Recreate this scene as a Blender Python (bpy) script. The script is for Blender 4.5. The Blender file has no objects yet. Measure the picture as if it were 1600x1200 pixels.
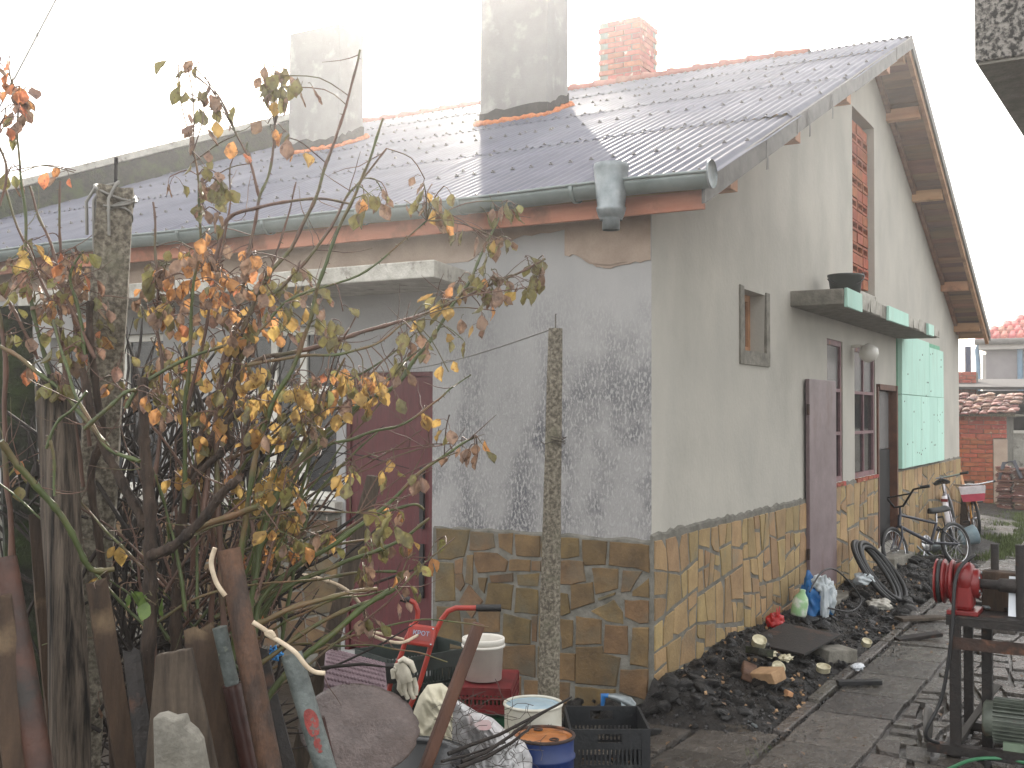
import bpy, math, random
from math import sin, cos, pi, radians, sqrt, atan2, tan, exp
from mathutils import Vector as V, Matrix, Quaternion, noise
random.seed(7)
rnd = random.random
def U(a, b): return a + (b - a) * random.random()
sc = bpy.context.scene
COL = sc.collection

# ------------------------------------------------------------------ camera
# world: origin at the ground below the house corner, +X along the gable wall, +Y along the long wall
FPX = 1740.158
CAMP = V((-6.0176, -2.5219, 1.7))
R = Matrix(((0.498095314, -0.024904766, -0.866764565),
            (-0.86711629, -0.010588549, -0.497993195),
            (0.003224625, 0.999633751, -0.026869434)))
cd = bpy.data.cameras.new('camera'); cam = bpy.data.objects.new('camera', cd); COL.objects.link(cam)
cd.sensor_width = 36; cd.sensor_fit = 'HORIZONTAL'; cd.lens = FPX / 1600 * 36
cd.clip_start = 0.05; cd.clip_end = 2000
cam.matrix_world = Matrix.Translation(CAMP) @ R.to_4x4()
sc.camera = cam

# ------------------------------------------------------------------ light
SUN_EL = radians(26.5); SUN_AZ = radians(31.5)          # azimuth from +X towards +Y
w = bpy.data.worlds.new('World'); sc.world = w; w.use_nodes = True
nt = w.node_tree; nt.nodes.clear()
o_ = nt.nodes.new('ShaderNodeOutputWorld'); bg = nt.nodes.new('ShaderNodeBackground')
sky = nt.nodes.new('ShaderNodeTexSky'); sky.sky_type = 'NISHITA'; sky.sun_disc = False
sky.sun_elevation = SUN_EL; sky.sun_rotation = pi / 2 - SUN_AZ
sky.dust_density = 2.0; sky.air_density = 1.0; sky.ozone_density = 1.0
bg.inputs['Strength'].default_value = 0.055
nt.links.new(sky.outputs[0], bg.inputs['Color'])
bg2 = nt.nodes.new('ShaderNodeBackground')               # thin bright winter veil over the whole sky
bg2.inputs['Color'].default_value = (1.0, 0.965, 0.915, 1); bg2.inputs['Strength'].default_value = 0.98
ad = nt.nodes.new('ShaderNodeAddShader')
nt.links.new(bg.outputs[0], ad.inputs[0]); nt.links.new(bg2.outputs[0], ad.inputs[1]); nt.links.new(ad.outputs[0], o_.inputs['Surface'])
sd = bpy.data.lights.new('sun', 'SUN'); sd.energy = 3.2; sd.angle = radians(0.6); sd.color = (1, 0.93, 0.82)
so = bpy.data.objects.new('sun', sd); COL.objects.link(so)
sdir = V((cos(SUN_EL) * cos(SUN_AZ), cos(SUN_EL) * sin(SUN_AZ), sin(SUN_EL)))
so.rotation_euler = sdir.to_track_quat('Z', 'Y').to_euler(); so.location = sdir * 50
vs = sc.view_settings; vs.view_transform = 'Standard'; vs.look = 'None'; vs.gamma = 1.0; vs.use_curve_mapping = False
vs.exposure = 1.0

# ------------------------------------------------------------------ measuring helpers (photo ray -> real plane)
def ray(px, py): return R @ V((px - 800, -(py - 600), -FPX))
def A(px, py, d): return CAMP + ray(px, py) * (d / FPX)
def PL(px, py, ax, val):
    r = ray(px, py); return CAMP + r * ((val - CAMP[ax]) / r[ax])
def G(px, py, z=0.0): return PL(px, py, 2, z)

# ------------------------------------------------------------------ materials
def srgb(r, g, b):
    def l(c):
        c /= 255.0
        return c / 12.92 if c <= 0.04045 else ((c + 0.055) / 1.055) ** 2.4
    return (l(r), l(g), l(b))
MATS = {}
def mat(name, c1, c2=None, scale=8.0, rough=0.8, bump=0.0, bscale=None, stretch=(1, 1, 1), metal=0.0, c3=None, s3=3.0, t3=(0.5, 0.62),
        rnd_amt=0.0, trans=None, detail=8, spec=0.5, rvar=0.0, coat=0.0, s3stretch=(1, 1, 1), fine=0.0, ramp=(0.32, 0.68), bdist=0.01):
    m = bpy.data.materials.new(name); m.use_nodes = True; t = m.node_tree; N = t.nodes; L = t.links
    b = N['Principled BSDF']; c2 = c2 or tuple(x * 0.7 for x in c1)
    tc = N.new('ShaderNodeTexCoord'); oi = N.new('ShaderNodeObjectInfo')
    off = N.new('ShaderNodeVectorMath'); off.operation = 'MULTIPLY_ADD'
    if rnd_amt > 0:
        cx = N.new('ShaderNodeCombineXYZ'); 
        for i in range(3): L.new(oi.outputs['Random'], cx.inputs[i])
        off.inputs[1].default_value = (37, 53, 71); L.new(cx.outputs[0], off.inputs[0]); L.new(tc.outputs['Object'], off.inputs[2]); src = off.outputs[0]
    else: src = tc.outputs['Object']
    def nz(sc_, st, det=detail, ro=0.6):
        mp = N.new('ShaderNodeMapping'); mp.inputs['Scale'].default_value = st; L.new(src, mp.inputs[0])
        n = N.new('ShaderNodeTexNoise'); n.inputs['Scale'].default_value = sc_; n.inputs['Detail'].default_value = det; n.inputs['Roughness'].default_value = ro
        L.new(mp.outputs[0], n.inputs['Vector']); return n.outputs['Fac']
    n1 = nz(scale, stretch)
    r = N.new('ShaderNodeValToRGB'); r.color_ramp.elements[0].position = ramp[0]; r.color_ramp.elements[1].position = ramp[1]
    r.color_ramp.elements[0].color = (*c1, 1); r.color_ramp.elements[1].color = (*c2, 1); L.new(n1, r.inputs[0]); col = r.outputs[0]
    def mixc(fac, a, bcol, mode='MIX'):
        x = N.new('ShaderNodeMix'); x.data_type = 'RGBA'; x.blend_type = mode
        if isinstance(fac, (int, float)): x.inputs[0].default_value = fac
        else: L.new(fac, x.inputs[0])
        L.new(a, x.inputs[6])
        if isinstance(bcol, tuple): x.inputs[7].default_value = (*bcol, 1)
        else: L.new(bcol, x.inputs[7])
        return x.outputs[2]
    if c3:
        q = N.new('ShaderNodeMapRange'); q.inputs[1].default_value = t3[0]; q.inputs[2].default_value = t3[1]; L.new(nz(s3, s3stretch), q.inputs[0])
        col = mixc(q.outputs[0], col, c3)
    if rnd_amt > 0:
        h = N.new('ShaderNodeHueSaturation'); mr = N.new('ShaderNodeMapRange'); mr.inputs[3].default_value = 1 - rnd_amt; mr.inputs[4].default_value = 1 + rnd_amt
        L.new(oi.outputs['Random'], mr.inputs[0]); L.new(mr.outputs[0], h.inputs['Value']); L.new(col, h.inputs['Color'])
        mr2 = N.new('ShaderNodeMapRange'); mr2.inputs[3].default_value = 0.5 - rnd_amt * 0.06; mr2.inputs[4].default_value = 0.5 + rnd_amt * 0.06
        mm = N.new('ShaderNodeMath'); mm.operation = 'FRACT'; mu = N.new('ShaderNodeMath'); mu.operation = 'MULTIPLY'; mu.inputs[1].default_value = 7.31
        L.new(oi.outputs['Random'], mu.inputs[0]); L.new(mu.outputs[0], mm.inputs[0]); L.new(mm.outputs[0], mr2.inputs[0]); L.new(mr2.outputs[0], h.inputs['Hue']); col = h.outputs[0]
    if fine > 0:
        q = N.new('ShaderNodeMapRange'); q.inputs[1].default_value = 0.3; q.inputs[2].default_value = 0.7; q.inputs[3].default_value = 1 - fine; q.inputs[4].default_value = 1 + fine
        L.new(nz(90, (1, 1, 1), 3), q.inputs[0])
        vm = N.new('ShaderNodeVectorMath'); vm.operation = 'SCALE'; L.new(col, vm.inputs[0]); L.new(q.outputs[0], vm.inputs['Scale']); col = vm.outputs[0]
    L.new(col, b.inputs['Base Color'])
    b.inputs['Metallic'].default_value = metal; b.inputs['Specular IOR Level'].default_value = spec
    if coat: b.inputs['Coat Weight'].default_value = coat; b.inputs['Coat Roughness'].default_value = 0.15
    if rvar > 0:
        q = N.new('ShaderNodeMapRange'); q.inputs[1].default_value = 0.3; q.inputs[2].default_value = 0.7; q.inputs[3].default_value = max(0.03, rough - rvar); q.inputs[4].default_value = min(1, rough + rvar)
        L.new(nz(scale * 0.6, (1, 1, 1), 4), q.inputs[0]); L.new(q.outputs[0], b.inputs['Roughness'])
    else: b.inputs['Roughness'].default_value = rough
    if bump > 0:
        bp = N.new('ShaderNodeBump'); bp.inputs['Strength'].default_value = min(1, bump); bp.inputs['Distance'].default_value = bdist
        L.new(nz(bscale or scale * 3, stretch, 6), bp.inputs['Height']); L.new(bp.outputs[0], b.inputs['Normal'])
    if trans:
        tr = N.new('ShaderNodeBsdfTranslucent'); mx = N.new('ShaderNodeMixShader'); mx.inputs[0].default_value = trans
        hs = N.new('ShaderNodeHueSaturation'); hs.inputs['Saturation'].default_value = 0.94; hs.inputs['Value'].default_value = 1.35; L.new(col, hs.inputs['Color']); L.new(hs.outputs[0], tr.inputs[0])
        L.new(b.outputs[0], mx.inputs[1]); L.new(tr.outputs[0], mx.inputs[2]); L.new(mx.outputs[0], N['Material Output'].inputs['Surface'])
    MATS[name] = m; return m

g = lambda x: (x, x, x)
mat('render_gable', srgb(182, 178, 168), srgb(168, 165, 157), 1.8, 0.9, 0.4, 30, (1, 1, 0.7), c3=srgb(150, 147, 139), s3=1.1, t3=(0.48, 0.85), s3stretch=(1.1, 1, 0.8), fine=0.04)
mat('beige_coat', srgb(176, 158, 142), srgb(150, 132, 118), 3, 0.9, 0.4, 30, c3=srgb(170, 120, 96), s3=5, t3=(0.66, 0.72), fine=0.05)
mat('pebbledash', srgb(150, 145, 138), srgb(30, 28, 26), 42, 0.85, 1.0, 42, ramp=(0.42, 0.58), bdist=0.03, detail=3)
mat('mortar', srgb(126, 123, 115), srgb(92, 90, 82), 14, 0.95, 0.6, 60, c3=srgb(80, 78, 70), s3=3, t3=(0.55, 0.75))
mat('stone_brown', srgb(118, 94, 62), srgb(84, 67, 45), 7, 0.7, 0.5, 40, (1, 1, 1), rnd_amt=0.26, fine=0.12, rvar=0.1, c3=srgb(88, 84, 70), s3=4, t3=(0.5, 0.75))
mat('stone_yellow', srgb(160, 134, 94), srgb(132, 108, 74), 6, 0.75, 0.5, 40, rnd_amt=0.22, fine=0.1, c3=srgb(120, 112, 90), s3=4, t3=(0.55, 0.75))
mat('concrete', srgb(138, 134, 124), srgb(100, 97, 89), 12, 0.9, 0.6, 60, c3=srgb(96, 92, 82), s3=4, t3=(0.55, 0.72), fine=0.12)
mat('concrete_pale', srgb(190, 187, 178), srgb(150, 146, 136), 9, 0.9, 0.5, 50, c3=srgb(110, 105, 96), s3=6, t3=(0.58, 0.68), fine=0.08)
mat('concrete_rough', srgb(124, 117, 102), srgb(50, 46, 40), 60, 0.95, 0.8, 60, c3=srgb(84, 88, 60), s3=5, t3=(0.55, 0.75), ramp=(0.35, 0.65), detail=4)
mat('concrete_mossy', srgb(58, 58, 50), srgb(30, 32, 26), 30, 0.95, 0.9, 60, c3=srgb(60, 72, 40), s3=6, t3=(0.48, 0.66))
mat('concrete_post', srgb(142, 135, 120), srgb(82, 76, 66), 70, 0.95, 0.8, 70, c3=srgb(104, 102, 84), s3=5, t3=(0.55, 0.75), ramp=(0.33, 0.6), detail=4)
mat('bitumen', srgb(54, 52, 50), srgb(30, 29, 28), 20, 0.8, 0.6)
mat('foam_orange', srgb(206, 130, 78), srgb(168, 88, 48), 30, 0.8, 0.8, 60)
mat('roof_metal', srgb(98, 100, 112), srgb(84, 86, 98), 3, 0.5, 0.0, rvar=0.08, spec=0.1, c3=srgb(108, 109, 118), s3=1.2, t3=(0.5, 0.8), rnd_amt=0.05)
mat('flashing', srgb(104, 101, 96), srgb(72, 69, 66), 6, 0.6, 0.3, 20, c3=srgb(70, 66, 62), s3=3, t3=(0.55, 0.75))
mat('galv', srgb(140, 146, 148), srgb(108, 116, 118), 12, 0.42, 0.1, 30, metal=0.55, rvar=0.1)
mat('gutter_paint', srgb(120, 130, 128), srgb(98, 108, 106), 5, 0.45, 0.1, 20, metal=0.1)
mat('screw', srgb(120, 118, 118), None, 20, 0.35, metal=0.8)
mat('ridge_clay', srgb(152, 98, 80), srgb(118, 72, 60), 10, 0.8, 0.4, 50, rnd_amt=0.15)
mat('brick_red', srgb(168, 92, 72), srgb(134, 66, 52), 12, 0.9, 0.6, 60, rnd_amt=0.2, c3=srgb(176, 158, 140), s3=8, t3=(0.6, 0.68))
mat('brick_orange', srgb(164, 92, 62), srgb(128, 70, 48), 12, 0.9, 0.4, 60, rnd_amt=0.15)
mat('wood_new', srgb(196, 150, 112), srgb(160, 112, 78), 8, 0.75, 0.3, 40, (1, 0.12, 1), rnd_amt=0.15, c3=srgb(120, 78, 52), s3=5, t3=(0.6, 0.75))
mat('wood_soffit', srgb(150, 108, 76), srgb(104, 70, 48), 9, 0.8, 0.3, 40, (1, 0.15, 1), rnd_amt=0.35)
mat('wood_fascia', srgb(196, 134, 108), srgb(160, 100, 78), 6, 0.75, 0.3, 30, (1, 0.2, 1), c3=srgb(140, 96, 76), s3=3)
mat('wood_grey', srgb(96, 84, 71), srgb(48, 40, 34), 30, 0.9, 0.8, 50, (1, 1, 0.1), c3=srgb(58, 50, 40), s3=6, t3=(0.5, 0.7), s3stretch=(1, 1, 0.2), fine=0.1)
mat('wood_dark', srgb(78, 60, 45), srgb(36, 28, 22), 12, 0.85, 0.9, 40, (1, 1, 0.12), c3=srgb(110, 92, 70), s3=5, t3=(0.55, 0.7), fine=0.1)
mat('bark_grey', srgb(112, 100, 88), srgb(30, 26, 23), 55, 0.95, 1.0, 55, (1, 1, 0.06), bdist=0.03, ramp=(0.38, 0.62))
mat('wood_stake', srgb(96, 60, 40), srgb(66, 40, 28), 12, 0.55, 0.4, 60, (1, 1, 0.15), fine=0.06)
mat('door_maroon', srgb(92, 34, 38), srgb(72, 26, 30), 18, 0.5, 0.5, 18, (3, 3, 0.35), c3=srgb(112, 66, 68), s3=40, t3=(0.66, 0.72), s3stretch=(1.6, 1.6, 0.2))
mat('door_mauve', srgb(126, 110, 112), srgb(100, 84, 86), 5, 0.45, 0.25, 6, c3=srgb(98, 74, 70), s3=5, t3=(0.55, 0.72), s3stretch=(1, 1, 0.35), fine=0.08)
mat('paint_cream', srgb(228, 225, 216), srgb(206, 202, 192), 10, 0.6, 0.3, 40, c3=srgb(140, 132, 118), s3=12, t3=(0.62, 0.7))
mat('paint_purple', srgb(130, 100, 104), srgb(104, 76, 78), 12, 0.6, 0.3, 40, c3=srgb(140, 96, 70), s3=10, t3=(0.6, 0.7))
mat('paint_brown', srgb(104, 66, 46), srgb(74, 44, 30), 12, 0.65, 0.3, 40)
mat('mint_foam', srgb(186, 224, 210), srgb(168, 210, 196), 2.0, 0.75, 0.15, 30, (1, 1, 0.4), rnd_amt=0.05, c3=srgb(164, 196, 180), s3=3, t3=(0.5, 0.8), s3stretch=(3, 3, 0.4), fine=0.03)
mat('mint_foam_edge', srgb(120, 180, 150), None, 12, 0.8)
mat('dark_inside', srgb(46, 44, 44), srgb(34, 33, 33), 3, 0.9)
mat('curtain', srgb(196, 196, 196), srgb(150, 152, 154), 6, 0.9, 0.4, 8, (6, 6, 0.2))
mat('mud', srgb(50, 42, 34), srgb(28, 24, 20), 3, 0.38, 0.8, 30, rvar=0.25, c3=srgb(84, 76, 62), s3=1.5, t3=(0.5, 0.8), fine=0.12)
mat('mound_soil', srgb(38, 33, 29), srgb(19, 17, 16), 14, 0.7, 1.0, 50, rvar=0.2, c3=srgb(74, 64, 50), s3=4, t3=(0.55, 0.75), bdist=0.03)
mat('asphalt_chunk', srgb(52, 50, 48), srgb(14, 14, 14), 40, 0.45, 1.0, 60, rnd_amt=0.35, rvar=0.2, spec=0.7, bdist=0.02)
mat('paving', srgb(88, 82, 75), srgb(50, 46, 42), 14, 0.22, 1.0, 45, rnd_amt=0.34, rvar=0.19, spec=0.7, c3=srgb(62, 56, 48), s3=3, t3=(0.5, 0.7), fine=0.18, bdist=0.015)
mat('path_far', srgb(150, 146, 140), srgb(110, 106, 98), 2, 0.5, 0.4, 30, rvar=0.15, fine=0.1)
mat('grass', srgb(92, 104, 50), srgb(62, 72, 34), 12, 0.8, rnd_amt=0.2)
mat('black_plastic', srgb(33, 35, 38), srgb(24, 26, 28), 20, 0.5, 0.2, 60, spec=0.5, c3=srgb(66, 66, 64), s3=9, t3=(0.6, 0.8))
mat('green_plastic', srgb(26, 92, 60), srgb(18, 72, 48), 12, 0.5, c3=srgb(60, 84, 62), s3=9, t3=(0.6, 0.8))
mat('darkgreen_plastic', srgb(44, 54, 50), srgb(34, 42, 40), 12, 0.5)
mat('red_plastic', srgb(112, 28, 30), srgb(86, 22, 25), 12, 0.5, c3=srgb(110, 50, 48), s3=9, t3=(0.6, 0.8))
mat('white_plastic', srgb(222, 218, 208), srgb(200, 196, 188), 6, 0.45, c3=srgb(170, 158, 140), s3=7, t3=(0.62, 0.75))
mat('drum_white', srgb(196, 194, 182), srgb(172, 168, 154), 8, 0.45, c3=srgb(120, 104, 84), s3=9, t3=(0.62, 0.72))
mat('lid_blue', srgb(158, 178, 188), srgb(130, 150, 160), 7, 0.3, c3=srgb(190, 196, 196), s3=4, t3=(0.5, 0.7))
mat('drum_blue', srgb(26, 50, 104), srgb(18, 38, 84), 6, 0.4, c3=srgb(70, 80, 110), s3=10, t3=(0.66, 0.72))
mat('rust_lid', srgb(178, 112, 52), srgb(122, 72, 36), 9, 0.35, 0.2, 30, c3=srgb(90, 56, 34), s3=6, t3=(0.55, 0.7), rvar=0.15)
mat('rust', srgb(68, 47, 37), srgb(40, 31, 26), 14, 0.75, 0.6, 60, c3=srgb(128, 82, 54), s3=6, t3=(0.55, 0.7))
mat('rust_dark', srgb(42, 35, 31), srgb(23, 21, 20), 14, 0.65, 0.5, 60, c3=srgb(100, 66, 46), s3=6, t3=(0.6, 0.75))
mat('rust_pipe', srgb(104, 72, 50), srgb(54, 38, 29), 14, 0.55, 0.8, 60, (1, 1, 0.3), c3=srgb(58, 42, 33), s3=9, t3=(0.5, 0.66), fine=0.25)
mat('pipe_orange', srgb(80, 50, 38), srgb(48, 33, 27), 8, 0.6, 0.4, 40, c3=srgb(44, 38, 34), s3=4, t3=(0.5, 0.6), s3stretch=(1, 1, 1.4))
mat('pipe_grey', srgb(98, 105, 102), srgb(58, 64, 62), 14, 0.45, 0.5, 60, fine=0.16, c3=srgb(120, 126, 110), s3=16, t3=(0.64, 0.7))
mat('pipe_dark', srgb(72, 44, 38), srgb(50, 32, 29), 9, 0.42, 0.2, 40)
mat('paint_red', srgb(138, 54, 48), srgb(104, 42, 38), 40, 0.7, 0.4, c3=srgb(92, 84, 80), s3=50, t3=(0.56, 0.6))
mat('tiller_red', srgb(170, 56, 42), srgb(140, 44, 36), 9, 0.42, 0.1, c3=srgb(98, 50, 40), s3=12, t3=(0.64, 0.7))
mat('machine_red', srgb(128, 30, 30), srgb(98, 24, 25), 9, 0.35, 0.1, c3=srgb(96, 44, 38), s3=12, t3=(0.62, 0.7))
mat('rubber', srgb(34, 34, 35), srgb(24, 24, 25), 12, 0.55, 0.2)
mat('basin', srgb(44, 46, 48), srgb(34, 36, 38), 6, 0.25, spec=0.6)
mat('disc_metal', srgb(96, 84, 80), srgb(62, 52, 49), 9, 0.3, 0.6, 50, rvar=0.16, fine=0.18, c3=srgb(78, 62, 54), s3=3, t3=(0.5, 0.75), metal=0.2)
mat('mauve_mat', srgb(122, 102, 108), srgb(98, 80, 86), 12, 0.5)
mat('sack', srgb(214, 208, 186), srgb(186, 180, 156), 5, 0.55, 0.4, 30, c3=srgb(150, 140, 110), s3=5, t3=(0.6, 0.8))
mat('sack_clear', srgb(200, 200, 200), srgb(150, 146, 146), 6, 0.3, 0.4, 20, c3=srgb(176, 130, 120), s3=6, t3=(0.62, 0.75))
mat('sack_print', srgb(120, 150, 60), srgb(200, 190, 90), 14, 0.5)
mat('sack_pink', srgb(186, 150, 150), srgb(190, 176, 174), 14, 0.5)
mat('cloth', srgb(206, 200, 184), srgb(160, 154, 138), 14, 0.9, 0.5, 60)
mat('cord', srgb(206, 190, 166), srgb(160, 142, 118), 20, 0.7)
mat('wire', srgb(96, 90, 84), srgb(70, 62, 56), 20, 0.6, metal=0.5)
mat('wire_pale', srgb(128, 126, 120), None, 20, 0.5, metal=0.4)
mat('cane_green', srgb(80, 92, 46), srgb(56, 64, 34), 20, 0.5, 0.2, 60, (1, 1, 0.3), c3=srgb(112, 84, 58), s3=5, t3=(0.5, 0.65))
mat('cane_brown', srgb(108, 78, 64), srgb(70, 54, 46), 20, 0.6, 0.4, 60, (1, 1, 0.3), c3=srgb(84, 88, 50), s3=5, t3=(0.52, 0.65))
mat('bush_bark', srgb(78, 63, 52), srgb(34, 27, 23), 30, 0.9, 0.9, 50, (1, 1, 0.25), bdist=0.02)
mat('twig_dark', srgb(44, 35, 29), srgb(22, 18, 16), 20, 0.8)
mat('leaf_orange', srgb(182, 122, 76), srgb(150, 92, 56), 45, 0.36, 0.3, 90, c3=srgb(120, 78, 54), s3=60, t3=(0.55, 0.62), trans=0.55, rnd_amt=0.25)
mat('leaf_gold', srgb(176, 142, 78), srgb(142, 110, 60), 45, 0.36, 0.3, 90, c3=srgb(112, 78, 44), s3=60, t3=(0.57, 0.64), trans=0.55, rnd_amt=0.25)
mat('leaf_olive', srgb(132, 126, 74), srgb(98, 92, 58), 45, 0.34, 0.3, 90, c3=srgb(92, 72, 48), s3=60, t3=(0.55, 0.64), trans=0.4, rnd_amt=0.25)
mat('leaf_brown', srgb(144, 116, 96), srgb(102, 78, 64), 45, 0.34, 0.3, 90, c3=srgb(84, 62, 50), s3=50, t3=(0.55, 0.64), trans=0.35, rnd_amt=0.25)
mat('leaf_green', srgb(96, 120, 60), srgb(70, 92, 46), 30, 0.4, trans=0.4, rnd_amt=0.2)
mat('chrome', srgb(190, 190, 192), None, 20, 0.2, metal=0.9)
mat('bike_silver', srgb(176, 172, 178), srgb(150, 146, 152), 9, 0.3, metal=0.3)
mat('bike_dark', srgb(54, 56, 66), None, 9, 0.4)
mat('bike_yellow', srgb(214, 150, 40), None, 9, 0.4)
mat('basket_white', srgb(226, 220, 224), None, 9, 0.4)
mat('basket_pink', srgb(206, 84, 104), None, 9, 0.4)
mat('blue_plastic', srgb(40, 110, 170), srgb(30, 90, 150), 9, 0.45)
mat('blue_bright', srgb(60, 150, 220), None, 9, 0.4)
mat('bag_red', srgb(196, 44, 44), srgb(170, 36, 36), 9, 0.35, 0.5, 30, trans=0.25)
mat('bag_white', srgb(214, 220, 222), srgb(180, 190, 196), 9, 0.4, 0.5, 30, trans=0.2)
mat('bottle_green', srgb(150, 190, 140), srgb(206, 214, 200), 9, 0.3, ramp=(0.45, 0.55))
mat('can_pale', srgb(214, 208, 180), srgb(170, 160, 130), 20, 0.4, metal=0.3)
mat('brick_tan', srgb(186, 152, 116), srgb(156, 124, 92), 14, 0.85, 0.5, 50)
mat('brick_wet', srgb(112, 84, 66), srgb(80, 60, 50), 14, 0.7, 0.5, 50)
mat('motor', srgb(104, 110, 100), srgb(72, 78, 70), 12, 0.5, 0.2, c3=srgb(90, 74, 60), s3=8, t3=(0.6, 0.7))
mat('motor_plate', srgb(116, 132, 112), None, 12, 0.5)
mat('paper_white', srgb(212, 216, 220), srgb(190, 196, 202), 6, 0.35)
mat('hose_green', srgb(60, 120, 84), None, 6, 0.4)
mat('white_wall', srgb(206, 200, 194), srgb(188, 182, 176), 2, 0.9, 0.2, 30)
mat('mauve_wall', srgb(150, 144, 146), srgb(134, 128, 130), 2, 0.9, 0.2, 30)
mat('tile_red', srgb(176, 92, 78), srgb(140, 68, 60), 9, 0.8, rnd_amt=0.25, c3=srgb(190, 180, 176), s3=10, t3=(0.64, 0.7))
mat('tile_old', srgb(128, 88, 74), srgb(90, 62, 54), 9, 0.8, rnd_amt=0.35, c3=srgb(188, 180, 174), s3=6, t3=(0.58, 0.66))
mat('downpipe_blue', srgb(104, 140, 168), None, 9, 0.5)
mat('stove_pipe', srgb(52, 60, 86), None, 9, 0.5)
mat('pine_bark', srgb(90, 76, 62), None, 9, 0.9)
mat('letter_blue', srgb(160, 186, 214), None, 9, 0.5)
mat('letter_dark', srgb(60, 56, 54), None, 9, 0.6)
mat('label_red', srgb(150, 70, 66), None, 9, 0.5)

# glass: dark reflective pane
def glassy(name, col, rough, tr):
    m = bpy.data.materials.new(name); m.use_nodes = True; t = m.node_tree; N = t.nodes; L = t.links
    b = N['Principled BSDF']; b.inputs['Base Color'].default_value = (*col, 1); b.inputs['Roughness'].default_value = rough; b.inputs['Specular IOR Level'].default_value = 0.8
    gn = N.new('ShaderNodeTexNoise'); gn.inputs['Scale'].default_value = 3; bp = N.new('ShaderNodeBump'); bp.inputs['Strength'].default_value = 0.04; L.new(gn.outputs[0], bp.inputs['Height']); L.new(bp.outputs[0], b.inputs['Normal'])
    tn = N.new('ShaderNodeBsdfTransparent'); mx = N.new('ShaderNodeMixShader'); mx.inputs[0].default_value = tr
    L.new(b.outputs[0], mx.inputs[1]); L.new(tn.outputs[0], mx.inputs[2]); L.new(mx.outputs[0], N['Material Output'].inputs['Surface'])
    MATS[name] = m
glassy('glass', (0.03, 0.032, 0.035), 0.05, 0.35)
glassy('glass_dusty', (0.22, 0.22, 0.22), 0.25, 0.25)
glassy('globe', (0.7, 0.68, 0.62), 0.2, 0.15)

# long-wall render: pale grey, flecked with sprayed plaster low on the wall and towards the corner
def long_wall_mat():
    m = bpy.data.materials.new('render_long'); m.use_nodes = True; t = m.node_tree; N = t.nodes; L = t.links; b = N['Principled BSDF']
    tc = N.new('ShaderNodeTexCoord'); sx = N.new('ShaderNodeSeparateXYZ'); L.new(tc.outputs['Object'], sx.inputs[0])
    def nz(scale, st, det=6, ro=0.6):
        mp = N.new('ShaderNodeMapping'); mp.inputs['Scale'].default_value = st; L.new(tc.outputs['Object'], mp.inputs[0])
        n = N.new('ShaderNodeTexNoise'); n.inputs['Scale'].default_value = scale; n.inputs['Detail'].default_value = det; n.inputs['Roughness'].default_value = ro; L.new(mp.outputs[0], n.inputs['Vector']); return n.outputs['Fac']
    def mr(src, a, c, lo=0.0, hi=1.0):
        q = N.new('ShaderNodeMapRange'); q.inputs[1].default_value = a; q.inputs[2].default_value = c; q.inputs[3].default_value = lo; q.inputs[4].default_value = hi; L.new(src, q.inputs[0]); return q.outputs[0]
    def mth(op, a, c):
        x = N.new('ShaderNodeMath'); x.operation = op
        for i, s_ in enumerate((a, c)):
            if isinstance(s_, (int, float)): x.inputs[i].default_value = s_
            else: L.new(s_, x.inputs[i])
        return x.outputs[0]
    def mix(f, a, c):
        x = N.new('ShaderNodeMix'); x.data_type = 'RGBA'
        L.new(f, x.inputs[0])
        for i, s_ in ((6, a), (7, c)):
            if isinstance(s_, tuple): x.inputs[i].default_value = (*s_, 1)
            else: L.new(s_, x.inputs[i])
        return x.outputs[2]
    base = mix(mr(nz(1.6, (1, 1, 0.4)), 0.35, 0.65), srgb(168, 166, 164), srgb(152, 151, 150))
    fl = mr(nz(56, (1, 1.25, 0.55), 5, 0.72), 0.485, 0.555)                            # flecks, taller than wide
    big = mr(nz(2.6, (1, 1, 0.7), 6), 0.42, 0.58)
    hz = mr(sx.outputs['Z'], 2.55, 1.7)                                           # the spray stops below the eaves
    hy = mr(sx.outputs['Y'], 2.4, 1.0)
    dens = mth('MULTIPLY', mth('MULTIPLY', hz, hy), mth('ADD', mth('MULTIPLY', big, 0.3), 0.7))
    dark = mix(big, srgb(150, 148, 146), srgb(98, 98, 101))
    fleck = mix(fl, dark, srgb(165, 163, 161))
    col = mix(dens, base, fleck)
    L.new(col, b.inputs['Base Color']); b.inputs['Roughness'].default_value = 0.9
    bp = N.new('ShaderNodeBump'); bp.inputs['Distance'].default_value = 0.006; bp.inputs['Strength'].default_value = 0.6
    L.new(mth('ADD', mth('MULTIPLY', fl, dens), mth('MULTIPLY', nz(60, (1, 1, 1)), 0.3)), bp.inputs['Height']); L.new(bp.outputs[0], b.inputs['Normal'])
    MATS['render_long'] = m
long_wall_mat()

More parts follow.
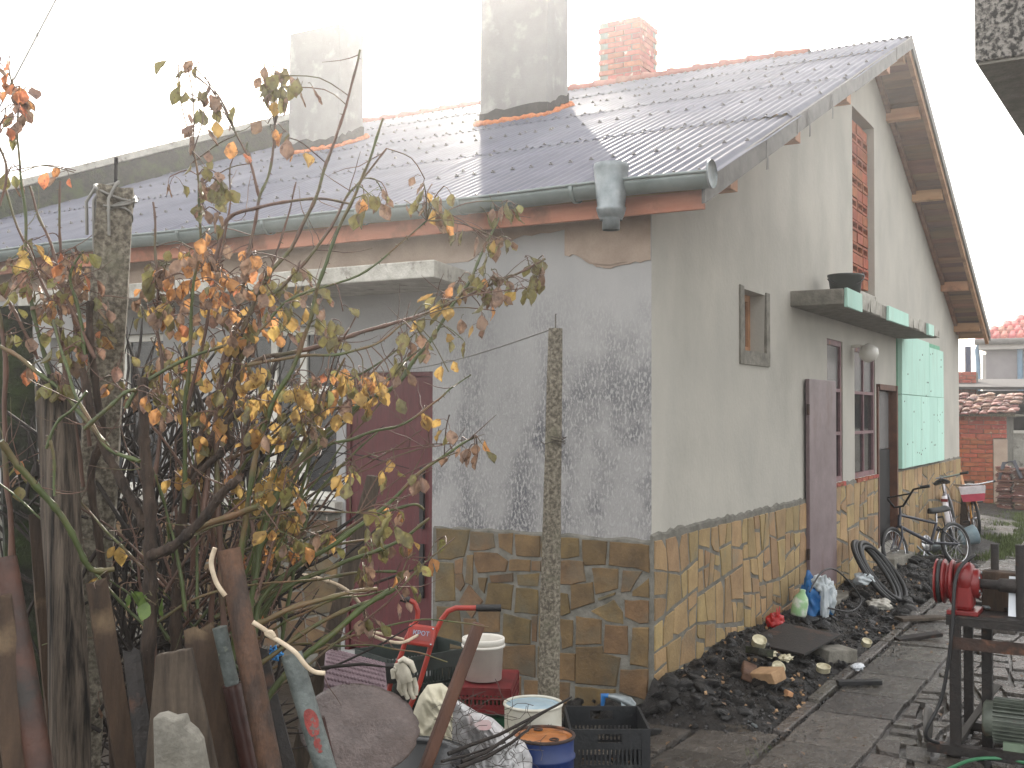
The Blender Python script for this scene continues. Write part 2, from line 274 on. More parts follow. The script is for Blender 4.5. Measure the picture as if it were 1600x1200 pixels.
# ------------------------------------------------------------------ mesh helpers
ORG = {}
class MB:
    def __init__(s): s.v = []; s.f = []; s.sm = []
    def add(s, vs_, fs, smooth=False):
        o = len(s.v); s.v += [V(p) for p in vs_]; s.f += [tuple(i + o for i in q) for q in fs]; s.sm += [smooth] * len(fs); return s
    def frame_box(s, c, ax, ay, az, a, b, h):
        c = V(c); ax = V(ax) * a / 2; ay = V(ay) * b / 2; az = V(az) * h / 2
        p = [c + ax * i + ay * j + az * k for k in (-1, 1) for i, j in ((-1, -1), (1, -1), (1, 1), (-1, 1))]
        return s.add(p, [(3, 2, 1, 0), (4, 5, 6, 7), (0, 1, 5, 4), (1, 2, 6, 5), (2, 3, 7, 6), (3, 0, 4, 7)])
    def box(s, x0, x1, y0, y1, z0, z1, j=0):
        p = [V((x, y, z)) + V((U(-j, j), U(-j, j), U(-j, j))) for z in (z0, z1) for x, y in ((x0, y0), (x1, y0), (x1, y1), (x0, y1))]
        return s.add(p, [(3, 2, 1, 0), (4, 5, 6, 7), (0, 1, 5, 4), (1, 2, 6, 5), (2, 3, 7, 6), (3, 0, 4, 7)])
    def beam(s, p0, p1, w_, h_, up=(0, 0, 1)):
        p0 = V(p0); p1 = V(p1); d = (p1 - p0); n = d.normalized(); sd_ = n.cross(V(up))
        if sd_.length < 1e-3: sd_ = n.cross(V((0, 1, 0)))
        sd_.normalize(); u = sd_.cross(n)
        return s.frame_box((p0 + p1) / 2, n, sd_, u, d.length, w_, h_)
    def tube(s, pts, rad, n=8, caps=True, smooth=True, squash=None):
        pts = [V(p) for p in pts]; k = len(pts)
        if isinstance(rad, (int, float)): rad = [rad] * k
        prev = None; vs_ = []
        for i in range(k):
            t = (pts[min(i + 1, k - 1)] - pts[max(i - 1, 0)]); t = t.normalized() if t.length > 1e-9 else V((0, 0, 1))
            if prev is None:
                a = V((0, 0, 1)) if abs(t.z) < 0.9 else V((1, 0, 0)); u = t.cross(a).normalized()
            else:
                u = prev - t * prev.dot(t); u = u.normalized() if u.length > 1e-6 else t.orthogonal().normalized()
            prev = u; v_ = t.cross(u)
            for j in range(n):
                a = 2 * pi * j / n; vs_.append(pts[i] + (u * cos(a) + v_ * sin(a) * (squash or 1)) * rad[i])
        fs = [(i * n + j, i * n + (j + 1) % n, (i + 1) * n + (j + 1) % n, (i + 1) * n + j) for i in range(k - 1) for j in range(n)]
        s.add(vs_, fs, smooth)
        if caps:
            s.add(vs_[:n], [tuple(range(n))[::-1]]); s.add(vs_[-n:], [tuple(range(n))])
        return s
    def lathe(s, c, prof, n=24, axis=(0, 0, 1), smooth=True, cap0=False, cap1=False):
        c = V(c); q = V((0, 0, 1)).rotation_difference(V(axis).normalized())
        vs_ = [c + q @ V((r * cos(2 * pi * j / n), r * sin(2 * pi * j / n), h)) for r, h in prof for j in range(n)]
        k = len(prof)
        s.add(vs_, [(i * n + j, i * n + (j + 1) % n, (i + 1) * n + (j + 1) % n, (i + 1) * n + j) for i in range(k - 1) for j in range(n)], smooth)
        if cap0: s.add(vs_[:n], [tuple(range(n))[::-1]])
        if cap1: s.add(vs_[-n:], [tuple(range(n))])
        return s
    def torus(s, c, R_, r_, axis=(0, 0, 1), n=36, m=10, a0=0, a1=2 * pi):
        c = V(c); q = V((0, 0, 1)).rotation_difference(V(axis).normalized()); full = abs(a1 - a0 - 2 * pi) < 1e-6
        k = n if full else n + 1; vs_ = []
        for i in range(k):
            a = a0 + (a1 - a0) * i / n
            for j in range(m):
                b_ = 2 * pi * j / m; rr = R_ + r_ * cos(b_); vs_.append(c + q @ V((rr * cos(a), rr * sin(a), r_ * sin(b_))))
        fs = [(i * m + j, ((i + 1) % k) * m + j, ((i + 1) % k) * m + (j + 1) % m, i * m + (j + 1) % m) for i in range(n) for j in range(m)]
        return s.add(vs_, fs, True)
    def prism(s, poly, d):
        """poly: 3D planar points, extruded by vector d"""
        n = len(poly); p = [V(q) for q in poly]; d = V(d)
        return s.add(p + [q + d for q in p], [tuple(range(n))[::-1], tuple(range(n, 2 * n))] + [(i, (i + 1) % n, n + (i + 1) % n, n + i) for i in range(n)])
    def grid(s, fn, nu, nv, smooth=True):
        vs_ = [fn(i / nu, j / nv) for j in range(nv + 1) for i in range(nu + 1)]
        return s.add(vs_, [(j * (nu + 1) + i, j * (nu + 1) + i + 1, (j + 1) * (nu + 1) + i + 1, (j + 1) * (nu + 1) + i) for j in range(nv) for i in range(nu)], smooth)
def to_mesh(mb, name, m, org):
    me = bpy.data.meshes.new(name); me.from_pydata([tuple(p - org) for p in mb.v], [], mb.f)
    for p, sm in zip(me.polygons, mb.sm): p.use_smooth = sm
    if isinstance(m, str): m = MATS[m]
    me.materials.append(m); me.update(); return me
def part(name, mb, m, parent, org=None, label=None, kind=None, bevel=0, solid=0):
    po = ORG[parent.name]; org = V(org) if org is not None else po.copy()
    me = to_mesh(mb, name, m, org); o = bpy.data.objects.new(name, me); COL.objects.link(o)
    o.parent = parent; o.location = org - po; ORG[o.name] = org
    if label: o['label'] = label
    if kind: o['kind'] = kind
    finish(o, bevel, solid); return o
def finish(o, bevel, solid):
    if solid:
        md = o.modifiers.new('solid', 'SOLIDIFY'); md.thickness = solid; md.offset = 0
    if bevel:
        md = o.modifiers.new('bevel', 'BEVEL'); md.width = bevel; md.segments = 2; md.limit_method = 'ANGLE'; md.angle_limit = radians(40)
def thing(name, label, cat, loc, group=None, kind=None):
    o = bpy.data.objects.new(name, None); COL.objects.link(o); o.location = loc; o.empty_display_size = 0.1
    if label: o['label'] = label
    if cat: o['category'] = cat
    if group: o['group'] = group
    if kind: o['kind'] = kind
    ORG[o.name] = V(loc); return o
def single(name, mb, m, label=None, cat=None, group=None, kind=None, bevel=0, solid=0):
    n = len(mb.v); c = sum(mb.v, V()) / n; org = V((c.x, c.y, min(p.z for p in mb.v)))
    if kind == 'structure': org = V()
    me = to_mesh(mb, name, m, org); o = bpy.data.objects.new(name, me); COL.objects.link(o); o.location = org; ORG[o.name] = org
    if label: o['label'] = label
    if cat: o['category'] = cat
    if group: o['group'] = group
    if kind: o['kind'] = kind
    finish(o, bevel, solid); return o
def inst(src_mesh, name, parent, loc, rot=None, scale=(1, 1, 1), kind=None, label=None):
    o = bpy.data.objects.new(name, src_mesh); COL.objects.link(o); o.parent = parent
    o.location = V(loc) - (ORG[parent.name] if parent else V())
    if rot is not None:
        if isinstance(rot, Quaternion): o.rotation_mode = 'QUATERNION'; o.rotation_quaternion = rot
        else: o.rotation_euler = rot
    o.scale = scale; ORG[o.name] = V(loc)
    if label: o['label'] = label
    return o
def text_mesh(body, size, xf, m, parent, name, depth=0.001, wrap=None):
    c = bpy.data.curves.new('t', 'FONT'); c.body = body; c.size = size; c.extrude = depth; c.align_x = 'CENTER'; c.align_y = 'CENTER'
    ob = bpy.data.objects.new('t', c); COL.objects.link(ob); bpy.context.view_layer.update()
    me = bpy.data.meshes.new_from_object(ob.evaluated_get(bpy.context.evaluated_depsgraph_get())); bpy.data.objects.remove(ob)
    org = ORG[parent.name]
    for v_ in me.vertices:
        p = v_.co.copy(); v_.co = (wrap(p) if wrap else xf @ p) - org
    me.materials.clear(); me.materials.append(MATS[m]); o = bpy.data.objects.new(name, me); COL.objects.link(o); o.parent = parent; ORG[o.name] = org.copy(); return o
def clip(poly, a, b, c):           # keep a*x+b*y<=c
    out = []
    for i in range(len(poly)):
        p, q = poly[i], poly[(i + 1) % len(poly)]; dp = a * p[0] + b * p[1] - c; dq = a * q[0] + b * q[1] - c
        if dp <= 0: out.append(p)
        if dp * dq < 0:
            t = dp / (dp - dq); out.append((p[0] + (q[0] - p[0]) * t, p[1] + (q[1] - p[1]) * t))
    return out
def cells(u0, u1, v0, v1, du, dv, jit, gap, rs, weight=0.0):
    """irregular stones: voronoi cells of a jittered brick grid, shrunk by the joint"""
    pts = []; nu = max(1, round((u1 - u0) / du)); nv = max(1, round((v1 - v0) / dv))
    for j in range(nv):
        for i in range(-1, nu + 1):
            pts.append((u0 + (i + 0.5 + (0.5 if j % 2 else 0) + rs.uniform(-jit, jit)) * (u1 - u0) / nu, v0 + (j + 0.5 + rs.uniform(-jit, jit)) * (v1 - v0) / nv))
    out = []
    for i, p in enumerate(pts):
        poly = [(u0, v0), (u1, v0), (u1, v1), (u0, v1)]
        for k, q in enumerate(pts):
            if k == i: continue
            dx, dy = q[0] - p[0], q[1] - p[1]; d2 = dx * dx + dy * dy
            if d2 > (3.2 * max(du, dv)) ** 2 or d2 < 1e-9: continue
            ln = sqrt(d2); poly = clip(poly, dx / ln, dy / ln, (dx * (p[0] + q[0]) / 2 + dy * (p[1] + q[1]) / 2) / ln - gap / 2 * rs.uniform(0.7, 1.5))
            if len(poly) < 3: break
        if len(poly) >= 3:
            ar = abs(sum(poly[a][0] * poly[(a + 1) % len(poly)][1] - poly[(a + 1) % len(poly)][0] * poly[a][1] for a in range(len(poly)))) / 2
            if ar > 0.25 * du * dv * 0.25: out.append(poly)
    return out
def splits(u0, u1, v0, v1, w_, h_, gap, rs):
    """irregular squared stones: slanted guillotine cuts, each piece shrunk by the joint"""
    out = []
    def go(poly, dep):
        us = [p[0] for p in poly]; vs_ = [p[1] for p in poly]; W_ = max(us) - min(us); H_ = max(vs_) - min(vs_)
        lim = rs.uniform(0.75, 1.75)
        if (W_ < w_ * lim and H_ < h_ * lim) or dep > 14 or len(poly) < 3: out.append(poly); return
        vert = (W_ / w_) > (H_ / h_) * rs.uniform(0.8, 1.25); t = rs.uniform(0.36, 0.64); sl = rs.uniform(-0.26, 0.26)
        if vert: c = min(us) + W_ * t; a, b = 1.0, sl; k = c + sl * (min(vs_) + max(vs_)) / 2
        else: c = min(vs_) + H_ * t; a, b = sl, 1.0; k = c + sl * (min(us) + max(us)) / 2
        ln = sqrt(a * a + b * b); a /= ln; b /= ln; k /= ln; g2 = gap / 2 * rs.uniform(0.6, 1.5)
        p, q = clip(poly, a, b, k - g2), clip(poly, -a, -b, -k - g2)
        if len(p) >= 3: go(p, dep + 1)
        if len(q) >= 3: go(q, dep + 1)
    go([(u0, v0), (u1, v0), (u1, v1), (u0, v1)], 0); res = []
    for p in out:
        if len(p) < 3: continue
        if rs.random() < 0.4 and len(p) == 4:                       # knock a corner off
            i = rs.randrange(4); a, b, c = p[i - 1], p[i], p[(i + 1) % 4]; t1, t2 = rs.uniform(.15, .4), rs.uniform(.15, .4)
            p = p[:i] + [(b[0] + (a[0] - b[0]) * t1, b[1] + (a[1] - b[1]) * t1), (b[0] + (c[0] - b[0]) * t2, b[1] + (c[1] - b[1]) * t2)] + p[i + 1:]
        res.append(p)
    return res
def roughen(poly, rs, amt, step=0.05):
    out = []
    for i in range(len(poly)):
        p, q = poly[i], poly[(i + 1) % len(poly)]; ln = sqrt((p[0] - q[0]) ** 2 + (p[1] - q[1]) ** 2); k = max(1, int(ln / step))
        for a in range(k):
            t = a / k; out.append((p[0] + (q[0] - p[0]) * t + rs.uniform(-amt, amt), p[1] + (q[1] - p[1]) * t + rs.uniform(-amt, amt)))
    return out
def slab_mb(poly, to3, h, inset=0.12, low=0.0):
    """stone piece: outline at the base, a slightly smaller top face"""
    n = len(poly); cx = sum(p[0] for p in poly) / n; cy = sum(p[1] for p in poly) / n
    sh = lambda p, k: (cx + (p[0] - cx) * k, cy + (p[1] - cy) * k)
    mb = MB(); mb.add([to3(*p, low) for p in poly] + [to3(*sh(p, 1 - inset * 0.35), h * 0.75) for p in poly] + [to3(*sh(p, 1 - inset), h) for p in poly],
           [(i, (i + 1) % n, n + (i + 1) % n, n + i) for i in range(n)] + [(n + i, n + (i + 1) % n, 2 * n + (i + 1) % n, 2 * n + i) for i in range(n)] + [tuple(range(2 * n, 3 * n))])
    return mb

def spl(P_, k=6):
    P_ = [V(p) for p in P_]; Q_ = []
    for i in range(len(P_) - 1):
        a0, a1, a2, a3 = P_[max(i - 1, 0)], P_[i], P_[i + 1], P_[min(i + 2, len(P_) - 1)]
        for j in range(k):
            t = j / k; Q_.append(0.5 * ((2 * a1) + (-a0 + a2) * t + (2 * a0 - 5 * a1 + 4 * a2 - a3) * t * t + (-a0 + 3 * a1 - 3 * a2 + a3) * t ** 3))
    Q_.append(P_[-1]); return Q_

# ================================================================== SETTING: ground
mb = MB()
def gz(x, y):
    z = -0.035
    if x > 9: z += 0.02 * noise.noise(V((x * 0.3, y * 0.3, 0)))
    return z
xs = [-60, -30, -12] + [-8 + i * 1.0 for i in range(30)] + [26, 32, 40, 60, 100, 140]
ys = [-100, -60, -40, -20, -12] + [-8 + i * 1.0 for i in range(22)] + [18, 25, 40, 80, 120]
mb.add([V((x, y, gz(x, y))) for y in ys for x in xs], [(j * len(xs) + i, j * len(xs) + i + 1, (j + 1) * len(xs) + i + 1, (j + 1) * len(xs) + i) for j in range(len(ys) - 1) for i in range(len(xs) - 1)])
single('ground', mb, 'mud', 'damp brown earth yard around the house', None, kind='structure')

path = thing('paved_path', 'wet path of irregular concrete slabs running beside the gable wall', None, (0, 0, 0), kind='structure')
mb = MB(); mb.box(-8, 10.5, -3.6, -0.72, -0.12, -0.022); mb.box(-8, -0.3, -0.72, 2.6, -0.12, -0.022)
part('path_bed', mb, 'mud', path, kind='structure')
rs = random.Random(11)
def lay(poly, h, tilt=0.006):
    cx = sum(p[0] for p in poly) / len(poly); cy = sum(p[1] for p in poly) / len(poly); a, b = rs.uniform(-tilt, tilt) * 2, rs.uniform(-tilt, tilt) * 2; dz = rs.uniform(-0.006, 0.008)
    mb = slab_mb(poly, lambda x, y, z: V((x, y, z + (dz + a * (x - cx) + b * (y - cy) if z > -0.02 else 0))), h, 0.045, -0.03)
    part('paving_slab', mb, 'paving', path, org=(cx, cy, 0))
for r_, (y0, y1, ln) in enumerate([(-1.26, -0.82, 0.6)]):        # two rows of cast slabs along the wall
    x = -1.9 + 0.2 * r_
    while x < 9.5:
        l2 = ln * rs.uniform(0.75, 1.25)
        poly = roughen([(x + 0.008, y0 + 0.008), (x + l2 - 0.008, y0 + 0.008), (x + l2 - 0.008, y1 - 0.008), (x + 0.008, y1 - 0.008)], rs, 0.006, 0.12)
        lay(poly, 0.004); x += l2
for p in splits(-1.9, 3.0, -3.1, -1.28, 0.27, 0.19, 0.03, rs) + splits(3.02, 8.6, -3.1, -1.28, 0.48, 0.32, 0.04, rs): lay(roughen(p, rs, 0.006, 0.08), rs.uniform(-0.006, 0.014), 0.012)
for y0 in (-0.8, -0.36, 0.08):                                                      # cast slabs in front of the corner
    x = -1.95 + rs.uniform(0, 0.3)
    while x < -0.55:
        l2 = 0.5 * rs.uniform(0.9, 1.2); lay(roughen([(x + 0.008, y0 + 0.008), (x + l2 - 0.008, y0 + 0.008), (x + l2 - 0.008, y0 + 0.42), (x + 0.008, y0 + 0.42)], rs, 0.006, 0.12), 0.003); x += l2
mb = MB()                                                                           # kerb between path and rubble
kerb = thing('kerb', 'narrow concrete kerb between the rubble strip and the paved path', None, (0, -0.77, 0), kind='structure')
x = -0.1
while x < 6.5:
    l2 = rs.uniform(0.5, 0.9); mb = MB(); mb.box(x, x + l2 - 0.015, -0.805, -0.735, -0.06, rs.uniform(0.01, 0.03), 0.006); part('kerb_stone', mb, 'paving', kerb, org=(x, -0.77, 0), bevel=0.006); x += l2
mb = MB(); mb.grid(lambda u, v: V((9.6 + u * 22, -3.0 + v * 1.9 + 0.25 * noise.noise(V((u * 9, v, 3))), 0.0 + 0.012 * noise.noise(V((u * 20, v * 6, 0))))), 44, 8)
single('concrete_path', mb, 'path_far', 'pale worn concrete path continuing past the house', None, kind='structure')

# ================================================================== HOUSE
house = thing('house', 'single-storey rendered house with grey corrugated metal roof and stone plinth', 'house', (0, 0, 0))
RX, RZ, SL = 5.8, 5.57, 0.425
def rz(x): return RZ - SL * abs(x - RX) if x > RX else RZ - SL * (RX - x)
EL, ER = -0.27, 12.0; YV, YE = -0.43, 8.9
def wall_mesh(u_breaks, holes, top, to3, depth, bottom=-0.1):
    """front skin with openings and their reveals. to3(u,z,d): d inward"""
    mb = MB(); us = sorted(set(u_breaks + [h[0] for h in holes] + [h[1] for h in holes]))
    for a, b in zip(us, us[1:]):
        mid = (a + b) / 2; hs = sorted([h for h in holes if h[0] <= mid <= h[1]], key=lambda h: h[2]); z = bottom
        for h in hs:
            if h[2] > z: mb.add([to3(a, z, 0), to3(b, z, 0), to3(b, h[2], 0), to3(a, h[2], 0)], [(0, 1, 2, 3)])
            z = h[3]
        mb.add([to3(a, z, 0), to3(b, z, 0), to3(b, top(b), 0), to3(a, top(a), 0)], [(0, 1, 2, 3)])
    for h in holes:
        a, b, z0, z1 = h[:4]; q = [(a, z0), (b, z0), (b, z1), (a, z1)]
        for i in range(4):
            p, r_ = q[i], q[(i + 1) % 4]; mb.add([to3(*p, 0), to3(*r_, 0), to3(*r_, depth), to3(*p, depth)], [(3, 2, 1, 0)])
    return mb
W0 = (1.68, 2.2, 2.16, 2.6); D1 = (3.3, 3.97, 0.14, 2.0); W1 = (4.04, 4.62, 1.08, 2.39); SLOT = (5.05, 6.05, 2.95, 4.74); W2 = (5.1, 6.04, 1.08, 2.38); D2 = (6.09, 7.03, 0.3, 2.03)
GL = 11.9
wt = lambda u: rz(u) - 0.07
mb = wall_mesh([0, RX, GL, 1, 2.5, 8, 10], [W0, D1, W1, SLOT, W2, D2], wt, lambda u, z, d: V((u, d, z)), 0.26)
part('gable_wall', mb, 'render_gable', house)
DL = (1.53, 2.24, 0.1, 1.975); WA = (2.32, 3.28, 1.1, 2.31); WB = (4.0, 5.3, 1.1, 2.31)
mb = wall_mesh([0, 8.7], [DL, WA, WB], lambda u: 3.06, lambda u, z, d: V((d, u, z)), 0.26)
mb.f = [q[::-1] for q in mb.f]
part('long_wall', mb, 'render_long', house)
mb = MB(); mb.box(GL - 0.25, GL, 0.26, 8.7, -0.1, 2.95); mb.box(0.27, GL - 0.26, 8.45, 8.7, -0.1, 2.9); part('back_wall', mb, 'render_gable', house)
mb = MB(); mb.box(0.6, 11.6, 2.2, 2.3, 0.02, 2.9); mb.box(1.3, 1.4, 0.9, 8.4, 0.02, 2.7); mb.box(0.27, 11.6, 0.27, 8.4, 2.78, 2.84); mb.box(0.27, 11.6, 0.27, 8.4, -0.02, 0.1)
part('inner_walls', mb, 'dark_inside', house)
# under-eave band of older beige coat, ragged lower edge
rs = random.Random(3)
low = [(0.0, 2.60), (0.14, 2.59), (0.3, 2.565), (0.4, 2.61), (0.5, 2.66), (0.56, 2.665), (0.5, 2.74), (0.54, 2.82), (0.8, 2.81), (1.0, 2.78), (1.13, 2.74), (1.3, 2.66)]
pts = roughen([(p[0], p[1]) for p in low], rs, 0.007, 0.04)[:-40] if False else low
edge = []
for (a, b), (c, d) in zip(low, low[1:]):
    for k in range(4): t = k / 4; edge.append((a + (c - a) * t + rs.uniform(-.006, .006), b + (d - b) * t + rs.uniform(-.008, .008)))
edge.append((8.6, 2.62)); edge[0] = (0.002, 2.6)
mb = MB(); n = len(edge)
top = [(u, 3.055) for u, _ in edge]
mb.add([V((-0.009, u, z)) for u, z in edge] + [V((-0.007, u, z)) for u, z in top] + [V((0.004, u, z)) for u, z in edge], [(i, i + 1, n + i + 1, n + i) for i in range(n - 1)] + [(2 * n + i, 2 * n + i + 1, i + 1, i) for i in range(n - 1)])
part('beige_render_band', mb, 'beige_coat', house)
# peeled flake hanging at its edge
mb = MB(); fl = [(0.50, 2.70), (0.46, 2.72), (0.38, 2.68), (0.24, 2.64), (0.16, 2.60), (0.26, 2.585), (0.36, 2.60), (0.44, 2.645)]
mb.prism([V((-0.012, u, z)) for u, z in fl], (-0.006, 0, 0)); part('peeling_flake', mb, 'beige_coat', house)
# plinth mortar, in front of the render
def strip(u0, u1, z0, z1, to3, th=0.016):
    mb = MB(); k = max(2, int((u1 - u0) / 0.06)); tp = [(u0 + (u1 - u0) * i / k, z1 + (rs.uniform(-.012, .012))) for i in range(k + 1)]
    mb.add([to3(u, z0, th) for u, _ in tp] + [to3(u, z, th) for u, z in tp] + [to3(u, z + 0.012, 0.0) for u, z in tp],
           [(i, i + 1, k + 2 + i, k + 1 + i) for i in range(k)] + [(k + 1 + i, k + 2 + i, 2 * k + 3 + i, 2 * k + 2 + i) for i in range(k)])
    for u in (u0, u1): mb.add([to3(u, z0, 0), to3(u, z0, th), to3(u, z1, th), to3(u, z1, 0)], [(0, 1, 2, 3)])
    return mb
clad = MB()
gab = lambda u, z, d: V((u, -d, z)); lng = lambda u, z, d: V((-d, u, z))
for (a, b, z1) in ((-0.0185, D1[0] - 0.02, 1.0), (D1[1] + 0.03, D2[0] - 0.02, 1.06), (D2[1] + 0.05, GL, 1.075)):
    q = strip(a, b, -0.1, z1, gab); clad.add(q.v, q.f)
for (a, b, z1) in ((-0.0155, DL[0] - 0.02, 0.965), (DL[1] + 0.03, 8.6, 1.0)):
    q = strip(a, b, -0.1, z1, lng); clad.add(q.v, q.f)
cl = part('stone_plinth', clad, 'mortar', house)
ZC = 3.6375
TR = """80 170 270 180 238 325 205 325 165 342 88 338|275 188 400 195 412 270 350 288 272 287|435 200 515 198 505 312 440 270|530 205 670 212 665 325 535 318|680 214 780 218 780 330 678 326|790 220 885 225 890 320 830 332 790 332|910 235 1048 245 1040 370 925 375 915 330|1068 245 1288 265 1286 412 1190 385 1065 372|80 360 175 362 186 575 76 580|190 350 228 335 222 415 185 420|258 320 286 318 280 485 248 470|191 430 225 425 240 480 215 518 192 490|295 305 420 308 485 355 470 405 320 418 297 360|500 345 612 350 612 405 497 402|625 358 668 355 668 405 625 400|680 345 780 350 780 440 682 436|790 352 910 355 925 460 850 482 790 478|385 440 515 420 512 465 392 470|540 435 662 425 655 492 545 486|320 450 365 450 350 530 330 500|268 487 342 585 280 675 212 580|378 478 515 490 500 628 358 598|533 505 656 520 655 650 527 640|672 520 780 524 776 650 668 646|845 490 965 475 978 580 850 628|968 395 1110 400 1110 505 990 538|1145 412 1245 415 1175 520 1135 525|1200 520 1285 450 1285 555 1195 545|790 535 825 540 835 640 800 662 788 655|1000 555 1095 530 1090 550 1005 575|960 640 1085 575 1135 650 1140 705 1060 690|1152 580 1285 580 1282 700 1230 700 1155 665|85 610 205 620 218 700 225 850 80 850|238 682 300 682 325 760 240 800|320 620 440 635 438 750 330 755|465 655 615 690 610 820 458 812|625 670 650 665 645 810 628 800|668 668 774 672 774 820 664 818|785 685 855 690 852 830 800 848|880 670 1015 690 1015 820 875 822|1040 718 1165 722 1165 880 1032 870|1200 735 1283 732 1280 955 1185 935|460 840 640 830 640 1010 455 975|660 840 765 845 765 1000 655 1010|785 880 865 880 862 1030 780 1022|875 845 1020 840 1025 880 1125 905 1100 1060 870 1045|1130 975 1282 970 1275 1140 1120 1090|80 880 225 890 225 1010 80 1000|245 820 440 785 436 980 250 1000|85 1020 300 1020 290 1150 85 1160|320 1010 560 1010 560 1150 320 1150|580 1030 840 1045 830 1160 580 1160|870 1070 1095 1085 1090 1200 870 1200"""
for s_ in TR.split('|'):
    c = list(map(float, s_.split())); poly = []
    for i in range(0, len(c), 2):
        p = PL(660 + c[i] / ZC, 780 + c[i + 1] / ZC, 0, -0.016); poly.append((p.y, p.z))
    mx_, mz_ = sum(p[0] for p in poly) / len(poly), sum(p[1] for p in poly) / len(poly); poly = [(a + (0.006 if a > mx_ else -0.006), b + (0.006 if b > mz_ else -0.006)) for a, b in poly]
    poly = [(max(a, 0.004), b) for a, b in poly]; poly = roughen(poly, rs, 0.003, 0.05); cx = sum(p[0] for p in poly) / len(poly); cz = sum(p[1] for p in poly) / len(poly)
    h = rs.uniform(0.020, 0.026)
    part('stone', slab_mb(poly[::1], lambda a, b, z: lng(a, b, z), h, 0.07, 0.012), 'stone_brown', cl, org=(-0.016, cx, cz))
def fill_stones(u0, u1, z0, z1, to3, m, du, dv):
    for p in splits(u0, u1, z0, z1, du, dv, 0.018, rs):
        cx = sum(q[0] for q in p) / len(p); cz = sum(q[1] for q in p) / len(p)
        part('stone', slab_mb(roughen(p, rs, 0.004, 0.06), to3, rs.uniform(0.019, 0.025), 0.05, 0.012), m, cl, org=to3(cx, cz, 0.016))
fill_stones(DL[1] + 0.05, 5.2, 0.05, 0.97, lng, 'stone_brown', 0.26, 0.2)
fill_stones(0.002, D1[0] - 0.04, 0.0, 0.965, gab, 'stone_yellow', 0.21, 0.20)
fill_stones(D1[1] + 0.05, D2[0] - 0.04, 0.02, 1.04, gab, 'stone_yellow', 0.24, 0.24)
fill_stones(D2[1] + 0.07, GL - 0.02, 0.02, 1.055, gab, 'stone_yellow', 0.32, 0.24)
mb = MB(); mb.box(-0.05, -0.014, -0.05, -0.014, 0, 0.94)
# ------------------------------------------------------------------ roof
roof = part('roof', MB().box(EL + 0.1, RX, 0.02, YE - 0.05, 2.98, 3.0) if False else (lambda m: (m.prism([V((EL + 0.02, YV + 0.03, rz(EL + 0.02) - 0.05)), V((RX, YV + 0.03, RZ - 0.05)), V((RX, YE, RZ - 0.05)), V((EL + 0.02, YE, rz(EL + 0.02) - 0.05))], (0, 0, -0.022)), m.prism([V((RX + 0.001, 0.0, RZ - 0.05)), V((ER - 0.02, 0.0, rz(ER) - 0.05)), V((ER - 0.02, YE, rz(ER) - 0.05)), V((RX + 0.001, YE, RZ - 0.05))], (0, 0, -0.022)), m)[-1])(MB()), 'wood_soffit', house)
cs = cos(math.atan(SL)); WLEN = 0.0762; AMP = 0.0085
def sag(x, y): return 0.014 * noise.noise(V((x * 0.7, y * 0.5, 2))) + 0.008 * noise.noise(V((x * 2.1, y * 1.3, 5)))
rows = [(-0.31, 1.56), (1.46, 3.22), (3.10, 4.80), (4.68, 5.83)]
scr = MB()
for ri, (xa, xb) in enumerate(rows):
    y = YV - 0.03 + (0.03 if ri % 2 else 0); yi = 0
    while y < YE:
        wv = 11; y1 = min(y + wv * WLEN + 0.03, YE + 0.02); nu = int((y1 - y) / WLEN * 8); nv = 8
        dzs = rs.uniform(-0.0015, 0.0015)
        def fn(u, v, y=y, y1=y1, xa=xa, xb=xb, yi=yi, dzs=dzs, ri=ri):
            yy = y + (y1 - y) * u; x = xa + (xb - xa) * v
            curl = -0.03 * max(0, 1 - u * 14) ** 1.0 if yi == 0 else 0
            curl += (0.02 * (1 - v) * max(0, 1 - u * 3) if yi == 0 and ri == 1 else 0)
            return V((x, yy, rz(x) + 0.012 + AMP * cos(2 * pi * yy / WLEN) + 0.008 * (1 - v) + sag(x, yy) + 0.001 * (yi % 2) + dzs + curl))
        mbs = MB(); mbs.grid(fn, nu, nv); part('roof_sheet', mbs, 'roof_metal', roof, org=(xa, y, rz(xa)))
        y += wv * WLEN; yi += 1
for xr in (-0.22, 0.62, 1.52, 2.35, 3.16, 3.95, 4.74, 5.5):
    k = round((YV + 0.02) / WLEN)
    while k * WLEN < YE:
        y = k * WLEN; x = xr + rs.uniform(-.015, .015); z = rz(x) + 0.03 + sag(x, y)
        scr.lathe((x, y, z), [(0.016, -0.01), (0.015, 0.002), (0.008, 0.006), (0.007, 0.013), (0.001, 0.014)], 6, (-0.39, 0, 0.92), smooth=False); k += 2 if rs.random() < 0.9 else 3
for _ in range(60):
    x = U(0, 5.4); y = U(-0.3, 8); scr.lathe((x, y, rz(x) + 0.03), [(0.014, -0.01), (0.012, 0.004), (0.001, 0.01)], 6, (-0.39, 0, 0.92))
part('roof_screws', scr, 'screw', roof, kind='stuff')
mb = MB(); mb.grid(lambda u, v: V((RX + 0.01 + (ER - RX + 0.02) * u, YV + (YE - YV) * v, rz(RX + 0.01 + (ER - RX + 0.02) * u) + 0.02 + AMP * cos(2 * pi * (YV + (YE - YV) * v) / WLEN))), 6, 900); part('far_slope_sheet', mb, 'roof_metal', roof)
y = 0.62
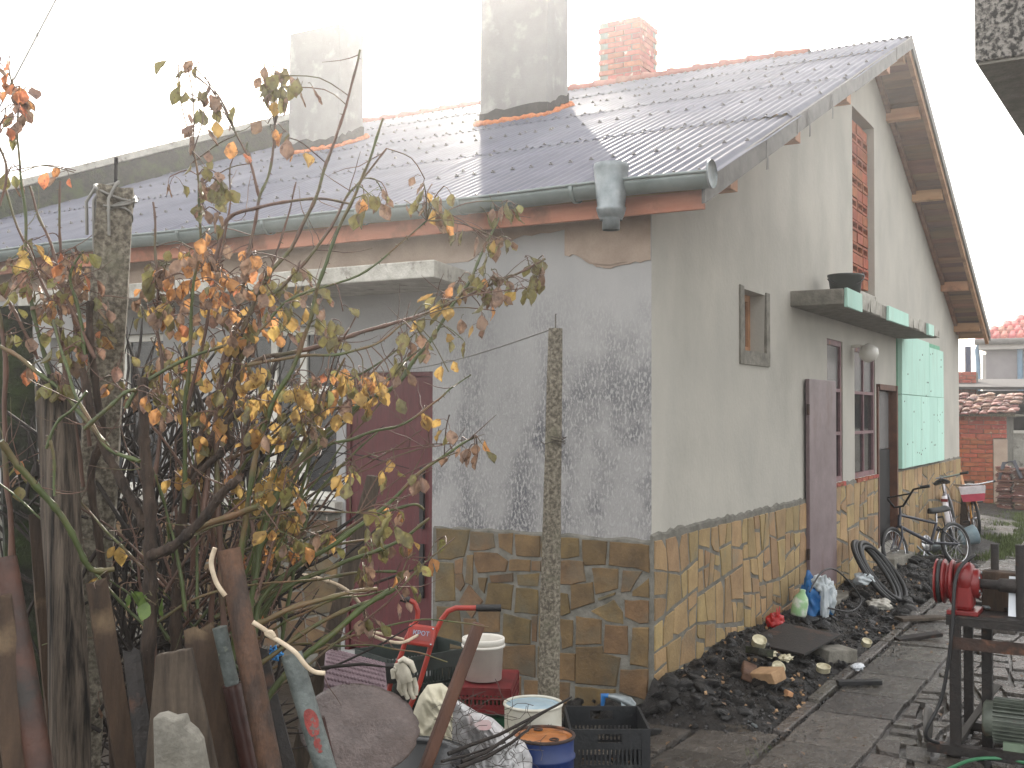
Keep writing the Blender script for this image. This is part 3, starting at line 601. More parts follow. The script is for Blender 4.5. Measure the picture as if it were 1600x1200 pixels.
while y < 6.4:                                                                   # clay ridge tiles, each overlapping the next
    mb = MB(); L_ = 0.36
    def fr(u, v, y=y):
        a = pi * (u * 1.1 - 0.05); r_ = 0.105 - 0.016 * v + (0.014 if v < 0.13 else 0); return V((RX + 0.03 - cos(a) * r_, y + L_ * (1 - v) + 0.03 * 0, RZ - 0.035 + 0.012 + sin(a) * r_ * 0.85))
    mb.grid(fr, 10, 8); part('ridge_tile', mb, 'ridge_clay', roof, org=(RX, y, RZ), solid=0.012); y += L_ - 0.05
# verge board + flashing on the near slope, rafter on the far slope
def verge_poly(xa, xb, dz0, dz1): return [V((xa, 0, rz(xa) + dz0)), V((xb, 0, rz(xb) + dz0)), V((xb, 0, rz(xb) + dz1)), V((xa, 0, rz(xa) + dz1))]
x = EL - 0.03; segs = [(-0.30, 1.53), (1.50, 3.3), (3.27, 5.0), (4.97, RX)]
for i, (a, b) in enumerate(segs):
    mb = MB(); mb.prism([p + V((0, YV + 0.012 - 0.004 * (i % 2), 0)) for p in verge_poly(a, b, -0.135 + 0.012 * (i % 2), 0.0)], (0, -0.022, 0)); part('verge_board', mb, 'flashing', roof, org=(a, YV, rz(a)))
for x in (0.75, 1.75, 2.4):
    mb = MB(); mb.prism([p + V((0, YV - 0.03, 0)) for p in verge_poly(x, x + 0.03, -0.2, -0.01)], (0, 0.004, 0)); part('verge_strap', mb, 'flashing', roof, org=(x, YV, rz(x)))
mb = MB(); mb.prism([p + V((0, YV + 0.02, 0)) for p in verge_poly(RX + 0.002, ER, -0.17, -0.03)], (0, 0.045, 0)); part('verge_rafter', mb, 'wood_new', roof)
mb = MB(); mb.prism([p + V((0, YV + 0.014, 0)) for p in verge_poly(RX + 0.002, ER + 0.03, -0.10, 0.015)], (0, -0.02, 0)); part('verge_flashing', mb, 'flashing', roof)
mb = MB(); mb.prism([p + V((0, -0.05, 0)) for p in verge_poly(RX + 0.002, ER - 0.3, -0.16, -0.075)], (0, 0.045, 0)); part('wall_rafter', mb, 'wood_soffit', roof)
x = RX + 0.02
while x < ER - 0.13:
    wd = rs.uniform(0.1, 0.15); mb = MB(); mb.prism([p + V((0, YV + 0.07, 0)) for p in verge_poly(x, x + wd - 0.006, -0.072 - rs.uniform(0, .006), -0.052)], (0, 0.44, 0)); part('soffit_board', mb, 'wood_soffit', roof, org=(x, 0, rz(x))); x += wd
for x in (0.27, 1.64, 3.16, 4.75):
    mb = MB(); mb.box(x - 0.05, x + 0.08, -0.405, 0.02, rz(x) - 0.2, rz(x) - 0.085); part('purlin', mb, 'wood_new', roof, org=(x, -0.4, rz(x) - 0.15), bevel=0.004)
for x in (5.86, 6.73, 8.24, 10.35, 11.5):
    mb = MB(); mb.box(x - 0.06, x + 0.06, -0.35, 0.02, rz(x) - 0.215, rz(x) - 0.09); part('purlin', mb, 'wood_new', roof, org=(x, -0.4, rz(x) - 0.15), bevel=0.004)
mb = MB(); mb.box(-0.215, -0.19, -0.4, 8.9, 2.83, 2.955); part('fascia_board', mb, 'wood_fascia', house, bevel=0.003)
mb = MB(); mb.box(-0.188, 0.0, 0.0, 8.6, 2.93, 2.95); part('eaves_soffit', mb, 'wood_soffit', house)
# ------------------------------------------------------------------ gutter
GX, GZ = -0.315, 2.975
gut = part('gutter', (lambda m: (m.grid(lambda u, v: V((GX - cos(pi * u) * 0.07, YV - 0.05 + (9.3) * v, GZ + 0.02 - sin(pi * u) * 0.075 + 0.006 * sin(v * 26))), 10, 40), m)[-1])(MB()), 'gutter_paint', house, solid=0.004)
part('gutter_bead', MB().tube([(GX - 0.073, YV - 0.05, GZ + 0.022)] + [(GX - 0.073, YV - 0.05 + 9.3 * i / 40, GZ + 0.022 + 0.006 * sin(i / 40 * 26)) for i in range(1, 41)], 0.009, 6), 'gutter_paint', gut)
part('gutter_end_cap', MB().lathe((GX, YV - 0.045, GZ + 0.02), [(0.0, 0), (0.078, 0), (0.078, 0.012)], 24, (0, -1, 0)), 'galv', gut)
y = 0.32
while y < 8.4:
    mb = MB(); mb.grid(lambda u, v: V((GX - cos(pi * (u * 1.04 - 0.02)) * 0.079, y + 0.028 * v, GZ + 0.02 - sin(pi * u) * 0.084)), 10, 1); part('gutter_bracket', mb, 'gutter_paint', gut, org=(GX, y, GZ), solid=0.004); y += 0.76 + rs.uniform(-.05, .05)
hp = part('gutter_hopper', MB().lathe((GX - 0.05, 0.09, 2.74), [(0.095, 0.36), (0.1, 0.345), (0.098, 0.33), (0.078, 0.12), (0.084, 0.115), (0.083, 0.10), (0.07, 0.06), (0.064, 0.055), (0.064, 0.045)], 26, cap0=False), 'galv', gut)
part('outlet_spigot', MB().lathe((GX - 0.05, 0.09, 2.74), [(0.05, 0.06), (0.05, -0.01), (0.046, -0.01), (0.046, 0.05)], 20), 'galv', gut)
# ------------------------------------------------------------------ chimneys
def chimney(x0, x1, y0, y1, ztop, name):
    zb = rz(x0) - 0.1
    mb = MB()
    def f(x, y, z): return V((x + 0.006 * noise.noise(V((x * 3, y * 3, z * 3))), y, z))
    mb.add([V((x, y, z)) for z in (zb, ztop) for x, y in ((x0, y0), (x1, y0), (x1, y1), (x0, y1))], [(4, 5, 6, 7), (0, 1, 5, 4), (1, 2, 6, 5), (2, 3, 7, 6), (3, 0, 4, 7)])
    ch = part('rendered_chimney', mb, 'chim', house, org=(x0, y0, zb), bevel=0.012)
    e = 0.006; mb = MB()
    ring = [(x0 - e, y0 - e), (x1 + e, y0 - e), (x1 + e, y1 + e), (x0 - e, y1 + e)]; pts = []
    for i in range(4):
        p, q = ring[i], ring[(i + 1) % 4]
        for k in range(8): t = k / 8; pts.append((p[0] + (q[0] - p[0]) * t, p[1] + (q[1] - p[1]) * t))
    n = len(pts); mb.add([V((x, y, rz(x) - 0.02)) for x, y in pts] + [V((x, y, rz(x) + 0.14 + rs.uniform(-.02, .03))) for x, y in pts], [(i, (i + 1) % n, n + (i + 1) % n, n + i) for i in range(n)])
    part('bitumen_collar', mb, 'bitumen', ch)
    e = 0.03; mb = MB(); ring = [(x0 - e, y0 - e), (x1 + e, y0 - e), (x1 + e, y1 + e), (x0 - e, y1 + e)]
    for i in range(4):
        p, q = V(ring[i]), V(ring[(i + 1) % 4]); k = int((q - p).length / 0.045)
        tp = [(p + (q - p) * (j / k)) for j in range(k + 1)]
        mb.tube([V((c.x + rs.uniform(-.01, .01), c.y + rs.uniform(-.01, .01), rz(c.x) + 0.03 + rs.uniform(-.006, .01))) for c in tp], [rs.uniform(0.022, 0.04) for _ in tp], 7)
    part('foam_seal', mb, 'foam_orange', ch)
    return ch
mat('chim', srgb(150, 148, 145), srgb(132, 130, 127), 3, 0.9, 0.3, 40, c3=srgb(168, 166, 162), s3=5, t3=(0.55, 0.7), fine=0.06)
chimney(3.42, 3.85, 5.07, 5.78, 5.93, 'a')
ch2 = chimney(3.5, 3.95, 2.56, 3.33, 6.55, 'b')
x0, x1, y0, y1 = 6.46, 7.02, 2.86, 3.42; zt = 6.6
bc = part('brick_chimney', MB().box(x0 + 0.012, x1 - 0.012, y0 + 0.012, y1 - 0.012, rz(6.5) - 0.4, zt - 0.03), 'mortar', house, org=(x0, y0, 5.2))
zz = rz(6.5) - 0.1; k = 0
while zz < zt - 0.05:
    h = 0.067
    for side in range(4):
        L0, L1 = ((x0, x1), (y0, y1), (x0, x1), (y0, y1))[side]; nb = 2; off = 0 if (k + side) % 2 else 0.12
        cuts = [L0 + off] + [L0 + off + (L1 - L0 - 0.12) * j / nb for j in (1, 2)]
        for a, b in zip(cuts, cuts[1:]):
            pr = rs.uniform(-0.004, 0.006); mb = MB()
            if side == 0: mb.box(a, b - 0.012, y0 - pr, y0 + 0.1, zz, zz + h - 0.012, 0.002)
            elif side == 2: mb.box(a, b - 0.012, y1 - 0.1, y1 + pr, zz, zz + h - 0.012, 0.002)
            elif side == 1: mb.box(x1 - 0.1, x1 + pr, a, b - 0.012, zz, zz + h - 0.012, 0.002)
            else: mb.box(x0 - pr, x0 + 0.1, a, b - 0.012, zz, zz + h - 0.012, 0.002)
            part('brick', mb, 'brick_red', bc, org=mb.v[0])
    zz += h; k += 1
# ------------------------------------------------------------------ party wall at the left end of the roof
pw = thing('party_wall', 'low dark concrete parapet wall with pale coping rising along the far end of the roof', 'wall', (0, 8.55, 0))
def pwy(x): return 8.55 - 0.36 * x
mb = MB(); a, b = -0.9, 4.75
p0, p1 = V((a, pwy(a), 0)), V((b, pwy(b), 0)); nn = V((0.34, 0.94, 0)) * 0.28
mb.add([p0, p1, p1 + nn, p0 + nn] + [V((p.x, p.y, rz(q) + 0.30)) for p, q in ((p0, a), (p1, b), (p1 + nn, b), (p0 + nn, a))], [(0, 1, 5, 4), (1, 2, 6, 5), (2, 3, 7, 6), (3, 0, 4, 7), (4, 5, 6, 7)])
part('wall', mb, 'concrete_mossy', pw)
mb = MB(); m_ = nn.normalized() * 0.05
q_ = [V((p.x, p.y, rz(q) + 0.303)) for p, q in ((p0 - m_, a), (p1 - m_, b), (p1 + nn + m_, b), (p0 + nn + m_, a))]
mb.prism(q_, (0, 0, 0.085)); part('coping', mb, 'concrete_pale', pw, bevel=0.01)

# ------------------------------------------------------------------ canopies
def cpy(name, poly, z0, z1, m): mb = MB(); mb.prism([V((x, y, z0)) for x, y in poly], (0, 0, z1 - z0)); return part(name, mb, m, house, org=(poly[0][0], poly[0][1], z0), bevel=0.008)
cn = cpy('gable_canopy', [(2.88, 0.02), (2.88, -0.42), (7.31, -0.42), (7.31, 0.02)], 2.575, 2.70, 'concrete')
for a, b, z0, z1 in ((2.90, 3.43, 2.555, 2.705), (4.51, 5.46, 2.57, 2.70), (6.6, 6.95, 2.57, 2.69)):
    mb = MB(); mb.box(a, b, -0.447, -0.424, z0, z1, 0.003); part('foam_strip', mb, 'mint_foam', cn, org=(a, -0.43, z0))
x = 3.45
while x < 7.2:
    b = x + rs.uniform(0.2, 0.35)
    if not (4.45 < b and x < 5.48) and not (6.55 < b and x < 6.98): mb = MB(); mb.box(x, b, -0.434, -0.422, 2.585, 2.695, 0.006); part('mortar_patch', mb, 'concrete_pale', cn, org=(x, -0.42, 2.58))
    x = b + 0.02
cn2 = cpy('door_canopy', [(0.02, 1.24), (-0.60, 1.12), (-0.60, 4.9), (0.02, 4.9)], 2.50, 2.605, 'concrete_pale')
# ------------------------------------------------------------------ windows
def window(parent_name, to3, u0, u1, z0, z1, cols, rows_, fm, gm, fw=0.045, d=0.13, bars=0.03, skip=None, outer=0.05):
    """to3(u,z,depth) ; frame, glazing bars, panes"""
    def bar(mb, ua, ub, za, zb, d0, d1):
        p = [to3(u, z, dd) for dd in (d0, d1) for u, z in ((ua, za), (ub, za), (ub, zb), (ua, zb))]
        mb.add(p, [(0, 1, 2, 3), (7, 6, 5, 4), (0, 4, 5, 1), (1, 5, 6, 2), (2, 6, 7, 3), (3, 7, 4, 0)])
    mb = MB()
    bar(mb, u0, u0 + fw, z0, z1, d, d + 0.05); bar(mb, u1 - fw, u1, z0, z1, d, d + 0.05); bar(mb, u0 + fw, u1 - fw, z0, z0 + fw, d, d + 0.05); bar(mb, u0 + fw, u1 - fw, z1 - fw, z1, d, d + 0.05)
    wn = part('window_frame', mb, fm, house, org=to3(u0, z0, d))
    iu0, iu1, iz0, iz1 = u0 + fw, u1 - fw, z0 + fw, z1 - fw
    us = [iu0] + [iu0 + (iu1 - iu0) * c for c in cols] + [iu1]; zs = [iz0] + [iz0 + (iz1 - iz0) * c for c in rows_] + [iz1]
    for u in us[1:-1]: mb = MB(); bar(mb, u - bars / 2, u + bars / 2, iz0, iz1, d + 0.004, d + 0.045); part('glazing_bar', mb, fm, wn)
    for z in zs[1:-1]: mb = MB(); bar(mb, iu0, iu1, z - bars / 2, z + bars / 2, d + 0.001, d + 0.048); part('glazing_bar', mb, fm, wn)
    for i in range(len(us) - 1):
        for j in range(len(zs) - 1):
            g_ = gm(i, j) if callable(gm) else gm; mb = MB(); bar(mb, us[i], us[i + 1], zs[j], zs[j + 1], d + 0.022, d + 0.026); part('pane', mb, g_, wn)
    return wn
gab3 = lambda u, z, d: V((u, d, z)); lng3 = lambda u, z, d: V((d, u, z))
window('w', gab3, W0[0], W0[1], W0[2], W0[3], [], [], 'wood_new', 'glass_dusty', 0.05, 0.115)
mb = MB()
for a, b, c, d in ((W0[0] - 0.09, W0[0], W0[2], W0[3] + 0.02), (W0[1], W0[1] + 0.09, W0[2], W0[3] + 0.02), (W0[0] - 0.09, W0[1] + 0.09, W0[2] - 0.1, W0[2])): mb.box(a, b, -0.012, 0.01, c, d, 0.002)
part('window_surround', mb, 'concrete', house, org=(W0[0], 0, W0[2]))
mb = MB(); mb.lathe((2.1, 0.06, W0[2]), [(0.03, 0), (0.032, 0.01), (0.02, 0.08)], 10, cap1=True); 
window('w', gab3, W1[0], W1[1], W1[2], W1[3], [], [0.33, 0.66], 'paint_purple', lambda i, j: 'glass_dusty' if j == 2 else 'glass', 0.05, 0.012)
window('w', gab3, W2[0], W2[1], W2[2], W2[3], [0.5], [0.33, 0.66], 'paint_purple', lambda i, j: 'glass_dusty' if j == 2 else 'glass', 0.05, 0.012)
window('w', lng3, WA[0], WA[1], WA[2], WA[3], [0.36, 0.68], [0.64], 'paint_cream', 'glass', 0.055, 0.07, 0.06)
window('w', lng3, WB[0], WB[1], WB[2], WB[3], [0.36, 0.68], [0.64], 'paint_cream', 'glass', 0.055, 0.07, 0.06)
for a, b in ((2.98, 3.25), (4.05, 5.25)):
    mb = MB(); mb.grid(lambda u, v: V((0.16 + 0.012 * sin(u * 50), a + (b - a) * u, 1.13 + 1.1 * v)), 40, 2); part('curtain', mb, 'curtain', house)
for a, b in ((2.26, 3.36), (3.92, 5.38)):
    mb = MB(); mb.box(-0.09, 0.06, a, b, 1.03, 1.098, 0.004); part('window_sill', mb, 'concrete_pale', house, org=(0, a, 1.0), bevel=0.006)
# sill bricks under the gable windows
for a, b in ((W1[0], W1[1]), (W2[0], W2[1])):
    x = a
    while x < b - 0.04:
        mb = MB(); mb.box(x, min(x + 0.11, b), -0.03, 0.1, 1.045, 1.077, 0.005); part('sill_brick', mb, 'brick_red', house, org=(x, 0, 1.04)); x += 0.12
# ------------------------------------------------------------------ doors
def leaf_door(name, p0, p1, z0, z1, th, m, label):
    p0 = V((*p0, 0)); p1 = V((*p1, 0)); d = p1 - p0; mid = (p0 + p1) / 2; n = V((-d.y, d.x, 0)).normalized(); mb = MB()
    mb.frame_box((mid.x, mid.y, (z0 + z1) / 2), d.normalized(), n, (0, 0, 1), d.length, th, z1 - z0)
    return part(name, mb, m, house, org=(p0.x, p0.y, z0), label=label, bevel=0.004), d.normalized(), n
dm, _, _ = leaf_door('metal_door', (3.25, -0.035), (3.95, -0.085), 0.22, 2.0, 0.035, 'door_mauve', 'mauve sheet-metal door standing slightly ajar')
for z in (1.7, 0.5): part('hinge', MB().lathe((3.235, -0.045, z), [(0.013, 0), (0.013, 0.09)], 10, cap0=True, cap1=True), 'rust', dm)
mb = MB(); mb.box(D1[0], D1[1], 0.10, 0.12, 0.14, 2.0); part('dark_backing', mb, 'dark_inside', house)  # near-black sheet across the opening, indoor shade put into its colour
mb = MB(); mb.box(3.2, 4.16, -0.2, 0.02, -0.05, 0.13, 0.01); part('door_step', mb, 'concrete', house, org=(3.2, 0, 0), bevel=0.01)
mb = MB(); mb.box(6.05, 7.02, -0.2, 0.02, -0.05, 0.2, 0.02); part('door_step', mb, 'concrete', house, org=(6, 0, 0), bevel=0.012)
mb = MB(); mb.box(D2[0], D2[0] + 0.05, -0.02, 0.1, 0.3, 2.0); mb.box(D2[1] - 0.05, D2[1] + 0.012, -0.04, 0.08, 0.24, 2.03); mb.box(D2[0] + 0.05, D2[1] - 0.05, -0.03, 0.1, 1.97, 2.03); part('door_frame', mb, 'paint_brown', house, org=(D2[0], 0, 0.3))
dd, _, _ = leaf_door('wooden_door', (6.15, 0.06), (6.97, 0.06), 0.3, 1.32, 0.04, 'dark_inside', 'dark half-glazed door set back in the doorway')
part('door_pane', MB().box(6.15, 6.97, 0.05, 0.06, 1.33, 1.96), 'glass_dusty', dd)
ml, _, _ = leaf_door('maroon_door', (0.045, DL[0] + 0.035), (0.045, DL[1] - 0.035), 0.12, 1.945, 0.04, 'door_maroon', 'maroon painted sheet-metal door')
mb = MB(); mb.box(0.01, 0.09, DL[0], DL[0] + 0.03, 0.1, 1.975); mb.box(0.01, 0.09, DL[1] - 0.03, DL[1], 0.1, 1.975); mb.box(0.01, 0.09, DL[0] + 0.03, DL[1] - 0.03, 1.945, 1.975); part('door_frame', mb, 'door_maroon', house, org=(0, DL[0], 0.1))
part('door_handle', MB().box(0.0, 0.02, DL[0] + 0.07, DL[0] + 0.1, 0.95, 1.35).box(0.0, 0.02, DL[0] + 0.07, DL[0] + 0.1, 0.5, 0.85), 'rubber', ml)
# ------------------------------------------------------------------ bricked-up opening
def hollow_brick(w_, h_, end):
    mb = MB()
    if not end: mb.box(0, w_, 0, 0.1, 0, h_, 0.0); return mb
    n = 1; t = 0.022; cw = (w_ - t * (n + 1)) / n
    mb.box(0, w_, 0.05, 0.06, 0, h_); mb.box(0, w_, 0, 0.05, 0, t); mb.box(0, w_, 0, 0.05, h_ - t, h_)
    for i in range(n + 1): mb.box(i * (cw + t), i * (cw + t) + t, 0, 0.05, t, h_ - t)
    return mb
inf = part('brick_infill', MB().box(SLOT[0], SLOT[1], 0.12, 0.25, SLOT[2], SLOT[3]), 'mortar', house, org=(SLOT[0], 0.12, SLOT[2]))
mA = to_mesh(hollow_brick(0.235, 0.1, False), 'brick', 'brick_orange', V()); mE = to_mesh(hollow_brick(0.235, 0.1, True), 'brick', 'brick_orange', V())
z = SLOT[2] + 0.06; k = 0
while z < SLOT[3] - 0.1:
    x = SLOT[0] + 0.005
    while x < SLOT[1] - 0.2: inst(mE if k % 2 else mA, 'brick', inf, (x, 0.065 + rs.uniform(-.006, .006), z), (0, rs.uniform(-.01, .01), 0)); x += 0.248
    z += 0.112; k += 1
mb = MB(); mb.prism([V((SLOT[0] + .1, -0.02, 2.80)), V((SLOT[1] + .05, -0.02, 2.80)), V((SLOT[1] + .05, -0.02, 2.945)), V((SLOT[0] + .1, -0.02, 2.945))], (0, 0.12, 0)); part('opening_sill', mb, 'concrete_pale', house, bevel=0.01)
# ------------------------------------------------------------------ mint insulation boards
xs_ = [7.17, 7.78, 8.38, 8.98, 9.56, 10.1]
ins = part('insulation', MB().box(7.16, 10.1, -0.012, 0.0, 1.1, 2.64), 'mint_foam_edge', house, org=(7.16, 0, 1.1))
for (x0, x1, z0, z1) in [(a, b, 1.09, 1.935) for a, b in zip(xs_, xs_[1:])] + [(7.17, 8.98, 1.94, 2.63), (8.985, 10.1, 1.94, 2.57)]:
    mb = MB(); mb.box(x0 + 0.003, x1 - 0.003, -0.062, -0.013, z0, z1, 0.002); b = part('foam_board', mb, 'mint_foam', ins, org=(x0, 0, z0), bevel=0.004)
mb = MB()
for i in range(34):
    x = 7.3 + 2.7 * rs.random(); z = 1.2 + 1.35 * rs.random(); mb.lathe((x, -0.0635, z), [(0.010, -0.003), (0.009, 0.002), (0.001, 0.003)], 8, (0, -1, 0))
part('board_fixings', mb, 'concrete_rough', ins, kind='stuff')
# lamp by the window
lp = thing('wall_lamp', 'globe wall lamp above the tall window of the gable', 'lamp', (5.0, 0, 2.27))
part('bracket', MB().tube([(4.98, 0.0, 2.36), (4.98, -0.08, 2.37), (5.0, -0.14, 2.33)], 0.016, 8), 'white_plastic', lp)
part('lamp_globe', MB().lathe((4.98, -0.17, 2.29), [(0.001, -0.10), (0.05, -0.09), (0.085, -0.045), (0.095, 0.0), (0.075, 0.05), (0.045, 0.07)], 20, (0.35, -0.5, -0.8)), 'globe', lp)
# bucket on the canopy
bk = thing('bucket', 'dark grey mortar bucket standing on the gable canopy', 'bucket', (3.72, -0.24, 2.70))
part('pail', MB().lathe((3.72, -0.24, 2.703), [(0.0, 0.0), (0.118, 0.0), (0.145, 0.2), (0.152, 0.205), (0.152, 0.19), (0.14, 0.185), (0.11, 0.01), (0, 0.01)], 26), 'darkgreen_plastic', bk)
part('handle', MB().torus((3.72, -0.24, 2.9), 0.155, 0.007, (-0.6, -0.2, 0.75), 20, 6, 2.2, 2.2 + pi), 'rubber', bk)

# ================================================================== NEIGHBOURING BALCONY (top right)
nb = thing('balcony', 'neighbouring concrete balcony corner with black and white pebbledash face, upper right', 'balcony', A(1523, 97, 5.0))
c0 = A(1523, 97, 5.0); dx = (Quaternion((0, 0, 1), radians(-2.0)) @ V((1, 0, 0))); dy = V((-dx.y, dx.x, 0)) * -1
mb = MB(); mb.prism([c0, c0 + dx * 4.0, c0 + dx * 4.0 + dy * 2.4, c0 + dy * 2.4], (0, 0, 0.9)); 
part('parapet', mb, 'pebbledash', nb, bevel=0.008)
mb = MB(); o2 = c0 + V((0, 0, -0.014)) + dx * 0.012 + dy * 0.012; mb.prism([o2, o2 + dx * 3.98, o2 + dx * 3.98 + dy * 2.3, o2 + dy * 2.3], (0, 0, 0.012)); part('slab_soffit', mb, 'concrete', nb)

# ================================================================== BACKGROUND right
def wbrick(parent, x, y0, y1, z0, z1, hgt, lng_, m, rs, dirx=(0, 1)):
    """brick face in the plane x=const, facing the camera"""
    z = z0; k = 0; n = 0
    while z < z1 - 0.02:
        y = y0 - (lng_ / 2 if k % 2 else 0)
        while y < y1:
            a, b = max(y, y0), min(y + lng_ - 0.012, y1)
            if b - a > 0.03: mb = MB(); mb.box(x - 0.02 + rs.uniform(-.005, .005), x + 0.02, a, b, z, min(z + hgt - 0.012, z1), 0.003); part('brick', mb, m, parent, org=(x, a, z)); n += 1
            y += lng_
        z += hgt; k += 1
    return n
rs = random.Random(5)
SX = 16.8
shed = thing('brick_shed', 'low red brick shed with old clay tile roof behind the bicycles', 'shed', (SX, 0.8, 0))
y0 = PL(1573, 700, 0, SX).y; yl = 2.4; zt = PL(1540, 646, 0, SX).z
part('wall', MB().box(SX + 0.005, SX + 1.4, y0 + 0.02, yl, -0.1, zt - 0.02), 'mortar', shed)
y_mid = y0 + 0.24
wbrick(shed, SX, y_mid, yl - 0.2, 0.05, PL(1540, 684, 0, SX).z, 0.085, 0.27, 'brick_orange', rs)
wbrick(shed, SX, y0, yl - 0.2, PL(1540, 684, 0, SX).z, zt - 0.03, 0.085, 0.27, 'brick_red', rs)
mb = MB(); mb.box(SX - 0.012, SX + 0.03, y0 - 0.01, y_mid - 0.01, 0.0, PL(1540, 686, 0, SX).z, 0.004); part('plaster_edge', mb, 'beige_coat', shed)
for i in range(9):
    for j in range(16):
        y = y0 - 0.2 + j * 0.165 + rs.uniform(-.03, .03); x = SX - 0.25 + i * 0.15; z = zt + 0.0 + i * 0.042 + 0.05 * (rs.random() - .5)
        mb = MB(); mb.grid(lambda u, v: V((x + 0.22 * v, y + 0.17 * u, z + 0.05 * v + 0.018 * sin(pi * u) + rs.uniform(-.006, .006))), 3, 1); part('roof_tile', mb, 'tile_old', shed, org=(x, y, z), solid=0.012)
mb = MB(); mb.box(SX - 0.2, SX + 1.4, y0 - 0.18, yl, zt - 0.05, zt - 0.01, 0.01); part('eaves_slab', mb, 'concrete_rough', shed)
# lean-to behind: dark roof edge, posts, dark inside
LX = 19.0
lean = thing('lean_to', 'dark open lean-to with low sheet roof right of the brick shed', 'shed', (LX, 0, 0))
pr = lambda px, py: PL(px, py, 0, LX)
mb = MB(); a = pr(1498, 607); b = pr(1660, 612); mb.prism([V((LX, 3.0, a.z)), V((LX, -4, b.z)), V((LX, -4, b.z + 0.06)), V((LX, 3.0, a.z + 0.06))], (3, 0, 0.25)); part('roof_sheet', mb, 'rust_dark', lean)
mb = MB(); mb.box(LX - 0.05, LX + 0.05, -4, 3.0, pr(1560, 632).z, pr(1560, 620).z, 0.004); part('roof_beam', mb, 'wood_grey', lean)
mb = MB(); mb.box(LX + 2.6, LX + 2.7, -4, 3.0, -0.1, a.z); part('back_wall', mb, 'rust_dark', lean)
for py_ in (0.0, -1.2, -2.6): part('post', MB().box(LX - 0.05, LX + 0.05, py_ - 0.05, py_ + 0.05, -0.1, pr(1560, 632).z), 'wood_grey', lean, org=(LX, py_, 0))
p = pr(1575, 690); q = pr(1620, 672)
mb = MB(); mb.box(LX - 0.5, LX - 0.46, -3.5, p.y + 0.1, 0.3, pr(1590, 676).z, 0.006); part('sheet_screen', mb, 'concrete_pale', lean)
mb = MB(); mb.beam((LX - .55, p.y + .1, pr(1590, 676).z + .03), (LX - .55, -3.5, pr(1590, 676).z + .03), 0.05, 0.05); part('rail', mb, 'white_plastic', lean)
# chimney stub with stove pipe
cs_ = thing('brick_flue', 'small brick flue with dark stove pipe rising above the lean-to roof', 'chimney', (20.5, 2.2, 1.9))
FX = 20.5; pa = PL(1500, 607, 0, FX); pb = PL(1525, 580, 0, FX)
part('flue_core', MB().box(FX + 0.01, FX + 0.4, pb.y + 0.01, pa.y + 0.3, 1.4, pb.z - 0.02), 'mortar', cs_)
wbrick(cs_, FX, pb.y, pa.y + 0.3, 1.6, pb.z, 0.09, 0.2, 'brick_red', rs)
pc = PL(1511, 560, 0, FX); part('stove_pipe', MB().tube([(FX + 0.15, pc.y, pb.z - 0.1), (FX + 0.15, pc.y, PL(1511, 541, 0, FX).z)], 0.065, 14), 'stove_pipe', cs_)
# far house
HX = 30.0
fh = thing('neighbour_house', 'distant pale house with red tiled roof right of the gable', 'house', (HX, 0, 0))
h = lambda px, py: PL(px, py, 0, HX)
part('wall', MB().box(HX, HX + 9, -8, h(1541, 600).y, 0, h(1545, 548).z), 'mauve_wall', fh)
part('side_wall', MB().box(HX + 0.6, HX + 7, h(1541, 600).y + 0.003, h(1531, 600).y, 0, h(1545, 552).z), 'white_wall', fh)
part('cornice', MB().box(HX - 0.35, HX + 9, -8, h(1532, 600).y, h(1545, 547).z, h(1545, 535).z), 'white_wall', fh, bevel=0.02)
zE = h(1545, 534).z; yE = h(1533, 600).y + .1
part('roof_deck', MB().prism([V((HX - .45, yE, zE)), V((HX - .45, -8, zE)), V((HX + 5, -8, zE + 2.6)), V((HX + 5, yE - 4.5, zE + 2.6))], (0, 0, -0.08)), 'tile_red', fh)
for i in range(14):
    for j in range(22):
        v0 = i / 14; x = HX - .5 + 5.4 * v0; yl_ = yE - 4.6 * v0; y = yl_ - (j + 1) * 0.22
        if y < -3.5 - 1: continue
        mb = MB(); mb.grid(lambda u, v: V((x + .5 * v, y + .215 * u, zE + 2.6 * v0 + .25 * v + 0.035 * sin(pi * u) + 0.02)), 3, 1); part('roof_tile', mb, 'tile_red', fh, org=(x, y, zE), solid=0.03)
part('gutter', MB().tube([(HX - .5, yE, zE - .03), (HX - .5, -8, zE - .03)], 0.09, 8), 'flashing', fh)
wy = h(1585, 600).y
pts = [h(1535, 530), h(1528, 548), h(1530, 570), h(1530, 612)]
part('downpipe', MB().tube([p + V((-.2, 0, 0)) for p in pts], 0.07, 8), 'downpipe_blue', fh)
part('downpipe', MB().tube([h(1594, 538) + V((-.1, 0, 0)), h(1595, 612) + V((-.1, 0, 0))], 0.08, 8), 'downpipe_blue', fh)
part('window', MB().box(HX + 1.5, HX + 2.4, yE - .15, yE - .1, 2.9, 3.9), 'glass_dusty', fh)
# stacked old roof tiles
st = thing('tile_stack', 'tall stack of old clay roof tiles beside the brick shed', 'tile stack', (15.6, -0.5, 0))
TXs = 15.6; ya = PL(1558, 790, 0, TXs).y
for i in range(38):
    for j in range(5):
        z = 0.05 + i * 0.026; y = ya - 0.02 - j * 0.27 + rs.uniform(-.03, .03) - (0.12 if i < 14 else 0) * 0
        if z > 0.78 - 0.02 * j: continue
        mb = MB(); mb.box(TXs - .2 + rs.uniform(-.04, .04), TXs + .2, y - .23, y, z, z + .018, 0.005); part('roof_tile', mb, 'tile_old', st, org=(TXs, y, z))
mb = MB(); mb.tube([(TXs - .15, ya - .05, .55), (TXs - .2, ya - .14, .86), (TXs - .18, ya - .3, .9), (TXs - .2, ya - .42, .6)], 0.035, 8); single('hose_loop', mb, 'bike_dark', 'dark rubber hose hung over the stack of roof tiles', 'hose')
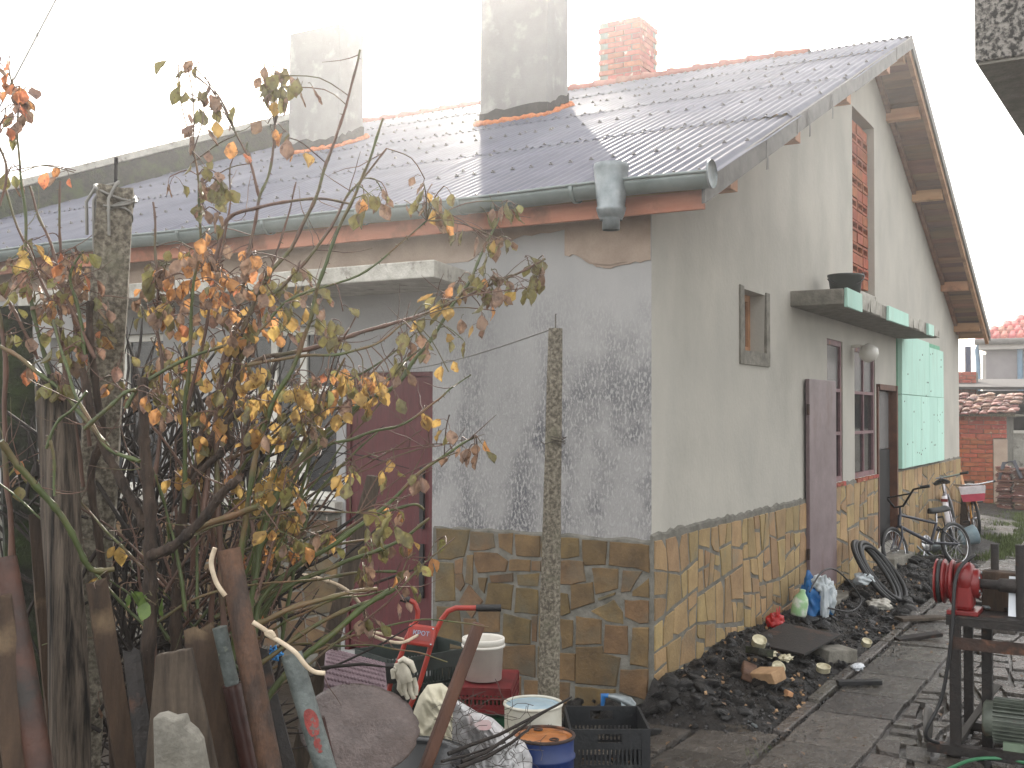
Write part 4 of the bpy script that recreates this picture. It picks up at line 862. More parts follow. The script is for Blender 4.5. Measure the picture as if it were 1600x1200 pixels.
# tree / branches beyond the shed
tr = thing('bare_tree', 'bare leafless tree far beyond the lean-to roof', 'tree', (40, 4.0, 0))
mb = MB()
def branch(mb, p, d, L_, r_, dep, rs):
    pts = [p]; k = 4
    for i in range(k): d = (d + V((rs.uniform(-.2, .2), rs.uniform(-.2, .2), rs.uniform(-.05, .15)))).normalized(); pts.append(pts[-1] + d * L_ / k)
    mb.tube(pts, [r_ * (1 - 0.5 * i / k) for i in range(k + 1)], 5, caps=False)
    if dep > 0:
        for _ in range(3): branch(mb, pts[rs.randint(2, k)], (d + V((rs.uniform(-.8, .8), rs.uniform(-.8, .8), rs.uniform(-.1, .6)))).normalized(), L_ * 0.66, r_ * 0.5, dep - 1, rs)
branch(mb, V((40, 4.3, 0)), V((0, 0, 1)), 2.6, 0.16, 4, rs); part('trunk', mb, 'pine_bark', tr)
# grass tufts at the path side (uncountable)
mb = MB()
for _ in range(16000):
    x = 8 + 9 * rs.random() ** 0.9; y = -0.95 + (rs.random() ** 2) * 1.3 * (1 if rs.random() < .8 else -.5) - 0.05 * (x - 8) * 0.2
    if noise.noise(V((x * 1.6, y * 2.5, 1))) < -0.12: continue
    hh = U(.025, .09); a = U(0, 2 * pi); w_ = 0.008; l_ = U(0, .04)
    mb.add([V((x - w_ * cos(a), y - w_ * sin(a), 0.0)), V((x + w_ * cos(a), y + w_ * sin(a), 0.0)), V((x + l_ * cos(a + 1), y + l_ * sin(a + 1), hh))], [(0, 1, 2)])
for _ in range(500):
    x = -0.6 + 4 * rs.random(); y = -0.77 + rs.uniform(-.06, .06)
    if noise.noise(V((x * 3, 2, 1))) < 0.15: continue
    a = U(0, 2 * pi); mb.add([V((x - .003, y, 0)), V((x + .003, y, 0)), V((x + .015 * cos(a), y + .015 * sin(a), U(.015, .035)))], [(0, 1, 2)])
single('grass', mb, 'grass', 'short weedy grass along the edge of the path', 'grass', kind='stuff')
gb = thing('grass_bank', 'earth bank with weeds by the brick shed', None, (0, 0, 0), kind='structure')
mb = MB(); mb.grid(lambda u, v: V((7.2 + 9.2 * u, -1.05 + 1.6 * v, -0.03 + 0.10 * sin(pi * min(1, v * 1.0) * 0.5) * min(1, u * 5) + 0.05 * noise.noise(V((u * 14, v * 6, 0))))), 60, 16); part('bank', mb, 'mound_soil', gb, kind='structure')

# ================================================================== RUBBLE
heap = thing('rubble_heap', 'heap of broken black asphalt and wet soil along the foot of the gable wall', 'rubble heap', (2, -0.3, 0))
def hh_(x, y):
    if y > 0.0: return 0.0
    t = max(0.0, 1 - (-y) / (0.74 + 0.1 * noise.noise(V((x * 1.7, 0, 7))))); e = min(1, max(0, (x + 0.32) / 0.3)) * min(1, max(0, (8.2 - x) / 1.0))
    b = (0.21 + 0.05 * noise.noise(V((x * 1.1, 3, 3)))) if x < 3 else 0.16
    return -0.03 + e * (b * t ** 0.8 + 0.035 * (noise.noise(V((x * 9, y * 9, 1))) + 0.5 * noise.noise(V((x * 25, y * 25, 2)))) * min(1, t * 4))
mb = MB(); mb.grid(lambda u, v: V((-0.4 + 8.7 * u, -0.86 + 0.84 * v, hh_(-0.4 + 8.7 * u, -0.86 + 0.84 * v))), 330, 40); part('soil', mb, 'mound_soil', heap, kind='stuff')
def rock(rs, n=9, flat=0.6):
    """faceted lump: points on a squashed sphere, convex hull"""
    import bmesh
    bm = bmesh.new()
    for _ in range(n * 2):
        v_ = V((rs.gauss(0, 1), rs.gauss(0, 1), rs.gauss(0, 1))).normalized(); v_ *= rs.uniform(0.8, 1.1); bm.verts.new((v_.x, v_.y * 0.8, v_.z * flat))
    bmesh.ops.convex_hull(bm, input=bm.verts); 
    for v_ in [v for v in bm.verts if not v.link_faces]: bm.verts.remove(v_)
    bmesh.ops.subdivide_edges(bm, edges=bm.edges, cuts=2, use_grid_fill=True, smooth=0.35)
    for v_ in bm.verts: v_.co *= 1 + 0.2 * noise.noise(v_.co * 2.1 + V((n, 0, 0))) + 0.16 * noise.noise(v_.co * 6 + V((n, 4, 0)))
    me = bpy.data.meshes.new('chunk'); bm.to_mesh(me); bm.free(); me.materials.append(MATS['asphalt_chunk'])
    for p_ in me.polygons: p_.use_smooth = False
    return me
rocks = [rock(rs, 8, rs.uniform(.35, .75)) for _ in range(9)]
def scat(n, xr, yr, sr, nm='asphalt_chunk', zoff=0.0):
    for _ in range(n):
        x = rs.uniform(*xr); y = yr[0] + (yr[1] - yr[0]) * rs.random(); s_ = rs.uniform(*sr) * (1 + 0.5 * (rs.random() ** 4))
        z = max(hh_(x, y), -0.005) + s_ * 0.25 + zoff
        inst(rs.choice(rocks), nm, heap, (x, y, z), (rs.uniform(-.5, .5), rs.uniform(-.5, .5), rs.uniform(0, 6.3)), (s_, s_ * rs.uniform(.7, 1.1), s_ * rs.uniform(.6, 1)))
scat(100, (-0.25, 1.6), (-0.62, -0.06), (0.018, 0.05)); scat(16, (-0.3, 1.2), (-0.55, -0.1), (0.045, 0.075)); scat(60, (1.5, 3.6), (-0.72, -0.1), (0.03, 0.07)); scat(80, (3.5, 7.5), (-0.8, -0.08), (0.035, 0.09))
scat(30, (-0.6, 0.1), (-0.2, 0.5), (0.04, 0.08))
# small crumbs: uncountable
mb = MB()
for _ in range(6000):
    x = rs.uniform(-0.7, 7.5); y = -0.04 - 0.95 * rs.random(); 
    if x < -0.2: y += 0.6 * rs.random()
    s_ = rs.uniform(.004, .016); z = max(hh_(x, y), -0.012 if y < -.7 else -0.02) + s_ * .4; q = Quaternion((rs.random(), rs.random(), rs.random(), rs.random() + .1)).normalized()
    pts = [V((x, y, z)) + q @ (V(p) * s_) for p in ((1, 0, 0), (-1, .2, 0), (0, 1, .1), (.1, -1, 0), (0, 0, .8), (0, 0, -.8))]
    mb.add(pts, [(0, 2, 4), (2, 1, 4), (1, 3, 4), (3, 0, 4), (2, 0, 5), (1, 2, 5), (3, 1, 5), (0, 3, 5)])
part('crumbs', mb, 'asphalt_chunk', heap, kind='stuff')
mb = MB()
for _ in range(260):
    x = rs.uniform(-1.6, 6.5); y = rs.uniform(-2.2, 0.0) if rs.random() < .4 else rs.uniform(-1.0, -.05)
    z = max(hh_(x, y) + .012, .004) if x > -.35 and y > -.75 else .012; s_ = rs.uniform(.008, .022); a_ = rs.uniform(0, 6.3); u_ = V((cos(a_), sin(a_), rs.uniform(-.3, .4))) * s_; v_ = V((-sin(a_), cos(a_), rs.uniform(-.3, .5))) * s_ * .6; c_ = V((x, y, z + .004))
    mb.add([c_ - u_, c_ - v_ + V((0, 0, .003)), c_ + u_, c_ + v_ + V((0, 0, .003))], [(0, 1, 2), (0, 2, 3)])
single('leaf_litter', mb, 'leaf_brown', 'scattered fallen leaf scraps on the rubble and paving', 'leaf litter', kind='stuff')
mb = MB()
for _ in range(150):
    x = rs.uniform(-.2, 6.8); y = rs.uniform(-.8, -.05); z = max(hh_(x, y), 0) + .012; s_ = rs.uniform(.006, .02); q = Quaternion((rs.random(), rs.random(), rs.random(), rs.random() + .1)).normalized()
    mb.add([V((x, y, z)) + q @ V(p) * s_ for p in ((1, 0, 0), (-1, .2, 0), (0, 1, .1), (.1, -1, 0), (0, 0, .5), (0, 0, -.5))], [(0, 2, 4), (2, 1, 4), (1, 3, 4), (3, 0, 4), (2, 0, 5), (1, 2, 5), (3, 1, 5), (0, 3, 5)])
part('plaster_crumbs', mb, 'brick_tan', heap, kind='stuff')
# identifiable debris
def lying_box(name, px, py, z, L_, W_, H_, yaw, m, label, cat, tilt=(0, 0), bevel=0.004, group=None):
    c = PL(px, py, 2, z); q = Quaternion((0, 0, 1), radians(yaw)) @ Quaternion((1, 0, 0), radians(tilt[0])) @ Quaternion((0, 1, 0), radians(tilt[1]))
    mb = MB(); mb.frame_box(c, q @ V((1, 0, 0)), q @ V((0, 1, 0)), q @ V((0, 0, 1)), L_, W_, H_)
    for i in range(len(mb.v)): mb.v[i] += V((U(-1, 1), U(-1, 1), U(-1, 1))) * min(L_, W_, H_) * 0.07
    return single(name, mb, m, label, cat, group, bevel=bevel)
lying_box('metal_plate', 1240, 998, 0.17, 0.62, 0.42, 0.016, -8, 'rust_dark', 'flat rusty brown metal plate lying on the rubble by the wall', 'plate', (4, -3), 0.002)
lying_box('concrete_block', 1303, 1022, 0.07, 0.26, 0.17, 0.09, -30, 'concrete', 'grey concrete block lying beside the rusty plate', 'block', (0, 5), 0.008)
lying_box('stone_slab', 1186, 1018, 0.21, 0.22, 0.10, 0.045, 38, 'concrete_mossy', 'dark flat stone slab on top of the rubble, left of the rusty plate', 'stone', (12, 8), 0.006)
lying_box('brick', 1199, 1055, 0.13, 0.21, 0.11, 0.07, 62, 'brick_tan', 'pale tan brick on the black rubble in front of the plate', 'brick', (-14, 10), 0.006)
lying_box('brick', 1170, 1050, 0.12, 0.17, 0.09, 0.065, 20, 'brick_wet', 'dark reddish broken brick just left of the pale tan brick', 'brick', (18, -12), 0.012)
lying_box('rubber_strip', 1342, 1066, 0.03, 0.28, 0.06, 0.03, -55, 'rubber', 'short black strip lying on the paving beside the kerb', 'strip', (0, 0), 0.004)
lying_box('wood_piece', 1232, 1083, 0.04, 0.09, 0.035, 0.03, 30, 'wood_new', 'small pale wood offcut in the soil below the tan brick', 'wood offcut', (20, 5), 0.003)
lying_box('plank', 1440, 966, 0.03, 0.5, 0.10, 0.025, -35, 'wood_grey', 'grey weathered board piece lying on the path left of the workbench', 'board', (3, 3), 0.003)
lying_box('plank', 1435, 995, 0.03, 0.36, 0.08, 0.03, -50, 'rust_dark', 'dark broken board on the path nearest the workbench', 'board', (4, -6), 0.003)
def can(px, py, z, r_, h_, ax, label, m='can_pale'):
    c = PL(px, py, 2, z); t = thing('tin_can', label, 'tin can', c)
    part('can_body', MB().lathe(c, [(r_, 0), (r_, h_), (r_ * 1.04, h_ + .003), (r_ * .97, h_ + .004), (r_ * .95, h_ - .008), (r_ * .5, h_ - .006), (0.0, h_ - .007)], 20, ax, cap0=True), m, t); return t
can(1214, 1046, 0.12, .042, .03, (-.55, -.5, .6), 'small round pale tin lid face up right of the tan brick')
can(1286, 1048, 0.05, .045, .03, (-.2, -.15, .95), 'cream round tin lying near the kerb')
can(1185, 1007, 0.25, .045, .04, (-.4, -.3, .8), 'pale round tin tucked behind the dark stone slab')
can(1353, 1007, 0.05, .035, .03, (-.3, -.3, .8), 'small white tin lid right of the concrete block')
mb = MB(); c = G(1182, 1128); mb.tube([G(1162, 1124, .015), G(1182, 1135, .015)], .008, 6); single('metal_rod', mb, 'galv', 'short pale metal rod lying at the front of the rubble', 'rod')
# pale crumpled scraps between the rubble
def blob(name, c, rx, ry, rz_, m, label, cat, seed, crump=0.25, freq=2.2, group=None, squish=None):
    mb = MB(); c = V(c)
    def f(u, v):
        th = pi * v; ph = 2 * pi * u; d = V((sin(th) * cos(ph), sin(th) * sin(ph), cos(th)))
        k = 1 + crump * noise.noise(d * freq + V((seed, 0, 0))) + crump * 0.5 * abs(noise.noise(d * freq * 3 + V((seed, 5, 0))))
        return c + V((d.x * rx, d.y * ry, max(d.z, -0.75) * rz_)) * k
    mb.grid(f, 36, 24, smooth=True); return single(name, mb, m, label, cat, group)
bg_ = thing('plastic_bag', 'red knotted plastic bag against the stone plinth', 'plastic bag', G(1212, 985, .15))
c = PL(1211, 972, 1, -0.14)
o = blob('x', c, .075, .06, .06, 'bag_red', None, None, 3, .4); o.name = 'bag_body'; o.parent = bg_; o.location = ORG[o.name if o.name in ORG else 'x'] - ORG[bg_.name] if False else o.location - ORG[bg_.name]
mb = MB(); mb.grid(lambda u, v: c + V((-.02 + .09 * (u - .5), -.03, .045 + .05 * v + .02 * sin(u * 9))), 10, 4); part('bag_neck', mb, 'bag_red', bg_, solid=.002)
# blue and white sack of rubbish
sk = thing('rubbish_sack', 'torn blue and white plastic sack standing by the mauve door', 'sack', G(1275, 965, .12))
c = PL(1272, 935, 1, -0.22)
for (nm, off, r3, m, sd_) in (('sack_body', (0, .02, -.02), (.12, .09, .16), 'blue_plastic', 2), ('torn_flap', (-.02, -.085, -.04), (.05, .03, .17), 'bag_white', 5), ('torn_flap', (.1, -.09, .0), (.07, .05, .12), 'bag_white', 8), ('torn_flap', (.03, -.04, .1), (.1, .07, .07), 'bag_white', 11), ('torn_flap', (.15, -.07, -.09), (.05, .04, .06), 'blue_bright', 12)):
    o = blob('x', c + V(off), *r3, m, None, None, sd_, .5, 2.6); o.name = nm; o.parent = sk; o.location = o.location - ORG[sk.name]
bt = thing('plastic_bottle', 'pale green and white plastic jug left of the blue sack', 'bottle', PL(1247, 960, 1, -.2))
c = PL(1247, 962, 1, -0.2); part('bottle_body', MB().lathe(c, [(0, 0), (.055, .0), (.06, .02), (.06, .10), (.05, .14), (.03, .165), (.022, .18), (.022, .2), (0, .2)], 18, (.1, -.15, .95)), 'bottle_green', bt)
blob('scrap_of_plastic', PL(1350, 905, 1, -.3) + V((0, 0, 0)), .1, .08, .05, 'bag_white', 'pale blue and white crumpled scrap below the tyres by the wall', 'plastic scrap', 21, .5)
blob('scrap_of_plastic', G(1375, 945, .08), .13, .09, .04, 'concrete_pale', 'grey white crumpled scrap on the rubble right of the blue sack', 'plastic scrap', 22, .6)
for i, (px, py, m, lb) in enumerate([(1205, 1022, 'can_pale', 'cream crumpled scrap right of the dark stone slab'), (1228, 1028, 'can_pale', 'creased pale scrap just in front of the rusty plate'), (1340, 1042, 'paper_white', 'thin white paper shard on the kerb'), (1173, 1001, 'brick_red', 'reddish crumpled scrap against the plinth left of the plate')]):
    blob('scrap', G(px, py, .15 if i != 2 else .03), .055, .035, .018, m, lb, 'scrap', 30 + i, .6)
# old cable loops over the rubble
mb = MB(); mb.tube(spl([PL(1265, 925, 1, -.3), PL(1285, 893, 1, -.3), PL(1310, 893, 1, -.3), PL(1345, 935, 1, -.4), PL(1330, 955, 1, -.4), PL(1295, 950, 1, -.35)]), .007, 6); single('cable', mb, 'rubber', 'black cable looped over the rubble right of the blue sack', 'cable')
# tyres
for i, (px, py, rr, tl, lb) in enumerate([(1368, 893, .34, .95, 'bicycle tyre leaning lowest against the plinth by the doorway'), (1376, 889, .33, .90, 'second bicycle tyre leaning on the first by the doorway'), (1360, 888, .34, 1.02, 'bicycle tyre leaning closest to the plinth by the doorway'), (1384, 895, .32, .84, 'outermost bicycle tyre of those leaning by the doorway')]):
    c = PL(px, py, 1, -0.34 - 0.03 * i); mb = MB(); mb.torus(PL(1366 + 5 * i, 892 + i, 1, -.33 - .02 * i), rr * .9, .021, (-0.03 * i, -tl, .66), 44, 8); single('scrap_tyre', mb, 'rubber', lb, 'tyre', 'bicycle tyres leaning by the doorway')

# ================================================================== WORKBENCH with gearbox
WB0 = thing('workbench', 'rusty angle-iron workbench stand at the right edge', 'workbench', (0.1, -2.0, 0))
TZ = 0.70; pt = lambda px, py, x=0.0: PL(px, py, 0, x)
bx0, bx1 = -0.065, 0.44; by0, by1 = -3.0, -1.615
part('bench_top', MB().box(bx0, bx1, by0, by1, TZ - 0.012, TZ, 0.001), 'rust_dark', WB0)
part('top_frame', MB().box(bx0 - .003, bx0 + .04, by0, by1, TZ - .05, TZ - .014).box(bx1 - .04, bx1 + .003, by0, by1, TZ - .05, TZ - .014), 'rust_dark', WB0)
for (x, y, w_, m, z1) in ((bx0 + .02, -1.655, .05, 'rust_dark', TZ - .05), (bx1 - .02, -1.655, .045, 'rust_dark', TZ - .05), (bx0 + .02, -2.9, .05, 'rust_dark', TZ - .05), (bx1 - .02, -2.9, .045, 'rust_dark', TZ - .05), (0.15, -1.78, .05, 'rust_dark', TZ - .012), (0.3, -2.1, .045, 'pipe_grey', TZ - .012), (0.05, -2.22, .055, 'darkgreen_plastic', TZ - .012)):
    mb = MB(); mb.box(x - w_ / 2, x - w_ / 2 + .006, y - w_ / 2, y + w_ / 2, 0.0, z1, .001).box(x - w_ / 2 + .006, x + w_ / 2, y + w_ / 2 - .006, y + w_ / 2, 0.0, z1, .001).box(x - w_ / 2 + .006, x + w_ / 2 - .004, y - w_ / 2, y + w_ / 2 - .012, 0.0, z1, .001); part('leg', mb, m, WB0, org=(x, y, 0))
part('cross_rail', MB().box(bx0 - .006, bx0 - .001, by0, by1 - .03, TZ - .165, TZ - .105), 'rust', WB0)
part('foot_rail', MB().box(bx0 - .03, bx0 + .03, by0, by1 + .09, 0.015, 0.06), 'rust_dark', WB0)
part('foot_rail', MB().box(bx0 + .031, bx1 + .05, by1 - .05, by1 + .01, 0.012, 0.058), 'rust_dark', WB0)
part('foot_rail', MB().box(bx1 - .03, bx1 + .03, by0, by1 - .051, 0.015, 0.06), 'rust_dark', WB0)
part('brace', MB().beam((bx0 + .05, -1.66, .07), (bx1 - .06, -1.8, .28), .035, .012), 'flashing', WB0)
mc = thing('gearbox', 'red cast-iron machine head with pulley and drill spindle on the workbench', 'machine', (0.05, -1.75, TZ))
AX = 0.05; ctr = pt(1477, 908, AX); ZA = ctr.z
pl_ = lambda px: pt(px, 905, AX).y
yP = pl_(1477)
part('pulley', MB().lathe((AX, yP - .045, ZA), [(0.0, 0), (.105, 0), (.112, .006), (.112, .014), (.088, .026), (.088, .032), (.112, .044), (.112, .052), (.088, .064), (.088, .07), (.112, .082), (.112, .088), (.1, .092), (.04, .085), (0, .085)], 40, (0, 1, 0), smooth=False), 'machine_red', mc, bevel=0.002)
part('belt', MB().torus((AX, yP - .045 + .067, ZA), .1, .012, (0, 1, 0), 36, 8), 'rubber', mc)
yb = pl_(1493); ye = pl_(1522)
mb = MB(); mb.box(AX - .075, AX + .075, ye, yb, TZ + .02, ZA + .05); part('gear_housing', mb, 'machine_red', mc, bevel=.02)
part('housing_dome', MB().lathe((AX, ye, ZA + .02), [(0, 0), (.07, 0), (.084, .02), (.084, yb - ye - .03), (.07, yb - ye), (0, yb - ye + .01)], 28, (0, 1, 0)), 'machine_red', mc)
part('base_flange', MB().box(AX - .1, AX + .1, ye - .03, yb + .03, TZ, TZ + .022), 'machine_red', mc, bevel=.004)
part('bearing_cap', MB().lathe((AX, ye - .03, ZA), [(.06, 0), (.075, .01), (.075, .035)], 24, (0, 1, 0), cap0=True), 'machine_red', mc)
for a in range(5): 
    q = 2 * pi * a / 5; part('bolt', MB().lathe((AX + .055 * cos(q), ye - .035, ZA + .055 * sin(q)), [(.009, 0), (.009, .012)], 6, (0, 1, 0), cap0=True), 'galv', mc)
yt = pl_(1600)
part('spindle', MB().lathe((AX, ye - .02, ZA), [(.024, 0), (.024, .09), (.034, .1), (.036, .18), (.03, .2), (.01, .33), (0.0, .34)], 20, (0, -1, 0)), 'rust_dark', mc)
mb = MB(); mb.frame_box((AX + .17, (pl_(1538) + pl_(1586)) / 2, TZ + .1), (0, 1, 0), (1, 0, 0), (0, 0, 1), .2, .1, .2); single('wood_block', mb, 'wood_dark', 'old brown wooden block standing behind the red machine head', 'wood block', bevel=.006)
mb = MB(); mb.tube(spl([(AX + .05, ye + .04, ZA + .1), (AX + .0, ye - .0, ZA + .14), (AX - .1, yb - .02, ZA + .05), (bx0 - .03, yb + .0, TZ - .1), (bx0 - .04, -1.6, .3), (bx0 - .09, -1.53, .12), (bx0 - .02, -1.58, .06)]), .009, 8); single('hose', mb, 'rubber', 'black cable hanging from the red machine down the bench leg', 'cable')
for i, (a, b, m, lb, r_) in enumerate([((1515, 940), (1600, 958), 'rust_dark', 'long rusty spanner lying across the bench top', .011), ((1540, 950), (1597, 948), 'galv', 'thin steel bar lying on the bench top', .008), ((1530, 936), (1575, 950), 'rust', 'short rusty rod on the bench top behind the spanner', .007)]):
    p, q = PL(*a, 2, TZ + .015), PL(*b, 2, TZ + .015); mb = MB(); mb.tube([p, (p + q) / 2 + V((.004, 0, .002)), q], r_, 6); mb.lathe(p, [(0, 0), (r_ * 2.2, 0), (r_ * 2.2, r_ * 1.4), (0, r_ * 1.4)], 10); single('spanner' if i == 0 else 'steel_rod', mb, m, lb, 'tool')
mb = MB(); p = pt(1590, 942, bx0 + .02); mb.frame_box((bx0 + .12, p.y - .03, TZ + .1), (0, 1, 0), (.3, 0, .95), (-.95, 0, .3), .16, .2, .004); single('white_sheet', mb, 'paper_white', 'glossy white sheet propped on the bench top at the right edge', 'sheet')
part('post_stub', MB().lathe((AX + .25, pl_(1545), TZ), [(.02, 0), (.02, .33)], 12, cap1=True), 'rust_dark', WB0); part('post_stub', MB().lathe((AX - .02, pl_(1595), TZ), [(.022, 0), (.022, .36)], 12, cap1=True), 'rust_dark', WB0)
mo = thing('electric_motor', 'finned green-grey electric motor on the foot of the workbench', 'motor', (0.1, -2.1, .06))
mx = .06; y_a = pt(1533, 1130, mx - .1).y; y_b = y_a - .27; mz = pt(1560, 1133, mx - .1).z
part('motor_body', MB().lathe((mx, y_b, mz), [(0, 0), (.085, .0), (.092, .01), (.092, .26), (.08, .27), (0, .275)], 32, (0, 1, 0)), 'motor', mo)
for i in range(30):
    a = 2 * pi * i / 30; d = V((cos(a), 0, sin(a))); part('cooling_fin', MB().frame_box(V((mx, y_b + .12, mz)) + d * .1, (0, 1, 0), d.cross(V((0, 1, 0))), d, .2, .004, .026), 'motor', mo)
part('end_cover', MB().lathe((mx, y_b - .09, mz), [(0, 0), (.09, .0), (.104, .02), (.104, .11)], 32, (0, 1, 0)), 'motor', mo)
part('motor_foot', MB().box(mx - .11, mx + .11, y_b + .05, y_b + .17, .061, mz - .08), 'motor_plate', mo)
mb = MB(); mb.lathe((bx0 + .05, -1.53, .13), [(0, 0), (.085, 0), (.09, .01), (.09, .022), (0, .024)], 28, (0, 1, 0)); single('belt_wheel', mb, 'flashing', 'grey metal wheel leaning at the foot of the bench leg', 'wheel')
mb = MB(); mb.tube(spl([G(1480, 1203, .03), G(1520, 1187, .03), G(1570, 1186, .03), G(1640, 1200, .03)]), .009, 8); single('garden_hose', mb, 'hose_green', 'green hose lying in front of the workbench', 'hose')

# ================================================================== BICYCLES
def bicycle(label, base, yaw, lean, r_, fm, sc_=1.0, saddle_m='rubber', bars='flat', low=False):
    """local +X is forward; base is the rear wheel's ground point"""
    t = thing('bicycle', label, 'bicycle', base)
    q = Quaternion((0, 0, 1), yaw) @ Quaternion((1, 0, 0), lean); B = V(base)
    T = lambda x, y, z: B + q @ (V((x, y, z)) * sc_)
    wb = 1.04; r0 = r_
    def wheel(cx, steer=0):
        q2 = q @ Quaternion((0, 0, 1), steer); axn = q2 @ V((0, 1, 0)); c = T(cx, 0, r0)
        w_ = part('wheel', MB().torus(c, (r0 - .02) * sc_, .022 * sc_, axn, 32, 8), 'rubber', t)
        part('rim', MB().torus(c, (r0 - .045) * sc_, .009 * sc_, axn, 32, 6), 'chrome', w_)
        mb = MB()
        for i in range(20):
            a = 2 * pi * i / 20; qq = Quaternion(axn, a); d = qq @ axn.orthogonal().normalized(); mb.tube([c + axn * .02 * (1 if i % 2 else -1), c + d * (r0 - .05) * sc_], .0018, 4, caps=False)
        mb.lathe(c - axn * .04, [(.018, 0), (.018, .08)], 10, axn, cap0=True, cap1=True); part('spokes', mb, 'chrome', w_, kind='stuff'); return c
    wheel(0); wheel(wb, 0.15)
    bb = (.42, 0, .29); st_ = (.27, 0, .72 if not low else .5); hd = (.86, 0, .80 if not low else .62); hb = (.9, 0, .66 if not low else .5)
    mb = MB(); tb = lambda a, b, r1=.016: mb.tube([T(*a), T(*b)], r1 * sc_, 8)
    tb(bb, st_, .017); tb(st_, hd, .015); tb(bb, hb, .02); tb(hd, hb, .02)
    for s_ in (-.045, .045): tb((.27, s_ * .3, .66 if not low else .46), (0, s_, r0), .009); tb((.42, s_, .29), (0, s_, r0), .01)
    part('frame', mb, fm, t)
    mb = MB()
    for s_ in (-.05, .05): mb.tube([T(.9, s_ * .6, hb[2]), T(.94, s_, hb[2] - .12), T(wb, s_, r0)], .012 * sc_, 8)
    mb.tube([T(hd[0], 0, hd[2] - .05), T(hd[0] - .03, 0, hd[2] + .09)], .014 * sc_, 8); part('fork', mb, fm, t)
    hz_ = hd[2] + .09; hx = hd[0] - .03
    mb = MB()
    if bars == 'flat': mb.tube([T(hx - .06, -.3, hz_ + .02), T(hx + .02, -.1, hz_), T(hx + .02, .1, hz_), T(hx - .06, .3, hz_ + .02)], .012 * sc_, 8)
    else: mb.tube([T(hx - .08, -.34, hz_ + .17), T(hx - .02, -.2, hz_ + .16), T(hx + .02, -.06, hz_), T(hx + .02, .06, hz_), T(hx - .02, .2, hz_ + .16), T(hx - .08, .34, hz_ + .17)], .012 * sc_, 8); mb.tube([T(hx, -.16, hz_ + .12), T(hx, .16, hz_ + .12)], .009 * sc_, 6)
    part('handlebar', mb, 'chrome' if bars == 'flat' else 'rubber', t)
    for s_ in (-1, 1):
        zz_ = hz_ + (.02 if bars == 'flat' else .17); yy_ = .3 if bars == 'flat' else .34
        part('grip', MB().tube([T(hx - .05, s_ * (yy_ - .07), zz_), T(hx - .08, s_ * (yy_ + .03), zz_)], .017 * sc_, 8), 'rubber', t)
    mb = MB(); sx, sz = st_[0] - .05, st_[2] + .13; mb.tube([T(*st_), T(sx + .02, 0, sz)], .012 * sc_, 8); part('seat_post', mb, 'chrome', t)
    mb = MB(); mb.grid(lambda u, v: T(sx - .12 + .26 * v, (u - .5) * (.17 * (1 - v) ** .7 + .03), sz + .035 - .05 * (2 * u - 1) ** 2 + .02 * (1 - v) ** 4), 8, 10); part('saddle', mb, saddle_m, t, solid=.02)
    mb = MB(); mb.lathe(T(.42, -.05, .29), [(0, 0), (.09 * sc_, 0), (.095 * sc_, .006), (0, .008)], 24, q @ V((0, -1, 0))); mb.tube([T(.42, -.07, .29), T(.5, -.07, .16)], .01, 6); mb.tube([T(.42, .07, .29), T(.34, .07, .42)], .01, 6); part('crankset', mb, 'chrome', t)
    for p_ in ((.5, -.11, .16), (.34, .11, .42)): part('pedal', MB().frame_box(T(*p_), q @ V((1, 0, 0)), q @ V((0, 1, 0)), q @ V((0, 0, 1)), .08, .09, .02), 'rubber', t)
    return t, T
b1, T1 = bicycle('silver bicycle with black saddle leaning upright on the stone plinth', G(1492, 862), radians(8), radians(-10), .33, 'bike_silver')
part('mudguard', MB().grid(lambda u, v: T1(-(.37) * cos(pi * (.05 + .5 * v)) * 1.0, (u - .5) * .06, .33 + .37 * sin(pi * (.05 + .5 * v))), 3, 14), 'basket_white', b1, solid=.004)
part('rear_reflector', MB().frame_box(T1(-.2, 0, .66), (0, 1, 0), (1, 0, 0), (0, 0, 1), .08, .02, .035), 'machine_red', b1)
b2, T2 = bicycle('dark bmx bicycle with raised handlebars tangled in front of the silver one', G(1500, 885), radians(152), radians(12), .25, 'bike_dark', 1.0, bars='high', low=True)
b3, T3 = bicycle("child's yellow bicycle with white and pink basket furthest along the wall", G(1516, 838) + V((1.15, .1, 0)), radians(190), radians(6), .25, 'bike_yellow', 1.0, bars='flat', low=True)
bk3 = MB(); c = T3(1.05, 0, .66)
ring = lambda z, k: [T3(1.08 + .13 * k * sx_, .17 * k * sy_, z) for sx_, sy_ in ((-1, -1), (1, -1), (1, 1), (-1, 1))]
bk3.add(ring(.5, .8) + ring(.6, .92), [(0, 1, 5, 4), (1, 2, 6, 5), (2, 3, 7, 6), (3, 0, 4, 7), (3, 2, 1, 0)]); part('basket', bk3, 'basket_pink', b3, solid=.008)
bk4 = MB(); bk4.add(ring(.603, .92) + ring(.70, 1), [(0, 1, 5, 4), (1, 2, 6, 5), (2, 3, 7, 6), (3, 0, 4, 7)]); part('basket_rim', bk4, 'basket_white', b3, solid=.008)
bkw = thing('pail', 'pale blue-white pail lying on its side between the bicycles', 'bucket', G(1505, 845))
part('pail_body', MB().lathe(G(1498, 842, .11), [(0, 0), (.1, 0), (.125, .22), (.13, .225), (.12, .22), (.095, .01), (0, .01)], 22, (.5, -.75, .25)), 'lid_blue', bkw)
mb = MB(); p = G(1450, 862, .02); mb.lathe(p + V((0, 0, .05)), [(.0, 0), (.07, 0), (.07, .2), (.06, .2), (.06, .01), (0, .01)], 18, (.6, -.7, .25)); single('tin_drum', mb, 'galv', 'grey metal tin lying under the dark bmx bicycle', 'tin')
